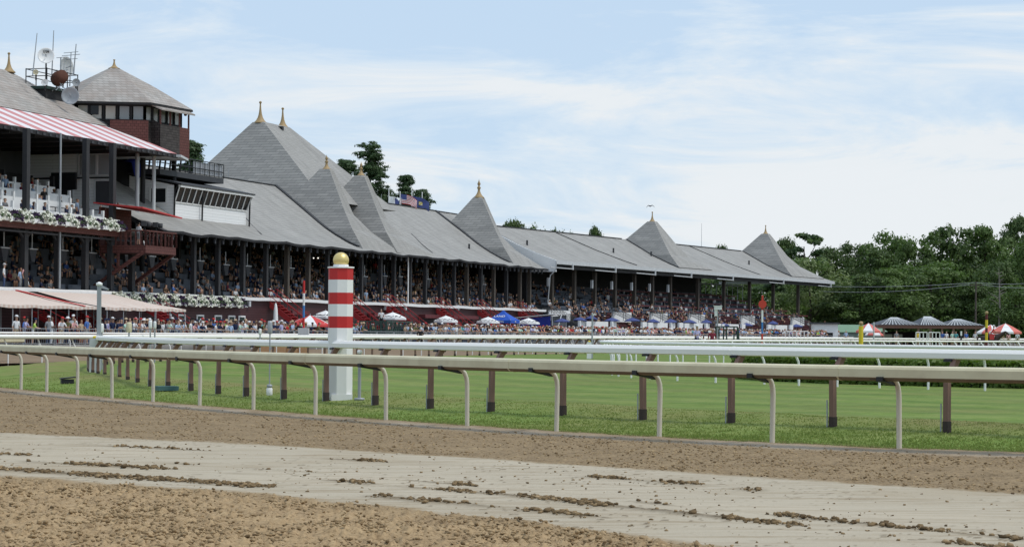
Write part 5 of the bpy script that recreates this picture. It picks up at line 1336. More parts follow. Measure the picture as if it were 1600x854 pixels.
rod('marker_post', 'grey post with a white cap and round foot right of the striped post', 'post', 561.5, 624, GF, [('pole','tube','grey',(.032,622,552)), ('cap','can','white',(.05,552,546.5)), ('foot','can','grey',(.1,625,621))])
rod('sensor_post', 'beige capsule sensor on a grey rod at the left bend of the brown posts', 'sensor', 201, 592, GF, [('rod','tube','grey',(.022,592,519)), ('capsule','can','cream',(.075,519,503)), ('foot','can','grey',(.09,593,590))])
rod('sensor_post', 'left one of two slim white sensors on a grey rod near the flower box end', 'sensor', 234.5, 566, GF, [('rod','tube','grey',(.03,566,512)), ('capsule','can','white',(.075,513,500))])
rod('sensor_post', 'right one of two slim white sensors on a grey rod near the flower box end', 'sensor', 241.5, 566.5, GF, [('rod','tube','grey',(.03,566,512)), ('capsule','can','white',(.06,513,501.5))])
rod('sensor_post', 'short white capsule sensor against the grey light pole', 'sensor', 158.5, 577, GF, [('rod','tube','grey',(.03,577,518)), ('capsule','can','white',(.065,519,505))])
rod('sensor_post', 'small white capped rod before the crowd left of the capsule sensor', 'sensor', 406, 566, GF, [('rod','tube','grey',(.03,566,522)), ('capsule','can','white',(.06,522,513))])
p = on_ground(154, 580, GF); s = F/p.y; t = thing('light_pole', 'square grey pole with a slanted lamp arm standing before the striped awnings', 'light pole', p)
zz = lambda py: HC+(yh(154)-py)/s-GF
mb = MB(); mb.box(-.06, .06, -.06, .06, 0, zz(446)); mb.build('pole', M['grey'], t)
mb = MB(); mb.lathe([(.02,0), (.1,.02), (.1,.1), (.02,.14)], (0,0,zz(447)), 10); mb.build('cap', M['white'], t); mb = MB(); mb.prism([(.04,-.05,zz(445)), (.3,-.05,zz(451)), (.28,-.05,zz(453)), (.04,-.05,zz(449.5))], (0,.12,0)); mb.build('lamp_arm', M['grey'], t)
p = on_ground(147, 582, GF); t = thing('control_box', 'light grey control box with an amber beacon beside the left light pole', 'control box', p)
mb = MB(); mb.box(-.13, .16, -.1, .1, 0, zz(528)); mb.build('cabinet', M['ltgrey'], t); mb = MB(); mb.lathe([(.02,0), (.07,.01), (.065,.06), (.02,.08)], (.02,0,zz(528)), 10); mb.build('beacon', M['yellow'], t)
# far light pole with box
p = on_px(925.5, 118); s = F/118; t = thing('light_pole', 'thin grey pole with a small lamp arm in front of the first white stair block', 'light pole', p); zz = lambda py: HC+(yh(925)-py)/s-GF
mb = MB(); mb.tube([(0,0,0), (0,0,zz(489))], .045, 8); mb.build('pole', M['grey'], t); mb = MB(); mb.box(0, .2, -.05, .05, zz(492), zz(490)); mb.build('lamp_arm', M['white'], t)
p = on_px(921, 117); t = thing('control_box', 'white control box with an amber beacon at the foot of the thin far pole', 'control box', p)
mb = MB(); mb.box(-.12,.12,-.1,.1,0,zz(534)); mb.build('cabinet', M['white'], t); mb = MB(); mb.lathe([(.02,0), (.07,.01), (.065,.06), (.02,.08)], (0,0,zz(534)), 8); mb.build('beacon', M['yellow'], t)
# banded finish poles
def bandpole(px, Z, g, bands, r, label, disc=None, base=None):
    p = on_px(px, Z, g); t = thing('banded_pole', label, 'pole', p); zz = lambda py: HC+(yh(px)-py)*Z/F-g
    mb = MB(); ms = []
    for y1, y0, m in bands:
        if m not in ms: ms.append(m)
        mb.tube([(0,0,max(0, zz(y0))), (0,0,zz(y1))], r, 12, ms.index(m), cap=False)
    mb.tube([(0,0,zz(bands[0][0])-.01), (0,0,zz(bands[0][0]))], r, 12)
    mb.build('shaft', [M[m] for m in ms], t)
    if disc:
        mb = MB(); yc, rd = disc; n = 28; vs = [(rd*math.cos(2*math.pi*i/n), -.1, zz(yc)+rd*math.sin(2*math.pi*i/n)) for i in range(n)]; mb.prism(vs, (0,.05,0)); mb.build('disc', M['disc_red'], t)
    if base: mb = MB(); mb.box(-.35,.35,-.35,.35,0,zz(base)); mb.build('base', M['ltgrey'], t)
    return t
bandpole(474.5, 151, APZ, [(438,458,'red'),(458,477,'white'),(477,496,'blue'),(496,513,'red')], .075, 'slim pole banded red, white and blue among the crowd left of the striped post', base=512)
bandpole(1191, 128, GF, [(461,484,'disc_red'),(484,503,'white'),(503,521,'blue'),(521,545,'disc_red')], .055, 'slim red, white and blue pole carrying a round red disc', disc=(475, .23))
p = bandpole(1345.5, 112, GF, [(509,570,'yellow')], .115, 'plain yellow post with a tan ball behind the hedge')
mb = MB(); r_ = .11; mb.lathe([(max(.001, r_*math.sin(math.pi*i/10)), HC+(yh(1345)-505)*112/F-GF-r_*math.cos(math.pi*i/10)) for i in range(11)], n=16); mb.build('ball', M['finial'], p)
p = bandpole(1541.5, 150, GF, [(491,499.5,'maroon_p'),(499.5,512,'yellow'),(512,519,'maroon_p'),(519,533.5,'yellow'),(533.5,540,'maroon_p'),(540,556,'yellow')], .09, 'yellow post with maroon bands and a tan ball near the horse')
mb = MB(); r_ = .12; mb.lathe([(max(.001, r_*math.sin(math.pi*i/10)), HC+(yh(1541)-488.5)*150/F-GF-r_*math.cos(math.pi*i/10)) for i in range(11)], n=16); mb.build('ball', M['finial'], p)
p = bandpole(1502, 150, GF, [(517,524,'white'),(524,533,'black'),(533,550,'white')], .06, 'short black and white banded post in front of the pavilion')
# planks leaning behind the rail
for i, (px, lab) in enumerate(((404,'first'),(428,'second'),(447,'third'),(465,'last'))):
    p = on_px(px+8, 118, GF-.05); mb = MB(); mb.box(-.33,.33,-.02,.02,.0,.72)
    ob = mb.build('plywood_board', M['plank'], None, p, R(-18)); ob.rotation_euler.x = R(-12); tag(ob, f'upright plywood board standing behind the white rail, {lab} from the left of its row', 'board', 'plywood boards behind the far rail')
# covers in the grass
p = on_ground(105, 597.5, .12); mb = MB(); mb.box(-.16,.16,-.14,.14,-.03,.09); mb.prism([(-.18,-.16,.09), (.2,-.16,.13), (.2,.18,.13), (-.18,.18,.09)], (0,0,.03)); tag(mb.build('valve_box', M['black'], None, p, .3), 'small black valve box in the grass at the far left', 'valve box')
p = on_ground(260, 606, .16); mb = MB(); mb.box(-.24,.24,-.2,.2,-.05,.05); tag(mb.build('ground_cover', paint('teal_cover', (.06,.14,.14), .6, .3, 4), None, p, .4), 'flat blue green cover set in the grass between two brown posts', 'cover')
# ================================================================== people
SKIN = [mat('skin_a', (.50,.31,.22), .55), mat('skin_b', (.36,.2,.13), .55), mat('skin_c', (.14,.075,.05), .55)]
HAIR = [mat('hair_dark', (.02,.015,.012), .6), mat('hair_brown', (.09,.05,.03), .6), mat('hair_grey', (.4,.39,.37), .6), mat('hair_fair', (.35,.24,.11), .6)]
CLO = {n: mat('cloth_'+n.replace(' ', '_'), c, .85, 0, None, .15) for n, c in {
    'white': (.72,.73,.74), 'pale blue': (.36,.48,.66), 'blue': (.08,.17,.45), 'navy': (.02,.03,.075), 'pink': (.65,.36,.36), 'salmon': (.62,.28,.2),
    'red': (.5,.05,.05), 'black': (.018,.018,.02), 'grey': (.24,.25,.26), 'olive': (.16,.15,.07), 'lime': (.4,.58,.12), 'yellow': (.66,.5,.08), 'lavender': (.42,.41,.62),
    'khaki': (.4,.31,.2), 'teal': (.13,.4,.42), 'maroon': (.2,.03,.05), 'denim': (.07,.1,.19), 'tan': (.46,.35,.24), 'brown': (.12,.07,.04), 'mint': (.45,.65,.55)}.items()}
SHOE = mat('dark_shoes', (.03,.025,.022), .6)
def skinned(bones, verts, level=1, root=0):
    """verts: name -> (co, (rx, ry)); bones: list of (a, b); returns evaluated mesh"""
    names = list(verts); ix = {n: i for i, n in enumerate(names)}
    me = bpy.data.meshes.new('body'); me.from_pydata([verts[n][0] for n in names], [(ix[a], ix[b]) for a, b in bones], [])
    ob = bpy.data.objects.new('body', me); COL.objects.link(ob)
    sk = ob.modifiers.new('skin', 'SKIN'); sk.use_smooth_shade = True; sk.branch_smoothing = .6
    for i, n in enumerate(names):
        r = verts[n][1]; r = r if isinstance(r, tuple) else (r, r)
        me.skin_vertices[0].data[i].radius = r; me.skin_vertices[0].data[i].use_root = (i == root)
    if level: ss = ob.modifiers.new('sub', 'SUBSURF'); ss.levels = level; ss.render_levels = level
    dg = bpy.context.evaluated_depsgraph_get(); out = bpy.data.meshes.new_from_object(ob.evaluated_get(dg))
    bpy.data.objects.remove(ob); bpy.data.meshes.remove(me); return out
def person_verts(pose):
    V = dict(pelvis=((0,0,.95), (.15,.11)), spine=((0,.01,1.14), (.135,.1)), chest=((0,0,1.32), (.165,.115)), neck=((0,-.01,1.46), .055), jaw=((0,-.03,1.535), (.064,.072)), crown=((0,-.012,1.635), (.08,.094)), top=((0,-.005,1.715), (.048,.056)))
    for s, n in ((-1,'l'), (1,'r')):
        V['sh'+n] = ((s*.185,0,1.385), .062); V['hip'+n] = ((s*.09,0,.88), .088); V['kn'+n] = ((s*.1,-.01,.48), .06); V['an'+n] = ((s*.105,.03,.09), .042); V['to'+n] = ((s*.115,-.11,.045), .04)
        if pose == 'stand': V['el'+n] = ((s*.25,.03,1.12), .045); V['wr'+n] = ((s*.25,-.05,.9), .034); V['hd'+n] = ((s*.24,-.08,.80), .036)
        elif pose == 'lean':
            V['el'+n] = ((s*.27,-.18,1.14), .045); V['wr'+n] = ((s*.15,-.40,1.08), .034); V['hd'+n] = ((s*.08,-.47,1.08), .036)
        elif pose == 'hold': V['el'+n] = ((s*.26,.0,1.12), .045); V['wr'+n] = ((s*.16,-.22,1.16 if s < 0 else 1.05), .034); V['hd'+n] = ((s*.09,-.28,1.22 if s < 0 else 1.06), .036)
        elif pose == 'cross': V['el'+n] = ((s*.26,-.05,1.12), .045); V['wr'+n] = ((s*.03,-.2,1.14+s*.03), .034); V['hd'+n] = ((-s*.08,-.19,1.15+s*.03), .036)
        elif pose == 'sit':
            V['el'+n] = ((s*.24,-.06,1.13), .045); V['wr'+n] = ((s*.15,-.25,1.02), .034); V['hd'+n] = ((s*.1,-.32,1.0), .036)
            V['kn'+n] = ((s*.12,-.43,.9), .062); V['an'+n] = ((s*.12,-.42,.5), .042); V['to'+n] = ((s*.12,-.55,.46), .04)
        elif pose == 'ride':
            V['el'+n] = ((s*.22,-.2,1.16), .045); V['wr'+n] = ((s*.1,-.38,1.1), .034); V['hd'+n] = ((s*.06,-.44,1.08), .036)
            V['kn'+n] = ((s*.3,-.24,.74), .06); V['an'+n] = ((s*.3,-.06,.38), .042); V['to'+n] = ((s*.3,-.18,.33), .04)
    if pose == 'lean':
        for k_ in ('chest','neck','jaw','crown','top','shl','shr'): c, r = V[k_]; V[k_] = ((c[0], c[1]-.10-(.05 if k_ in ('neck','jaw','crown','top') else 0), c[2]-.04), r)
        V['spine'] = ((0,-.03,1.13), (.135,.1))
    if pose == 'ride':
        for k_ in ('chest','neck','jaw','crown','top','shl','shr'): c, r = V[k_]; V[k_] = ((c[0], c[1]-.12, c[2]-.04), r)
    return V
PB_ = [('pelvis','spine'),('spine','chest'),('chest','neck'),('neck','jaw'),('jaw','crown'),('crown','top')]
for n in 'lr': PB_ += [('chest','sh'+n),('sh'+n,'el'+n),('el'+n,'wr'+n),('wr'+n,'hd'+n),('pelvis','hip'+n),('hip'+n,'kn'+n),('kn'+n,'an'+n),('an'+n,'to'+n)]
REG = {}
for a, b in PB_:
    t_ = b[:2]; REG[(a, b)] = {'ja':0,'cr':0,'to':0 if b == 'top' else 4,'wr':0,'hd':0,'ne':0}.get(t_, 1 if b in ('spine','chest') or t_ in ('sh','el') else 2 if t_ in ('hi','kn') else 3 if t_ == 'an' else 4)
# slots 0 skin 1 shirt 2 trousers 3 lower leg 4 shoe 5 hair
POSE = {}
def pose_mesh(pose):
    if pose in POSE: return POSE[pose]
    V = person_verts(pose); me = skinned(PB_, V, 1)
    segs = [(Vector(V[a][0]), Vector(V[b][0]), REG[(a, b)], a, b) for a, b in PB_]
    jaw, crown = Vector(V['jaw'][0]), Vector(V['crown'][0])
    for i in range(6): me.materials.append(SKIN[0])
    for p in me.polygons:
        c = p.center; best = (9, 1)
        for a, b, r, na, nb_ in segs:
            t_ = max(0, min(1, (c-a).dot(b-a)/(b-a).length_squared)); d = (c-(a+(b-a)*t_)).length
            if nb_ == 'neck' and t_ < .6: r = 1
            if d < best[0]: best = (d, r)
        r = best[1]
        if r == 0 and (c-crown).length < .2 and (c.z > crown.z+.03 or (c.y > crown.y+.0 and c.z > jaw.z)): r = 5
        p.material_index = r
    POSE[pose] = me; return me
VAR = {}
def person_mesh(pose, shirt, pants, skin=0, hair=0, shorts=False, long=False):
    key = (pose, shirt, pants, skin, hair, shorts)
    if key in VAR: return VAR[key]
    me = pose_mesh(pose).copy(); me.name = 'person'
    ms = [SKIN[skin], CLO[shirt], CLO[pants], SKIN[skin] if shorts else CLO[pants], SHOE, HAIR[hair]]
    for i, m in enumerate(ms): me.materials[i] = m
    VAR[key] = me; return me
HATS = {}
def hat_mesh(kind, col):
    if (kind, col) in HATS: return HATS[(kind, col)]
    mb = MB()
    if kind == 'cap': mb.lathe([(.1,0), (.102,.04), (.085,.095), (.03,.115), (.01,.117)], n=10); mb.prism([(-.07,-.08,.01), (.07,-.08,.01), (.05,-.19,0), (-.05,-.19,0)], (0,0,.015))
    else: mb.lathe([(.04,0), (.2,-.005), (.2,.01), (.1,.02), (.095,.09), (.06,.115), (.01,.117)], n=12)
    HATS[(kind, col)] = mb.mesh('hat', CLO[col]); return HATS[(kind, col)]
def person(loc, rz, label, pose, shirt, pants, skin=0, hair=0, shorts=False, hat=None, group=None, sc=1.0, lift=0):
    o = link('person', person_mesh(pose, shirt, pants, skin, hair, shorts), None, loc, rz); o.scale = (sc, sc, sc)
    tag(o, label, 'person', group)
    if hat:
        V = POSE[pose]; c = person_verts(pose)['crown'][0]; link('hat', hat_mesh(*hat), o, (c[0], c[1], c[2]+.035))
    return o
def face_to(p, q): return math.atan2(q[1]-p[1], q[0]-p[0])+math.pi/2     # local -y looks at q
CAMP = (0, 0)
toF2 = MAIN.a-math.pi/2+math.pi/2                                          # looking towards the track
# people singled out
def pp(px, o, z, fr=MAIN): return fr.w(fr.k(px, o), o, z)
fz = MAIN.a      # facing -n (the track): local -y -> -n
person(pp(115, -7.4, APZ+.05), fz-1.2, 'man in white polo shirt and white cap before the left striped awning', 'stand', 'white', 'navy', 0, 1, hat=('cap','white'), sc=1.06)
person(pp(6, .9, 4.05), fz+.4, 'man in white shirt and jeans on the white ledge at the left edge', 'stand', 'white', 'denim', 0, 2, hat=('cap','white'), sc=1.02)
person(pp(38, .55, 4.0), fz+.1, 'man in pale pink shirt above the red strip between the awnings', 'stand', 'pink', 'navy', 1, 0, sc=1.06)
person(pp(32, .7, 3.9), fz, 'woman in pale blue behind the man in pink above the awning strip', 'stand', 'pale blue', 'grey', 1, 1)
person(pp(183, 3.0, 9.25), fz-.4, 'man in white shirt and brown trousers right of the clubhouse corner column', 'stand', 'white', 'brown', 2, 0, sc=1.05)
person(pp(156, 3.3, 9.0), fz, 'person in pale blue behind the upper deck railing by the clubhouse corner', 'stand', 'pale blue', 'grey', 0, 1)
person(pp(73, 5, 10.2), fz+.6, 'person in pink standing at the back of the white box seats', 'stand', 'pink', 'black', 0, 0)
person(pp(216, -1.2, HC+6.1), fz+1.2, 'cameraman in a white shirt and grey shorts on the red brown balcony', 'hold', 'white', 'grey', 0, 0, True)
person(pp(596, -8.2, APZ+1.2), fz-1.0, 'man in a white shirt standing on the green lattice stand', 'hold', 'white', 'black', 0, 2)
q = offset(F3, .9); qi = min(range(len(q)), key=lambda i: abs(CX+F*q[i].x/q[i].y-645)); o_ = person((q[qi].x, q[qi].y, GF), R(190), 'person in black bending over the white outer rail', 'lean', 'black', 'black', 0, 2, sc=1.0); 
c = on_px(1089, 148, GF-.02); person(c, R(35), 'man in a pale lilac shirt and white cap beside the turf rail', 'hold', 'lavender', 'navy', 0, 2, hat=('cap','white'), sc=1.12)
c = on_px(1113, 147, GF-.02); person(c, R(15), 'bareheaded grey haired man in a purple patterned shirt beside the green lookout', 'stand', 'maroon', 'navy', 1, 2, sc=1.02)
c = on_px(1099.5, 146.5, GF-.02); person(c, R(170), 'dark haired boy in white between the two men by the turf rail', 'stand', 'white', 'grey', 1, 0, sc=.74)
# apron crowd ---------------------------------------------------------------
rnd = random.Random(11)
shirts = ['white']*11+['pale blue']*7+['navy']*6+['pink']*3+['salmon']*2+['red']+['black']*8+['grey']*5+['olive','lime','lavender','lavender','teal','maroon','tan','tan','mint','blue','blue']
ZONES = [(-80,95,'in front of the left striped awning'),(95,160,'left of the grey light pole'),(160,235,'in front of the right striped awning'),(235,300,'at the end of the awning'),(300,385,'below the lower flower box'),(385,440,'before the closed white umbrella'),(440,520,'by the red and white umbrella'),(520,575,'behind the big striped post'),(575,632,'at the green lattice stand'),(632,690,'before the second white umbrella'),(690,760,'left of the blue canopy tent'),(760,815,'in front of the blue canopy tent'),(815,870,'in front of the blue tarpaulin'),(870,930,'by the dark booth'),(930,1005,'at the second white stair block'),(1005,1070,'at the third white stair block'),(1070,1130,'behind the green lookout'),(1130,1200,'near the red disc pole'),(1200,1320,'at the last white stair block')]
def zone(px):
    for a, b, n in ZONES:
        if a <= px < b: return n
    return 'at the far end of the apron'
row = []
fence = offset(F3B, -.35)
for r in range(7):
    line = offset(F3B, -.45-r*.75)
    for p, tg in walk([q for q in line if q.y > 105], .54+.06*r, rnd.random()*.5):
        px = CX+F*p.x/p.y
        if not (-10 < px < 1312): continue
        dens = .86 if px > 300 else (.62 if px > 150 else .2)
        dens *= (1, .9, .75, .6, .5, .4, .3)[r]
        if px < 150 and r > 2: continue
        if 566 < px < 632 or 1290 < px: 
            if r < 6: continue
        if rnd.random() > dens: continue
        j = Vector((rnd.uniform(-.15,.15), rnd.uniform(-.15,.15), APZ))
        row.append((r, px, p+j, math.atan2(tg.y, tg.x)))
row.sort(key=lambda t_: t_[2].y+t_[0]*7)
print('apron crowd', len(row))
def style(i, r):
    sh = rnd.choice(shirts); pose = 'lean' if (r == 0 and rnd.random() < .75) else rnd.choice(['stand','stand','hold','cross'])
    pants = rnd.choice(['khaki','denim','navy','black','grey','white']); sk = rnd.choice([0,0,0,0,1,1,2]); ha = rnd.choice([0,0,1,1,2,3])
    hat = rnd.choice([None,None,None,('cap','white'),('cap','navy'),('brim','white'),('brim','tan'),('cap','red'),('cap','black')])
    return sh, pose, pants, sk, ha, hat
posen = {'lean':'leaning', 'stand':'upright', 'hold':'hand raised', 'cross':'arms folded'}
rest = []
for i, (r, px, p, a) in enumerate(row):
    sh, pose, pants, sk, ha, hat = style(i, r)
    if i < 276:
        if 168 < px < 180 and r == 0: sh = 'lavender'
        hd = f' and {hat[1]} {"cap" if hat[0] == "cap" else "sun hat"}' if hat else f' with {("dark","brown","grey","fair")[ha]} hair'
        lb = f'spectator in {sh}{hd}, {posen[pose]} {zone(px)}'
        person(p, a+rnd.uniform(-.5,.5), lb, pose, sh, pants, sk, ha, rnd.random() < .3, hat, 'spectators along the apron barrier', rnd.uniform(.93,1.06))
    else: rest.append((p, a, sh, pose, pants, sk, ha, hat))
# the remaining crowd as one mass, built from the same figures
class Mass:
    def __init__(s): s.v = []; s.q = []; s.c = []; s.n = 0
    def add(s, me, cols, M4):
        nv = len(me.vertices); co = np.empty(nv*3); me.vertices.foreach_get('co', co); co = co.reshape(-1, 3)
        A_ = np.array(M4.to_3x3()); t_ = np.array(M4.translation); s.v.append(co@A_.T+t_)
        for p in me.polygons:
            s.q.append([v+s.n for v in p.vertices]); s.c.append(cols[min(p.material_index, len(cols)-1)])
        s.n += nv
    def build(s, name, label):
        me = bpy.data.meshes.new(name); me.from_pydata(np.concatenate(s.v).tolist(), [], s.q)
        at = me.attributes.new('cloth', 'FLOAT_COLOR', 'FACE'); at.data.foreach_set('color', np.array([(*c, 1) for c in s.c], dtype=np.float32).ravel())
        me.polygons.foreach_set('use_smooth', [True]*len(s.q))
        def bd(nt, b):
            a = N(nt, 'ShaderNodeAttribute'); a.attribute_name = 'cloth'; nt.links.new(a.outputs['Color'], b.inputs['Base Color'])
        if 'crowd' not in M: M['crowd'] = mat('crowd_cloth', (.3,.3,.3), .8, 0, bd, .15)
        me.materials.append(M['crowd']); return tag(link(name, me), label, 'crowd', kind='stuff')
def rgb(m): return tuple(m.node_tree.nodes['Principled BSDF'].inputs['Base Color'].default_value)[:3]
LOW = {}
def low(pose):
    if pose not in LOW: 
        V = person_verts(pose); me = skinned(PB_, V, 0); segs = [(Vector(V[a][0]), Vector(V[b][0]), REG[(a, b)]) for a, b in PB_]
        for i in range(6): me.materials.append(SKIN[0])
        for p in me.polygons:
            c = p.center; best = (9, 1)
            for a, b, r in segs:
                t_ = max(0, min(1, (c-a).dot(b-a)/(b-a).length_squared)); d = (c-(a+(b-a)*t_)).length
                if d < best[0]: best = (d, r)
            r = best[1]; cz = Vector(V['crown'][0]); p.material_index = 5 if r == 0 and (c-cz).length < .2 and (c.z > cz.z+.02 or (c.y > cz.y and c.z > cz.z-.1)) else r
        LOW[pose] = me
    return LOW[pose]
ms = Mass()
for p, a, sh, pose, pants, sk, ha, hat in rest:
    top = rgb(HAIR[ha]) if not hat else rgb(CLO[hat[1]])
    ms.add(low(pose), [rgb(SKIN[sk]), rgb(CLO[sh]), rgb(CLO[pants]), rgb(CLO[pants]), (.03,.025,.02), top], Matrix.Translation(p) @ Matrix.Rotation(a+rnd.uniform(-.6,.6), 4, 'Z') @ Matrix.Scale(rnd.uniform(.93,1.06), 4))
ms.build('crowd', 'packed standing crowd farther along the apron behind the barriers')
# seated crowd in the stands
ms = Mass(); cnt = 0
dsh = ['white']*3+['pale blue']*4+['navy']*7+['black']*9+['grey']*6+['red','blue','olive','khaki','maroon','brown','tan','blue','denim','denim']
def seat(fr, k, o, zseat):
    sh = rnd.choice(dsh); sk = rnd.choice([0,0,0,1,1,2]); ha = rnd.choice([0,0,1,1,2,3]); top = rgb(HAIR[ha]) if rnd.random() < .75 else rgb(CLO[rnd.choice(['white','navy','tan'])])
    stand = rnd.random() < .06
    ms.add(low('stand' if stand else 'sit'), [rgb(SKIN[sk]), tuple(c*.62 for c in rgb(CLO[sh])), rgb(CLO[rnd.choice(['navy','grey','black'])]), rgb(SKIN[sk]), (.03,.025,.02), top], Matrix.Translation(fr.w(k, o, zseat-(0 if stand else .42))) @ Matrix.Rotation(fr.a+rnd.uniform(-.5,.5), 4, 'Z') @ Matrix.Scale(rnd.uniform(.92,1.04), 4))  # shirt colours darkened: the shade inside the stand is put into them
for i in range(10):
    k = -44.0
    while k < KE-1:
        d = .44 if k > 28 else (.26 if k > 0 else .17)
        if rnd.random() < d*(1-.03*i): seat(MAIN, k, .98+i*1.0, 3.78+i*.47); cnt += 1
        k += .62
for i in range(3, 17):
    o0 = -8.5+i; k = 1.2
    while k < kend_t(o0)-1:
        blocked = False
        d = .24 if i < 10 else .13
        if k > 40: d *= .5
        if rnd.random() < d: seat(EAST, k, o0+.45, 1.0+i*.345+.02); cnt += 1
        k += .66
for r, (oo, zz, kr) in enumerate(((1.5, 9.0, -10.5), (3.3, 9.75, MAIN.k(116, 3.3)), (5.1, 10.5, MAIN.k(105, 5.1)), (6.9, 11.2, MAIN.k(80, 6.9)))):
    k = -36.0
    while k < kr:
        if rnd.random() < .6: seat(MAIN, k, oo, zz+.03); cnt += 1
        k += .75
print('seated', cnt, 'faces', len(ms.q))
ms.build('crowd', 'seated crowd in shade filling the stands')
# people far right by the pavilion
for i, (px, py, sh, lab) in enumerate(((1344,523,'white','person in white left of the plain yellow post'),(1322,522,'pale blue','person in pale blue in front of the low green wall'),(1401,523,'grey','person in grey at the left end of the pavilion'),(1434,525,'yellow','person in yellow at the second pavilion post'),(1473,524,'blue','person in blue under the pavilion roof left of its middle'),(1479,523,'white','person in white beside the blue shirt under the pavilion'),(1488,524,'mint','person in mint left of the black and white pole'),(1494,524,'teal','person in teal under the pavilion roof'),(1510,522,'blue','person in bright blue right of the black and white pole'),(1524,523,'white','person in white at the right pavilion post'),(1566,523,'tan','person with fair clothes left of the big striped tent'),(1576,524,'pink','person in pink below the right striped umbrella'),(1590,524,'white','person in white at the right edge of the picture'))):
    Z = 262; c = on_px(px, Z, APZ-.1); person(c, R(rnd.uniform(-40,40)), lab, 'stand', sh, 'khaki', 0, 1, sc=1.0)
# ================================================================== horse and jockey
HB_ = [('rump','loin'),('loin','back'),('back','withers'),('withers','neck1'),('neck1','poll'),('poll','muzzle'),('rump','dock'),('dock','tail1'),('tail1','tail2')]
HV = dict(rump=((0,.75,1.38), (.23,.24)), loin=((0,.3,1.30), (.26,.28)), back=((0,-.15,1.24), (.27,.31)), withers=((0,-.6,1.3), (.22,.29)), neck1=((0,-.98,1.56), (.12,.19)), poll=((0,-1.28,1.8), (.09,.125)), muzzle=((0,-1.62,1.5), (.058,.07)), dock=((0,1.0,1.42), .06), tail1=((0,1.14,1.1), .075), tail2=((0,1.18,.65), .05))
for s_, n in ((-1,'l'), (1,'r')):
    HV.update({'fs'+n: ((s_*.15,-.6,1.0), .12), 'fk'+n: ((s_*.15,-.63,.56), .06), 'ff'+n: ((s_*.15,-.6,.18), .042), 'fh'+n: ((s_*.15,-.66,.05), .055),
               'hs'+n: ((s_*.16,.72,1.05), .15), 'hk'+n: ((s_*.17,.62,.82), .1), 'hh'+n: ((s_*.16,.92,.56), .062), 'hf'+n: ((s_*.16,.86,.18), .042), 'ho'+n: ((s_*.16,.8,.05), .055)})
    HB_ += [('withers','fs'+n),('fs'+n,'fk'+n),('fk'+n,'ff'+n),('ff'+n,'fh'+n),('rump','hs'+n),('hs'+n,'hk'+n),('hk'+n,'hh'+n),('hh'+n,'hf'+n),('hf'+n,'ho'+n)]
hm = skinned(HB_, HV, 1, 2); hm.name = 'racehorse'; hm.materials.clear(); hm.materials.append(paint('dark_bay_coat', (.035,.02,.015), .4, .3, 3)); 
Zh_ = 196; hp = on_px(1548, Zh_, GF-.02)
ho = tag(link('racehorse', hm, None, hp, R(78)), 'dark bay racehorse walking behind the yellow and maroon banded pole', 'horse')
mb = MB(); mb.box(-.3,.3,-.42,.12,1.5,1.58); mb.prism([(-.31,-.35,1.53), (-.31,.1,1.53), (-.34,.08,1.1), (-.34,-.3,1.1)], (.03,0,0)); mb.prism([(.28,-.35,1.53), (.28,.1,1.53), (.31,.08,1.1), (.31,-.3,1.1)], (.03,0,0)); mb.build('saddle_cloth', M['umb_red'], ho)
jk = person(hp+Vector((.15,.03,.78)), R(78), 'jockey in red and white silks sitting on the dark racehorse', 'ride', 'red', 'white', 0, 0, hat=('cap','white'), sc=.92)
# ================================================================== hedge
rng = np.random.default_rng(5)
hp = [Vector((29,49.5,0)), Vector((20,54.0,0)), Vector((13,57.2,0)), Vector((9.6,60.2,0)), Vector((7.9,62.8,0)), Vector((6.9,66.5,0)), Vector((7.1,72,0)), Vector((8.5,80,0))]
hl = catmull(hp, 6); n = 42000
ax = np.array([p.x for p in hl]); ay = np.array([p.y for p in hl]); seg = rng.integers(0, len(hl)-1, n); fr = rng.random(n)
bx = ax[seg]+(ax[seg+1]-ax[seg])*fr; by = ay[seg]+(ay[seg+1]-ay[seg])*fr; tx = ax[seg+1]-ax[seg]; ty = ay[seg+1]-ay[seg]; L_ = np.hypot(tx, ty)
inx, iny = ty/L_, -tx/L_                # inside (right of travel)
side = rng.random(n); W_ = 7.0; Ht = .68
isf = side < .42
d_ = np.where(isf, rng.random(n)*.18, rng.random(n)**1.2*W_); z_ = np.where(isf, rng.random(n)*Ht, Ht+(rng.random(n)-.6)*.12)
z_ = z_+.07*(fbm(bx*1.2, by*1.2, 2, 6)-.5); z_ = np.where((~isf) & (d_ < .35), z_-.16*(1-d_/.35), z_)
bx += inx*d_; by += iny*d_
nrm = rng.normal(size=(n, 3)); nrm[:,2] += np.where(isf, .2, 1.3); nrm[:,0] += np.where(isf, -inx*1.2, 0); nrm[:,1] += np.where(isf, -iny*1.2, 0)
def leaf_cloud(name, P, Nn, size, mats, mi, asp=.6):
    n = len(P); Nn = Nn/np.linalg.norm(Nn, axis=1, keepdims=True); rv = rng.normal(size=(n, 3)); e1 = np.cross(Nn, rv); e1 /= np.linalg.norm(e1, axis=1, keepdims=True)+1e-9; e2 = np.cross(Nn, e1)
    s = size[:,None]; v = np.stack([P-e1*s, P-e2*s*asp, P+e1*s, P+e2*s*asp], 1)
    me = bpy.data.meshes.new(name); me.vertices.add(n*4); me.vertices.foreach_set('co', v.ravel()); me.loops.add(n*4); me.loops.foreach_set('vertex_index', np.arange(n*4)); me.polygons.add(n); me.polygons.foreach_set('loop_start', np.arange(n)*4)
    for m in mats: me.materials.append(m)
    me.polygons.foreach_set('material_index', mi); me.update(calc_edges=True)
    return me
P = np.stack([bx, by, z_+GF], 1); me = leaf_cloud('foliage', P, nrm, .05+.05*rng.random(n), [M['hedge']], np.zeros(n, int))
ht = thing('hedge', 'broad clipped green hedge inside the thin white turf rail', 'hedge', (0,0,0))
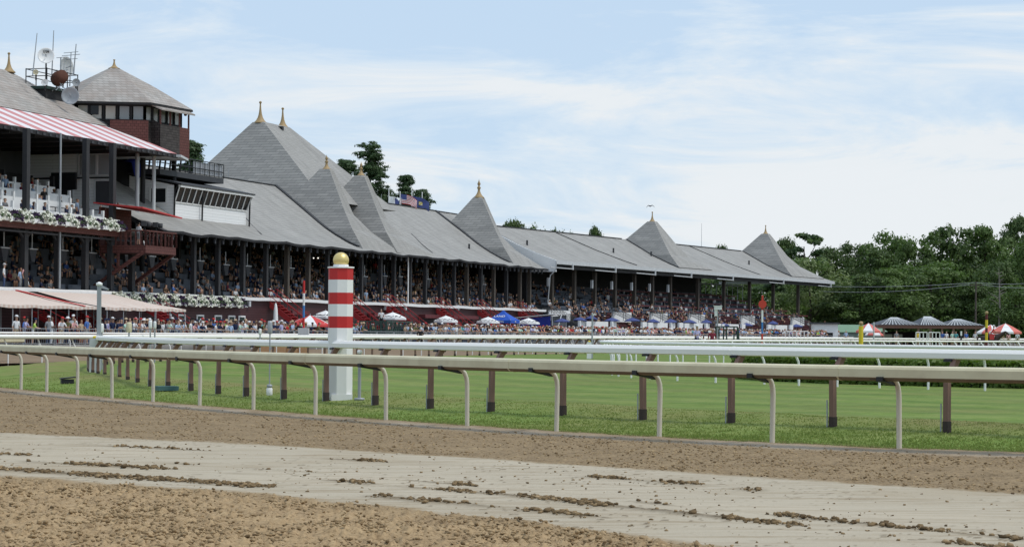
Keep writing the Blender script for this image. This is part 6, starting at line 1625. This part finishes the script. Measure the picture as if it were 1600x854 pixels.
link('foliage', me, ht)
mb = MB(); a = offset(hl, .1); b = offset(hl, W_-.2); nn_ = len(a)
mb.add([(p.x,p.y,GF-.1) for p in a]+[(p.x,p.y,GF+Ht-.06) for p in a]+[(p.x,p.y,GF+Ht-.06) for p in b], [(r*nn_+i, r*nn_+i+1, (r+1)*nn_+i+1, (r+1)*nn_+i) for r in range(2) for i in range(nn_-1)]); mb.build('twigs', mat('hedge_core', (.02,.032,.01), .9), ht)

# ================================================================== trees
def crown_mesh(seed, Rr, H, base, nb, nl, size, mats, weights, shape='round'):
    r = np.random.default_rng(seed); Ps = []; Ns = []; Ms = []; Ss = []
    blobs = []
    for i in range(nb):
        u = r.random(); z = base+(H-base)*(.06+.92*u)
        e = (z-base)/(H-base)
        if shape == 'round': wid = Rr*math.sqrt(max(.03, 1-((e-.42)/.62)**2))
        elif shape == 'cone': wid = Rr*(1.02-e)**.8
        elif shape == 'sparse': wid = Rr*(.55+.45*math.sin(e*3.1))
        else: wid = Rr*(1-.5*e)
        a = r.random()*6.283; q = wid*(.12+.8*r.random()**.6); br = (.19+.15*r.random())*Rr*(1.15-.4*e)
        if shape == 'sparse': br *= .75
        blobs.append((q*math.cos(a), q*math.sin(a), z, br))
    for (x, y, z, br) in blobs:
        k = int(nl/nb*(.6+.8*r.random())); d = r.normal(size=(k, 3)); d /= np.linalg.norm(d, axis=1, keepdims=True)
        rad = br*(.35+.75*r.random(k)**.6)*(1+.25*np.sin(d[:,0]*5+d[:,1]*4+z)); p = np.array([x, y, z])+d*rad[:,None]*np.array([1.15, 1.15, .72])
        keep_ = (d[:,2] > -.75)
        nn = d+r.normal(size=(k, 3))*.55; nn[:,2] += .35
        p, nn = p[keep_], nn[keep_]; Ps.append(p); Ns.append(nn); mi = r.choice(len(mats), p=weights); Ms.append(np.full(len(p), mi)); Ss.append(size*(.6+.8*r.random(len(p))))
    return leaf_cloud('crown', np.concatenate(Ps), np.concatenate(Ns), np.concatenate(Ss), mats, np.concatenate(Ms)), blobs
def trunk_mesh(H, r0, blobs, seed, base):
    r = random.Random(seed); mb = MB(); pts = [(0,0,-.02)]; x = y = 0
    for i in range(1, 7): x += r.uniform(-.015,.015); y += r.uniform(-.015,.015); pts.append((x, y, H*.85*i/6))
    mb.tube(pts, [r0*(1-.14*i) for i in range(7)], 8)
    for b in blobs[::max(1, len(blobs)//8)]:
        f = max(.15, min(.9, (b[2]-H*.12)/(H*.9))); i = min(5, int(f*6)); p = Vector(pts[i]); q = Vector(b[:3]); mid = p.lerp(q, .5)+Vector((0,0,-.02)); mb.tube([p, mid, q], [r0*.35, r0*.2, r0*.06], 5)
    return mb.mesh('trunk', M['bark'])
TV = {}
def tree_var(kind, v):
    if (kind, v) in TV: return TV[(kind, v)]
    s = v*13+hash_(kind)
    if kind == 'dark': c, b = crown_mesh(s, .42, 1, .05, 64, 15000, .0165, [M['leaf_dark'], M['leaf_mid']], [.75,.25])
    elif kind == 'mid': c, b = crown_mesh(s, .42, 1, .04, 62, 15000, .0165, [M['leaf_mid'], M['leaf_dark']], [.75,.25])
    elif kind == 'light': c, b = crown_mesh(s, .55, 1, .02, 56, 14000, .018, [M['leaf_light'], M['leaf_mid']], [.8,.2])
    elif kind == 'sparse': c, b = crown_mesh(s, .2, 1, .35, 34, 5200, .013, [M['needle'], M['leaf_mid']], [.7,.3], 'sparse')
    TV[(kind, v)] = (c, trunk_mesh(1, .025, b, s, .1)); return TV[(kind, v)]
def hash_(s): return sum(ord(c)*(i+1) for i, c in enumerate(s)) % 97
def tree(px, top, Z, width, kind, v, label, rz=0, g=0, group=None):
    H = HC+ray(px, top)[1]*Z-g; p = on_px(px, Z, g); c, tk = tree_var(kind, v)
    t = thing('tree', label, 'tree', p, rz, group); w = width*Z/F
    base_w = {'dark': .84, 'mid': .84, 'light': 1.1, 'sparse': .42}[kind]
    sx = w/base_w
    for nm, me in (('crown', c), ('trunk', tk)):
        o = link(nm, me, t); o.scale = (sx, sx, H/1.0*.97)
    return t
TL = [ # px, top, Z, width, kind, variant, label
 (1258,352,385,62,'sparse',0,'tall thin ragged pine just right of the last tower roof'),
 (1226,372,392,50,'dark',1,'dark tree peeping behind the last tower roof'),
 (1293,386,400,62,'dark',0,'rounded dark tree directly above the roof corner'),
 (1328,377,405,66,'dark',2,'dark tree with a level top right of the roof corner'),
 (1392,357,400,92,'mid',0,'big mid green tree with the highest crown left of the pavilion'),
 (1361,388,388,80,'dark',1,'dark tree left of the big mid green tree'),
 (1428,374,392,62,'mid',1,'narrow mid green tree with a pointed top above the pavilion'),
 (1486,350,400,104,'dark',2,'broadest dark tree with a domed crown above the pavilion'),
 (1540,352,398,84,'mid',2,'bright mid green tree with a flat top right of the domed tree'),
 (1592,337,402,60,'dark',0,'tallest tree at the right edge of the picture'),
 (1612,372,380,84,'mid',1,'mid green tree cut by the right edge'),
 (1268,404,362,118,'light',0,'pale green spreading maple at the end of the grandstand'),
 (1222,440,375,110,'mid',1,'mid green tree seen under the grandstand roof'),
 (1160,438,385,90,'dark',2,'dark tree seen between the far columns'),
 (1455,404,360,118,'mid',0,'dense green tree standing right behind the pavilion'),
 (1400,418,352,90,'mid',2,'leafy green tree above the left umbrella'),
 (1345,428,356,96,'dark',1,'shaded dark tree above the plain yellow post'),
 (1525,440,355,90,'dark',0,'dark tree behind the power pole'),
 (1590,445,345,88,'mid',2,'low leafy tree at the right edge behind the tents'),
 (1308,452,370,70,'dark',2,'shaded dark tree above the green roofed shed'),
 (1480,455,368,80,'dark',1,'shaded dark tree above the right half of the pavilion'),
 (1560,405,372,80,'dark',2,'dark tree between the power pole and the edge'),
 (1420,470,372,90,'dark',0,'low dark tree just above the pavilion roof'),
 (1380,462,378,90,'dark',1,'low dark tree above the left pavilion corner'),
 (1440,402,415,120,'mid',2,'deep green tree filling the gap behind the domed tree'),
 (1528,398,416,120,'dark',1,'deep green tree behind the power pole, farther back'),
 (1585,392,414,120,'mid',0,'deep green tree far back near the right edge'),
 (1325,415,412,120,'mid',1,'deep green tree far back above the roof corner'),
 (1378,400,415,110,'dark',2,'deep green tree far back above the left tent'),
 (1170,420,408,120,'mid',0,'deep green tree far back seen through the open stand end'),
 (1120,430,405,110,'dark',1,'dark tree far back at the open end of the stand'),
 (800,343,345,55,'dark',0,'dark tree behind the roof just right of the last main tower'),
 (836,352,350,44,'mid',1,'small tree behind the roof step, right of the dark tree'),
 (868,355,360,40,'dark',2,'small dark tree top behind the roof, middle of three'),
 (895,359,365,30,'mid',0,'smallest tree top behind the far roof ridge'),
 (924,354,350,38,'dark',1,'dark tree top standing alone behind the far roof ridge'),
 (1128,382,385,26,'dark',0,'tiny tree top behind the ridge between the two far tower roofs'),
]
for i, (px, top, Z, w, kd, v, lab) in enumerate(TL): tree(px, top, Z, w*1.3, kd, v, lab, i*1.7)
# white pines with level boughs
def pine(px, top, Z, hw, seed, label, sparse=1.0, base_f=.25, g=0):
    r = np.random.default_rng(seed); rr = random.Random(seed); H = HC+ray(px, top)[1]*Z-g; p = on_px(px, Z, g); s_m = Z/F; Rm = hw*s_m
    t = thing('pine_tree', label, 'tree', p); mb = MB(); lean = rr.uniform(-.3,.3)
    mb.tube([(lean*f, 0, H*f) for f in (0,.3,.6,.85,.98)], [.38,.32,.22,.1,.03], 8)
    Ps = []; Ns = []
    z = H*base_f
    while z < H*.985:
        e = max(0.0, (z/H-base_f)/(1-base_f)); wid = Rm*(1.0-e)**.8*(.45+.65*rr.random())+.4; nbr = 5
        for b in range(nbr):
            if rr.random() > sparse: continue
            a = rr.random()*6.283; L = wid*(.45+.65*rr.random()); z0_ = z; z = z+rr.uniform(-.3,.3); up = .08+.3*e+rr.uniform(-.1,.2)
            q = Vector((L*math.cos(a)+lean*z/H, L*math.sin(a), z+L*up)); mb.tube([(lean*z/H,0,z), (lean*z/H+(q.x-lean*z/H)*.5, q.y*.5, z+L*up*.3), q], [.07,.05,.02], 4)
            nt = int(4+L*2.0)
            for j in range(nt):
                f = .25+.8*(j+rr.random())/nt; c = Vector((lean*z/H,0,z)).lerp(q, min(f, 1.04))+Vector((rr.uniform(-.5,.5), rr.uniform(-.5,.5), rr.uniform(-.25,.3)))
                k = 34; d = r.normal(size=(k, 3)); d /= np.linalg.norm(d, axis=1, keepdims=True)
                Ps.append(np.array(c)+d*r.random((k, 1))**.5*np.array([.7,.7,.22])+np.array([0,0,.06])); nn = d*1.0; nn[:,2] += .6; Ns.append(nn)
            z = z0_
        z += H*.031*(.6+.8*rr.random())
    P_ = np.concatenate(Ps); link('crown', leaf_cloud('crown', P_, np.concatenate(Ns), .14+.2*r.random(len(P_)), [M['needle']], np.zeros(len(P_), int), .3), t)
    mb.build('trunk', M['bark'], t)
pine(578, 219, 300, 92, 3, 'tall dark white pine with layered boughs behind the twin tower roofs', .95, .3)
pine(541, 246, 292, 74, 4, 'shorter dark pine left of the tallest pine behind the twin tower roofs', 1, .3)
pine(632, 277, 300, 40, 5, 'thin open pine directly behind the flag with stars and stripes', .75, .35)
pine(655, 293, 296, 46, 6, 'low leaning pine behind the plain blue flag', .8, .3)
pine(301, 212, 262, 60, 8, 'bright pine between the brown tower and the big slate roof', .95, .3)
pine(1212, 395, 372, 16, 9, 'small pine hidden behind the last tower roof', .9, .3)
# bare tree and power line
p = on_px(1560, 342, 0); rr = random.Random(2); mb = MB(); Hb = HC+ray(1560, 418)[1]*342
mb.tube([(0,0,0), (.2,0,Hb*.5), (0,0,Hb)], [.2,.13,.03], 6)
for i in range(16):
    z = Hb*(.35+.6*rr.random()); a = rr.choice((-1, 1)); L = 2.6*(1.15-z/Hb)*(.6+.6*rr.random()); mb.tube([(0,0,z), (a*L*.6, rr.uniform(-.5,.5), z+.35*L), (a*L, rr.uniform(-.6,.6), z+.5*L)], [.05,.035,.015], 4)
tag(mb.build('bare_tree', paint('dead_wood', (.2,.18,.16), .9, .3, 3), None, p), 'leafless grey tree standing among the green ones right of the power pole', 'tree')
p = on_px(1524.5, 330, 0); t = thing('power_pole', 'brown wooden power pole with a crossbar in front of the trees', 'power pole', p); hp_ = HC+ray(1524, 440)[1]*330
mb = MB(); mb.tube([(0,0,0), (0,0,hp_)], [.16,.11], 8); mb.build('pole', M['colmn'], t); mb = MB(); mb.box(-1.0,1.0,-.06,.06,hp_-.55,hp_-.42); mb.build('crossbar', M['colmn'], t)
def wire(a, b, sag, label):
    a, b = Vector(a), Vector(b); mb = MB(); pts = [a.lerp(b, i/24)-Vector((0,0,sag*4*(i/24)*(1-i/24)))-a for i in range(25)]; mb.tube(pts, .028, 4)
    tag(mb.build('power_line', M['grey'], None, a), label, 'power line')
top = Vector((p.x, p.y, hp_-.4))
wire(at_depth(1285, 455, 345), top+Vector((-.9,0,0)), .5, 'lower left power line running from the grandstand corner to the pole')
wire(at_depth(1285, 447, 345), top+Vector((.2,0,.3)), .3, 'upper left power line running from the grandstand corner to the pole')
wire(top+Vector((.9,0,0)), at_depth(1650, 446, 320), .4, 'lower right power line leaving the pole towards the edge')
wire(top+Vector((.0,0,.3)), at_depth(1650, 437, 320), .4, 'upper right power line leaving the pole towards the edge')

# ================================================================== pavilion, tents and sheds on the right
Zp = 285
def wx(px, Z=Zp): return ray(px, 500)[0]*Z
pv = thing('pavilion', 'long open pavilion with dark roof, latticed hips and timber posts', 'pavilion', (wx(1378), Zp, APZ-.1))
x1 = wx(1532)-wx(1378); he = hz(1450, 509, Zp)-APZ+.1
mb = MB(); mb.box(-.6, x1+.4, -.5, 8.5, he-.3, he+.1); mb.build('fascia', M['brown'], pv)
mb = MB(); mb2 = MB()
for xa, xb, hh in ((-.6, x1*.40, .95), (x1*.36, x1*.68, 1.1), (x1*.62, x1+.5, .8)):
    cx_ = (xa+xb)/2; z0 = he+.1; zt = z0+hh
    mb.add([(xa,-.7,z0), (xb,-.7,z0), (xb,8.7,z0), (xa,8.7,z0), (cx_-.5,4,zt), (cx_+.5,4,zt)], [(0,1,5,4), (1,2,5), (2,3,4,5), (3,0,4)])
    for i in range(1, 12):
        f = i/12; a = Vector((xa,-.7,z0)).lerp(Vector((xb,-.7,z0)), f); b = Vector((cx_-.5,4,zt)).lerp(Vector((cx_+.5,4,zt)), f); mb2.beam(a+Vector((0,0,.04)), b+Vector((0,0,.04)), .1, .03)
    for i in range(1, 5):
        f = i/5; a = Vector((xa,-.7,z0)).lerp(Vector((cx_-.5,4,zt)), f); b = Vector((xb,-.7,z0)).lerp(Vector((cx_+.5,4,zt)), f); mb2.beam(a+Vector((0,0,.05)), b+Vector((0,0,.05)), .12, .03)
mb.build('roof', paint('dark_roof_panel', (.03,.032,.04), .4, .3, 1), pv); mb2.build('roof_lattice', M['ltgrey'], pv)
mb = MB()
for i, px in enumerate((1381,1435,1454,1472,1490,1508,1525)):
    mb = MB(); x = wx(px)-wx(1378); mb.box(x-.13, x+.13, -.1, .16, 0, he-.2); mb.build('post', paint('pale_timber_post', (.26,.21,.16), .7, .3, 3), pv)
mb = MB(); mb.box(0, x1, 8.0, 8.2, 0, he-.75); mb.build('back_wall', M['dark'], pv)
mb = MB()
for i in range(2): x = wx(1385+i*16)-wx(1378); mb.box(x, x+1.1, 2.0, 2.1, .2, 1.35)
mb.build('board', paint('pale_green_board', (.3,.34,.27), .6, .2, 2), pv)
tb = umbrella([M['salmon'], M['white_cloth']], 'striped tent', cat='tent', rad=2.6, drop=1.0, h=3.1, val=.25)
for k_, (px, Z, lab, sc, rz) in enumerate(((1357,250,'red and white umbrella tent at the left end of the pavilion, the taller of two',.85,.2),(1366,262,'lower red and white umbrella tent under the taller one by the pavilion',.62,.6),(1571,235,'red and white tent at the right edge behind the horse',1.0,.3),(1548,262,'red and white tent half hidden behind the horse tent',.95,.7))):
    o = tb if k_ == 0 else dup(tb); o['label'] = lab; c = on_px(px, Z, APZ-.25 if k_ != 1 else APZ-.2); o.location = c; o.rotation_euler.z = rz; o.scale = (sc*.66, sc*.66, .86 if k_ != 1 else .66)
p = on_px(1328, 310, APZ-.2); t = thing('shed', 'low shed with a pale green metal roof and a grey green wall', 'shed', p); w = 3.2
mb = MB(); mb.box(-w, w+2, 0, 5, 0, 1.7); mb.build('wall', M['green_wall'], t); mb = MB(); mb.add([(-w-.2,-.3,1.7), (w+2.2,-.3,1.7), (w+1,2.6,2.75), (-w,2.6,2.75), (w+2.2,5.3,1.7), (-w-.2,5.3,1.7)], [(0,1,2,3), (3,2,4,5), (1,4,2), (0,3,5)]); mb.build('roof', M['green_rf'], t)
p = on_px(1292, 300, APZ-.2); t = thing('booth', 'white booth with a dark open counter at the end of the bleachers', 'booth', p)
mb = MB(); mb.box(-1.7, -.55, 0, 3, 0, 2.75); mb.box(.85, 1.5, 0, 3, 0, 2.75); mb.box(-.55, .85, 0, 3, 1.6, 2.75); mb.box(-.55,.85,1.2,3,0,1.6); mb.build('wall', M['white'], t); mb = MB(); mb.box(-1.9, 1.7, -.3, 3.2, 2.75, 2.95); mb.build('roof', M['darkgrey'], t); mb = MB(); mb.box(-.55,.85,.6,.7,0,1.55); mb.build('counter', M['dark'], t)
p = on_px(1355, 268, APZ-.2); mb = MB(); mb.box(-1.6, 1.8, 0, .12, 0, 1.25); tag(mb.build('screen_wall', M['green_wall'], None, p), 'low grey green screen wall behind the plain yellow post', 'wall')
p = on_px(1365.5, 160, GF); mb = MB(); mb.tube([(0,0,0), (0,0,hz(1365, 503, 160)-GF)], .05, 6); mb.tube([(-.06,0,hz(1365,532,160)-GF), (.0,0,hz(1365,528,160)-GF)], .06, 6); tag(mb.build('thin_pole', M['ltgrey'], None, p), 'thin light grey pole before the left striped tents', 'pole')
# ================================================================== flags on the roof
def flag(px, py0, py1, o, flabel, kind, w, h, zf):
    kk, z0 = MAIN.at(px, py1, o); _, z1 = MAIN.at(px, py0, o); t = thing('flagpole', flabel, 'flagpole', MAIN.w(kk, o, z0-2.2)); z1 -= z0-2.2
    mb = MB(); mb.tube([(0,0,0), (0,0,z1)], [.07,.05], 6); mb.lathe([(.01,0), (.08,.04), (.08,.1), (.01,.14)], (0,0,z1), 8); mb.build('pole', M['white'], t)
    if not kind: return
    nx_, nz_ = 20, 13; mb = MB(); vs = []
    for j in range(nz_+1):
        for i in range(nx_+1):
            f = i/nx_; vs.append((w*f*.86, .12*math.sin(f*9+j*.3)*f, zf*z1-h*j/nz_-f*f*.32*w-.05*math.sin(f*7)))
    for j in range(nz_):
        for i in range(nx_):
            q = (j*(nx_+1)+i, j*(nx_+1)+i+1, (j+1)*(nx_+1)+i+1, (j+1)*(nx_+1)+i)
            if kind == 'us': mi = 2 if (i < 8 and j < 7) else (0 if j % 2 == 0 else 1)
            elif kind == 'blue': mi = 2 if not (7 < i < 12 and 4 < j < 9) else (3 if (i+j) % 3 else 1)
            else: mi = 1 if i < 12 or j < 2 else 2
            o0 = len(mb.v); mb.add([vs[x] for x in q], [(0,1,2,3)], mi)
    ob = mb.build('flag', [M['umb_red'], M['white_cloth'], M['navy'], M['yellow']], t); ob.modifiers.new('thickness', 'SOLIDIFY').thickness = .01
flag(607.5, 297, 318, 12.5, 'leftmost flagpole on the ridge with a short white and navy flag', 'white', 1.3, .8, .83)
flag(625, 301, 321, 12.5, 'flagpole on the ridge flying the flag with stars and stripes', 'us', 2.2, 1.05, .97)
flag(643.5, 299, 324, 12.5, 'flagpole on the ridge flying a blue flag with a small crest', 'blue', 2.3, 1.25, .87)
flag(659.5, 302, 327, 12.5, 'bare white flagpole on the ridge, the rightmost of four', None, 0, 0, 0)
# bird over the fifth tower
p = at_depth(1016, 322, 280); mb = MB(); mb.tube([(-.5,0,-.18), (-.25,0,.1), (0,0,0), (.25,0,.12), (.55,0,-.1)], [.015,.05,.09,.05,.015], 5); tag(mb.build('bird', M['darkgrey'], None, p), 'small dark bird gliding above a far tower roof', 'bird')
kk, zz = EAST.at(1096, 383, 14); mb = MB(); z0 = 11.0; mb.tube([(0,0,0), (0,0,hz(1096,344,330)-z0)], [.05,.02], 5); tag(mb.build('antenna', M['grey'], None, EAST.w(kk, 14, z0)), 'single thin antenna on the far roof ridge between the two tower roofs', 'antenna')
# white starting barriers near the apron
for i, (px, fr_) in enumerate(((968,'second'),(1236,'last'),(1254,'last'),(1440,'pavilion'),(1460,'pavilion'))):
    p = on_px(px, 205 if px < 1000 else 225, GF); mb = MB()
    for x in (-.55, -.18, .18, .55): mb.tube([(x,0,0), (x,0,1.75)], .05, 6)
    mb.tube([(-.55,0,1.72), (.55,0,1.72)], .05, 6); mb.tube([(-.55,0,.9), (.55,0,.9)], .04, 6)
    tag(mb.build('gate', M['white'], None, p), ('white barred gate in the far rail, in front of the second white stair block','white barred gate in the far rail, left one of the pair at the last column','white barred gate in the far rail, right one of the pair at the last column','white barred gate in front of the pavilion, left of two','white barred gate in front of the pavilion, right of two')[i], 'gate', 'white gates in the far rail')

# ================================================================== light and sky
SUN_AZ, SUN_EL = R(104), R(61)          # azimuth from +Y towards +X
sd = Vector((math.sin(SUN_AZ)*math.cos(SUN_EL), math.cos(SUN_AZ)*math.cos(SUN_EL), math.sin(SUN_EL)))
ld = bpy.data.lights.new('sun', 'SUN'); ld.energy = 2.1; ld.angle = R(11.0); ld.color = (1, .96, .9)
lo = bpy.data.objects.new('sun', ld); COL.objects.link(lo); lo.rotation_euler = (-sd).to_track_quat('-Z', 'Y').to_euler()
w = bpy.data.worlds.new('World'); scene.world = w; w.use_nodes = True; nt = w.node_tree; nt.nodes.clear()
sky = N(nt, 'ShaderNodeTexSky', sky_type='NISHITA'); sky.sun_disc = False; sky.sun_elevation = SUN_EL; sky.sun_rotation = SUN_AZ; sky.air_density = 1.0; sky.dust_density = .6; sky.ozone_density = 2.0
tc = N(nt, 'ShaderNodeTexCoord')
mp = N(nt, 'ShaderNodeMapping'); mp.inputs['Scale'].default_value = (5.5, 5.5, 30); mp.inputs['Location'].default_value = (2.3, .7, 1.1); mp.inputs['Rotation'].default_value = (0, R(3), 0)
nt.links.new(tc.outputs['Generated'], mp.inputs['Vector'])
n1 = noise(nt, 1.0, 7, .62, mp.outputs[0], .8)
mp2 = N(nt, 'ShaderNodeMapping'); mp2.inputs['Scale'].default_value = (14, 14, 130); mp2.inputs['Rotation'].default_value = (0, R(-4), 0)
nt.links.new(tc.outputs['Generated'], mp2.inputs['Vector'])
n2 = noise(nt, 1.0, 5, .6, mp2.outputs[0], .4)
sp = N(nt, 'ShaderNodeSeparateXYZ'); nt.links.new(tc.outputs['Generated'], sp.inputs[0])
cl = math_(nt, 'ADD', math_(nt, 'SUBTRACT', math_(nt, 'MULTIPLY', n1, 1.5), .3), math_(nt, 'MULTIPLY', n2, .14))
lowr = math_(nt, 'SUBTRACT', .24, math_(nt, 'MULTIPLY', sp.outputs[2], 2.9))       # more veil low down
lowr = math_(nt, 'ADD', lowr, math_(nt, 'MULTIPLY', sp.outputs[0], .5))            # and towards the right
cl = math_(nt, 'ADD', cl, math_(nt, 'MAXIMUM', lowr, -.12))
fac = ramp(nt, cl, [(.36, (.84,.84,.84)), (.58, (.92,.92,.92)), (.74, (.98,.98,.98))])
veil = ramp(nt, cl, [(.36, (.58,.735,.92)), (.52, (.70,.81,.925)), (.66, (.83,.87,.905))])
bg1 = N(nt, 'ShaderNodeBackground'); bg1.inputs[1].default_value = .13; nt.links.new(sky.outputs[0], bg1.inputs[0])
bg2 = N(nt, 'ShaderNodeBackground'); nt.links.new(veil, bg2.inputs[0]); bg2.inputs[1].default_value = 1.0
mx = N(nt, 'ShaderNodeMixShader'); nt.links.new(fac, mx.inputs[0]); nt.links.new(bg1.outputs[0], mx.inputs[1]); nt.links.new(bg2.outputs[0], mx.inputs[2])
wo = N(nt, 'ShaderNodeOutputWorld'); nt.links.new(mx.outputs[0], wo.inputs[0])
scene.view_settings.view_transform = 'Standard'; scene.view_settings.look = 'None'; scene.view_settings.exposure = 0; scene.view_settings.gamma = 1
scene.render.engine = 'CYCLES'; scene.cycles.max_bounces = 6; scene.cycles.diffuse_bounces = 3; scene.cycles.glossy_bounces = 2; scene.cycles.transmission_bounces = 2; scene.cycles.transparent_max_bounces = 4
scene.cycles.use_denoising = True
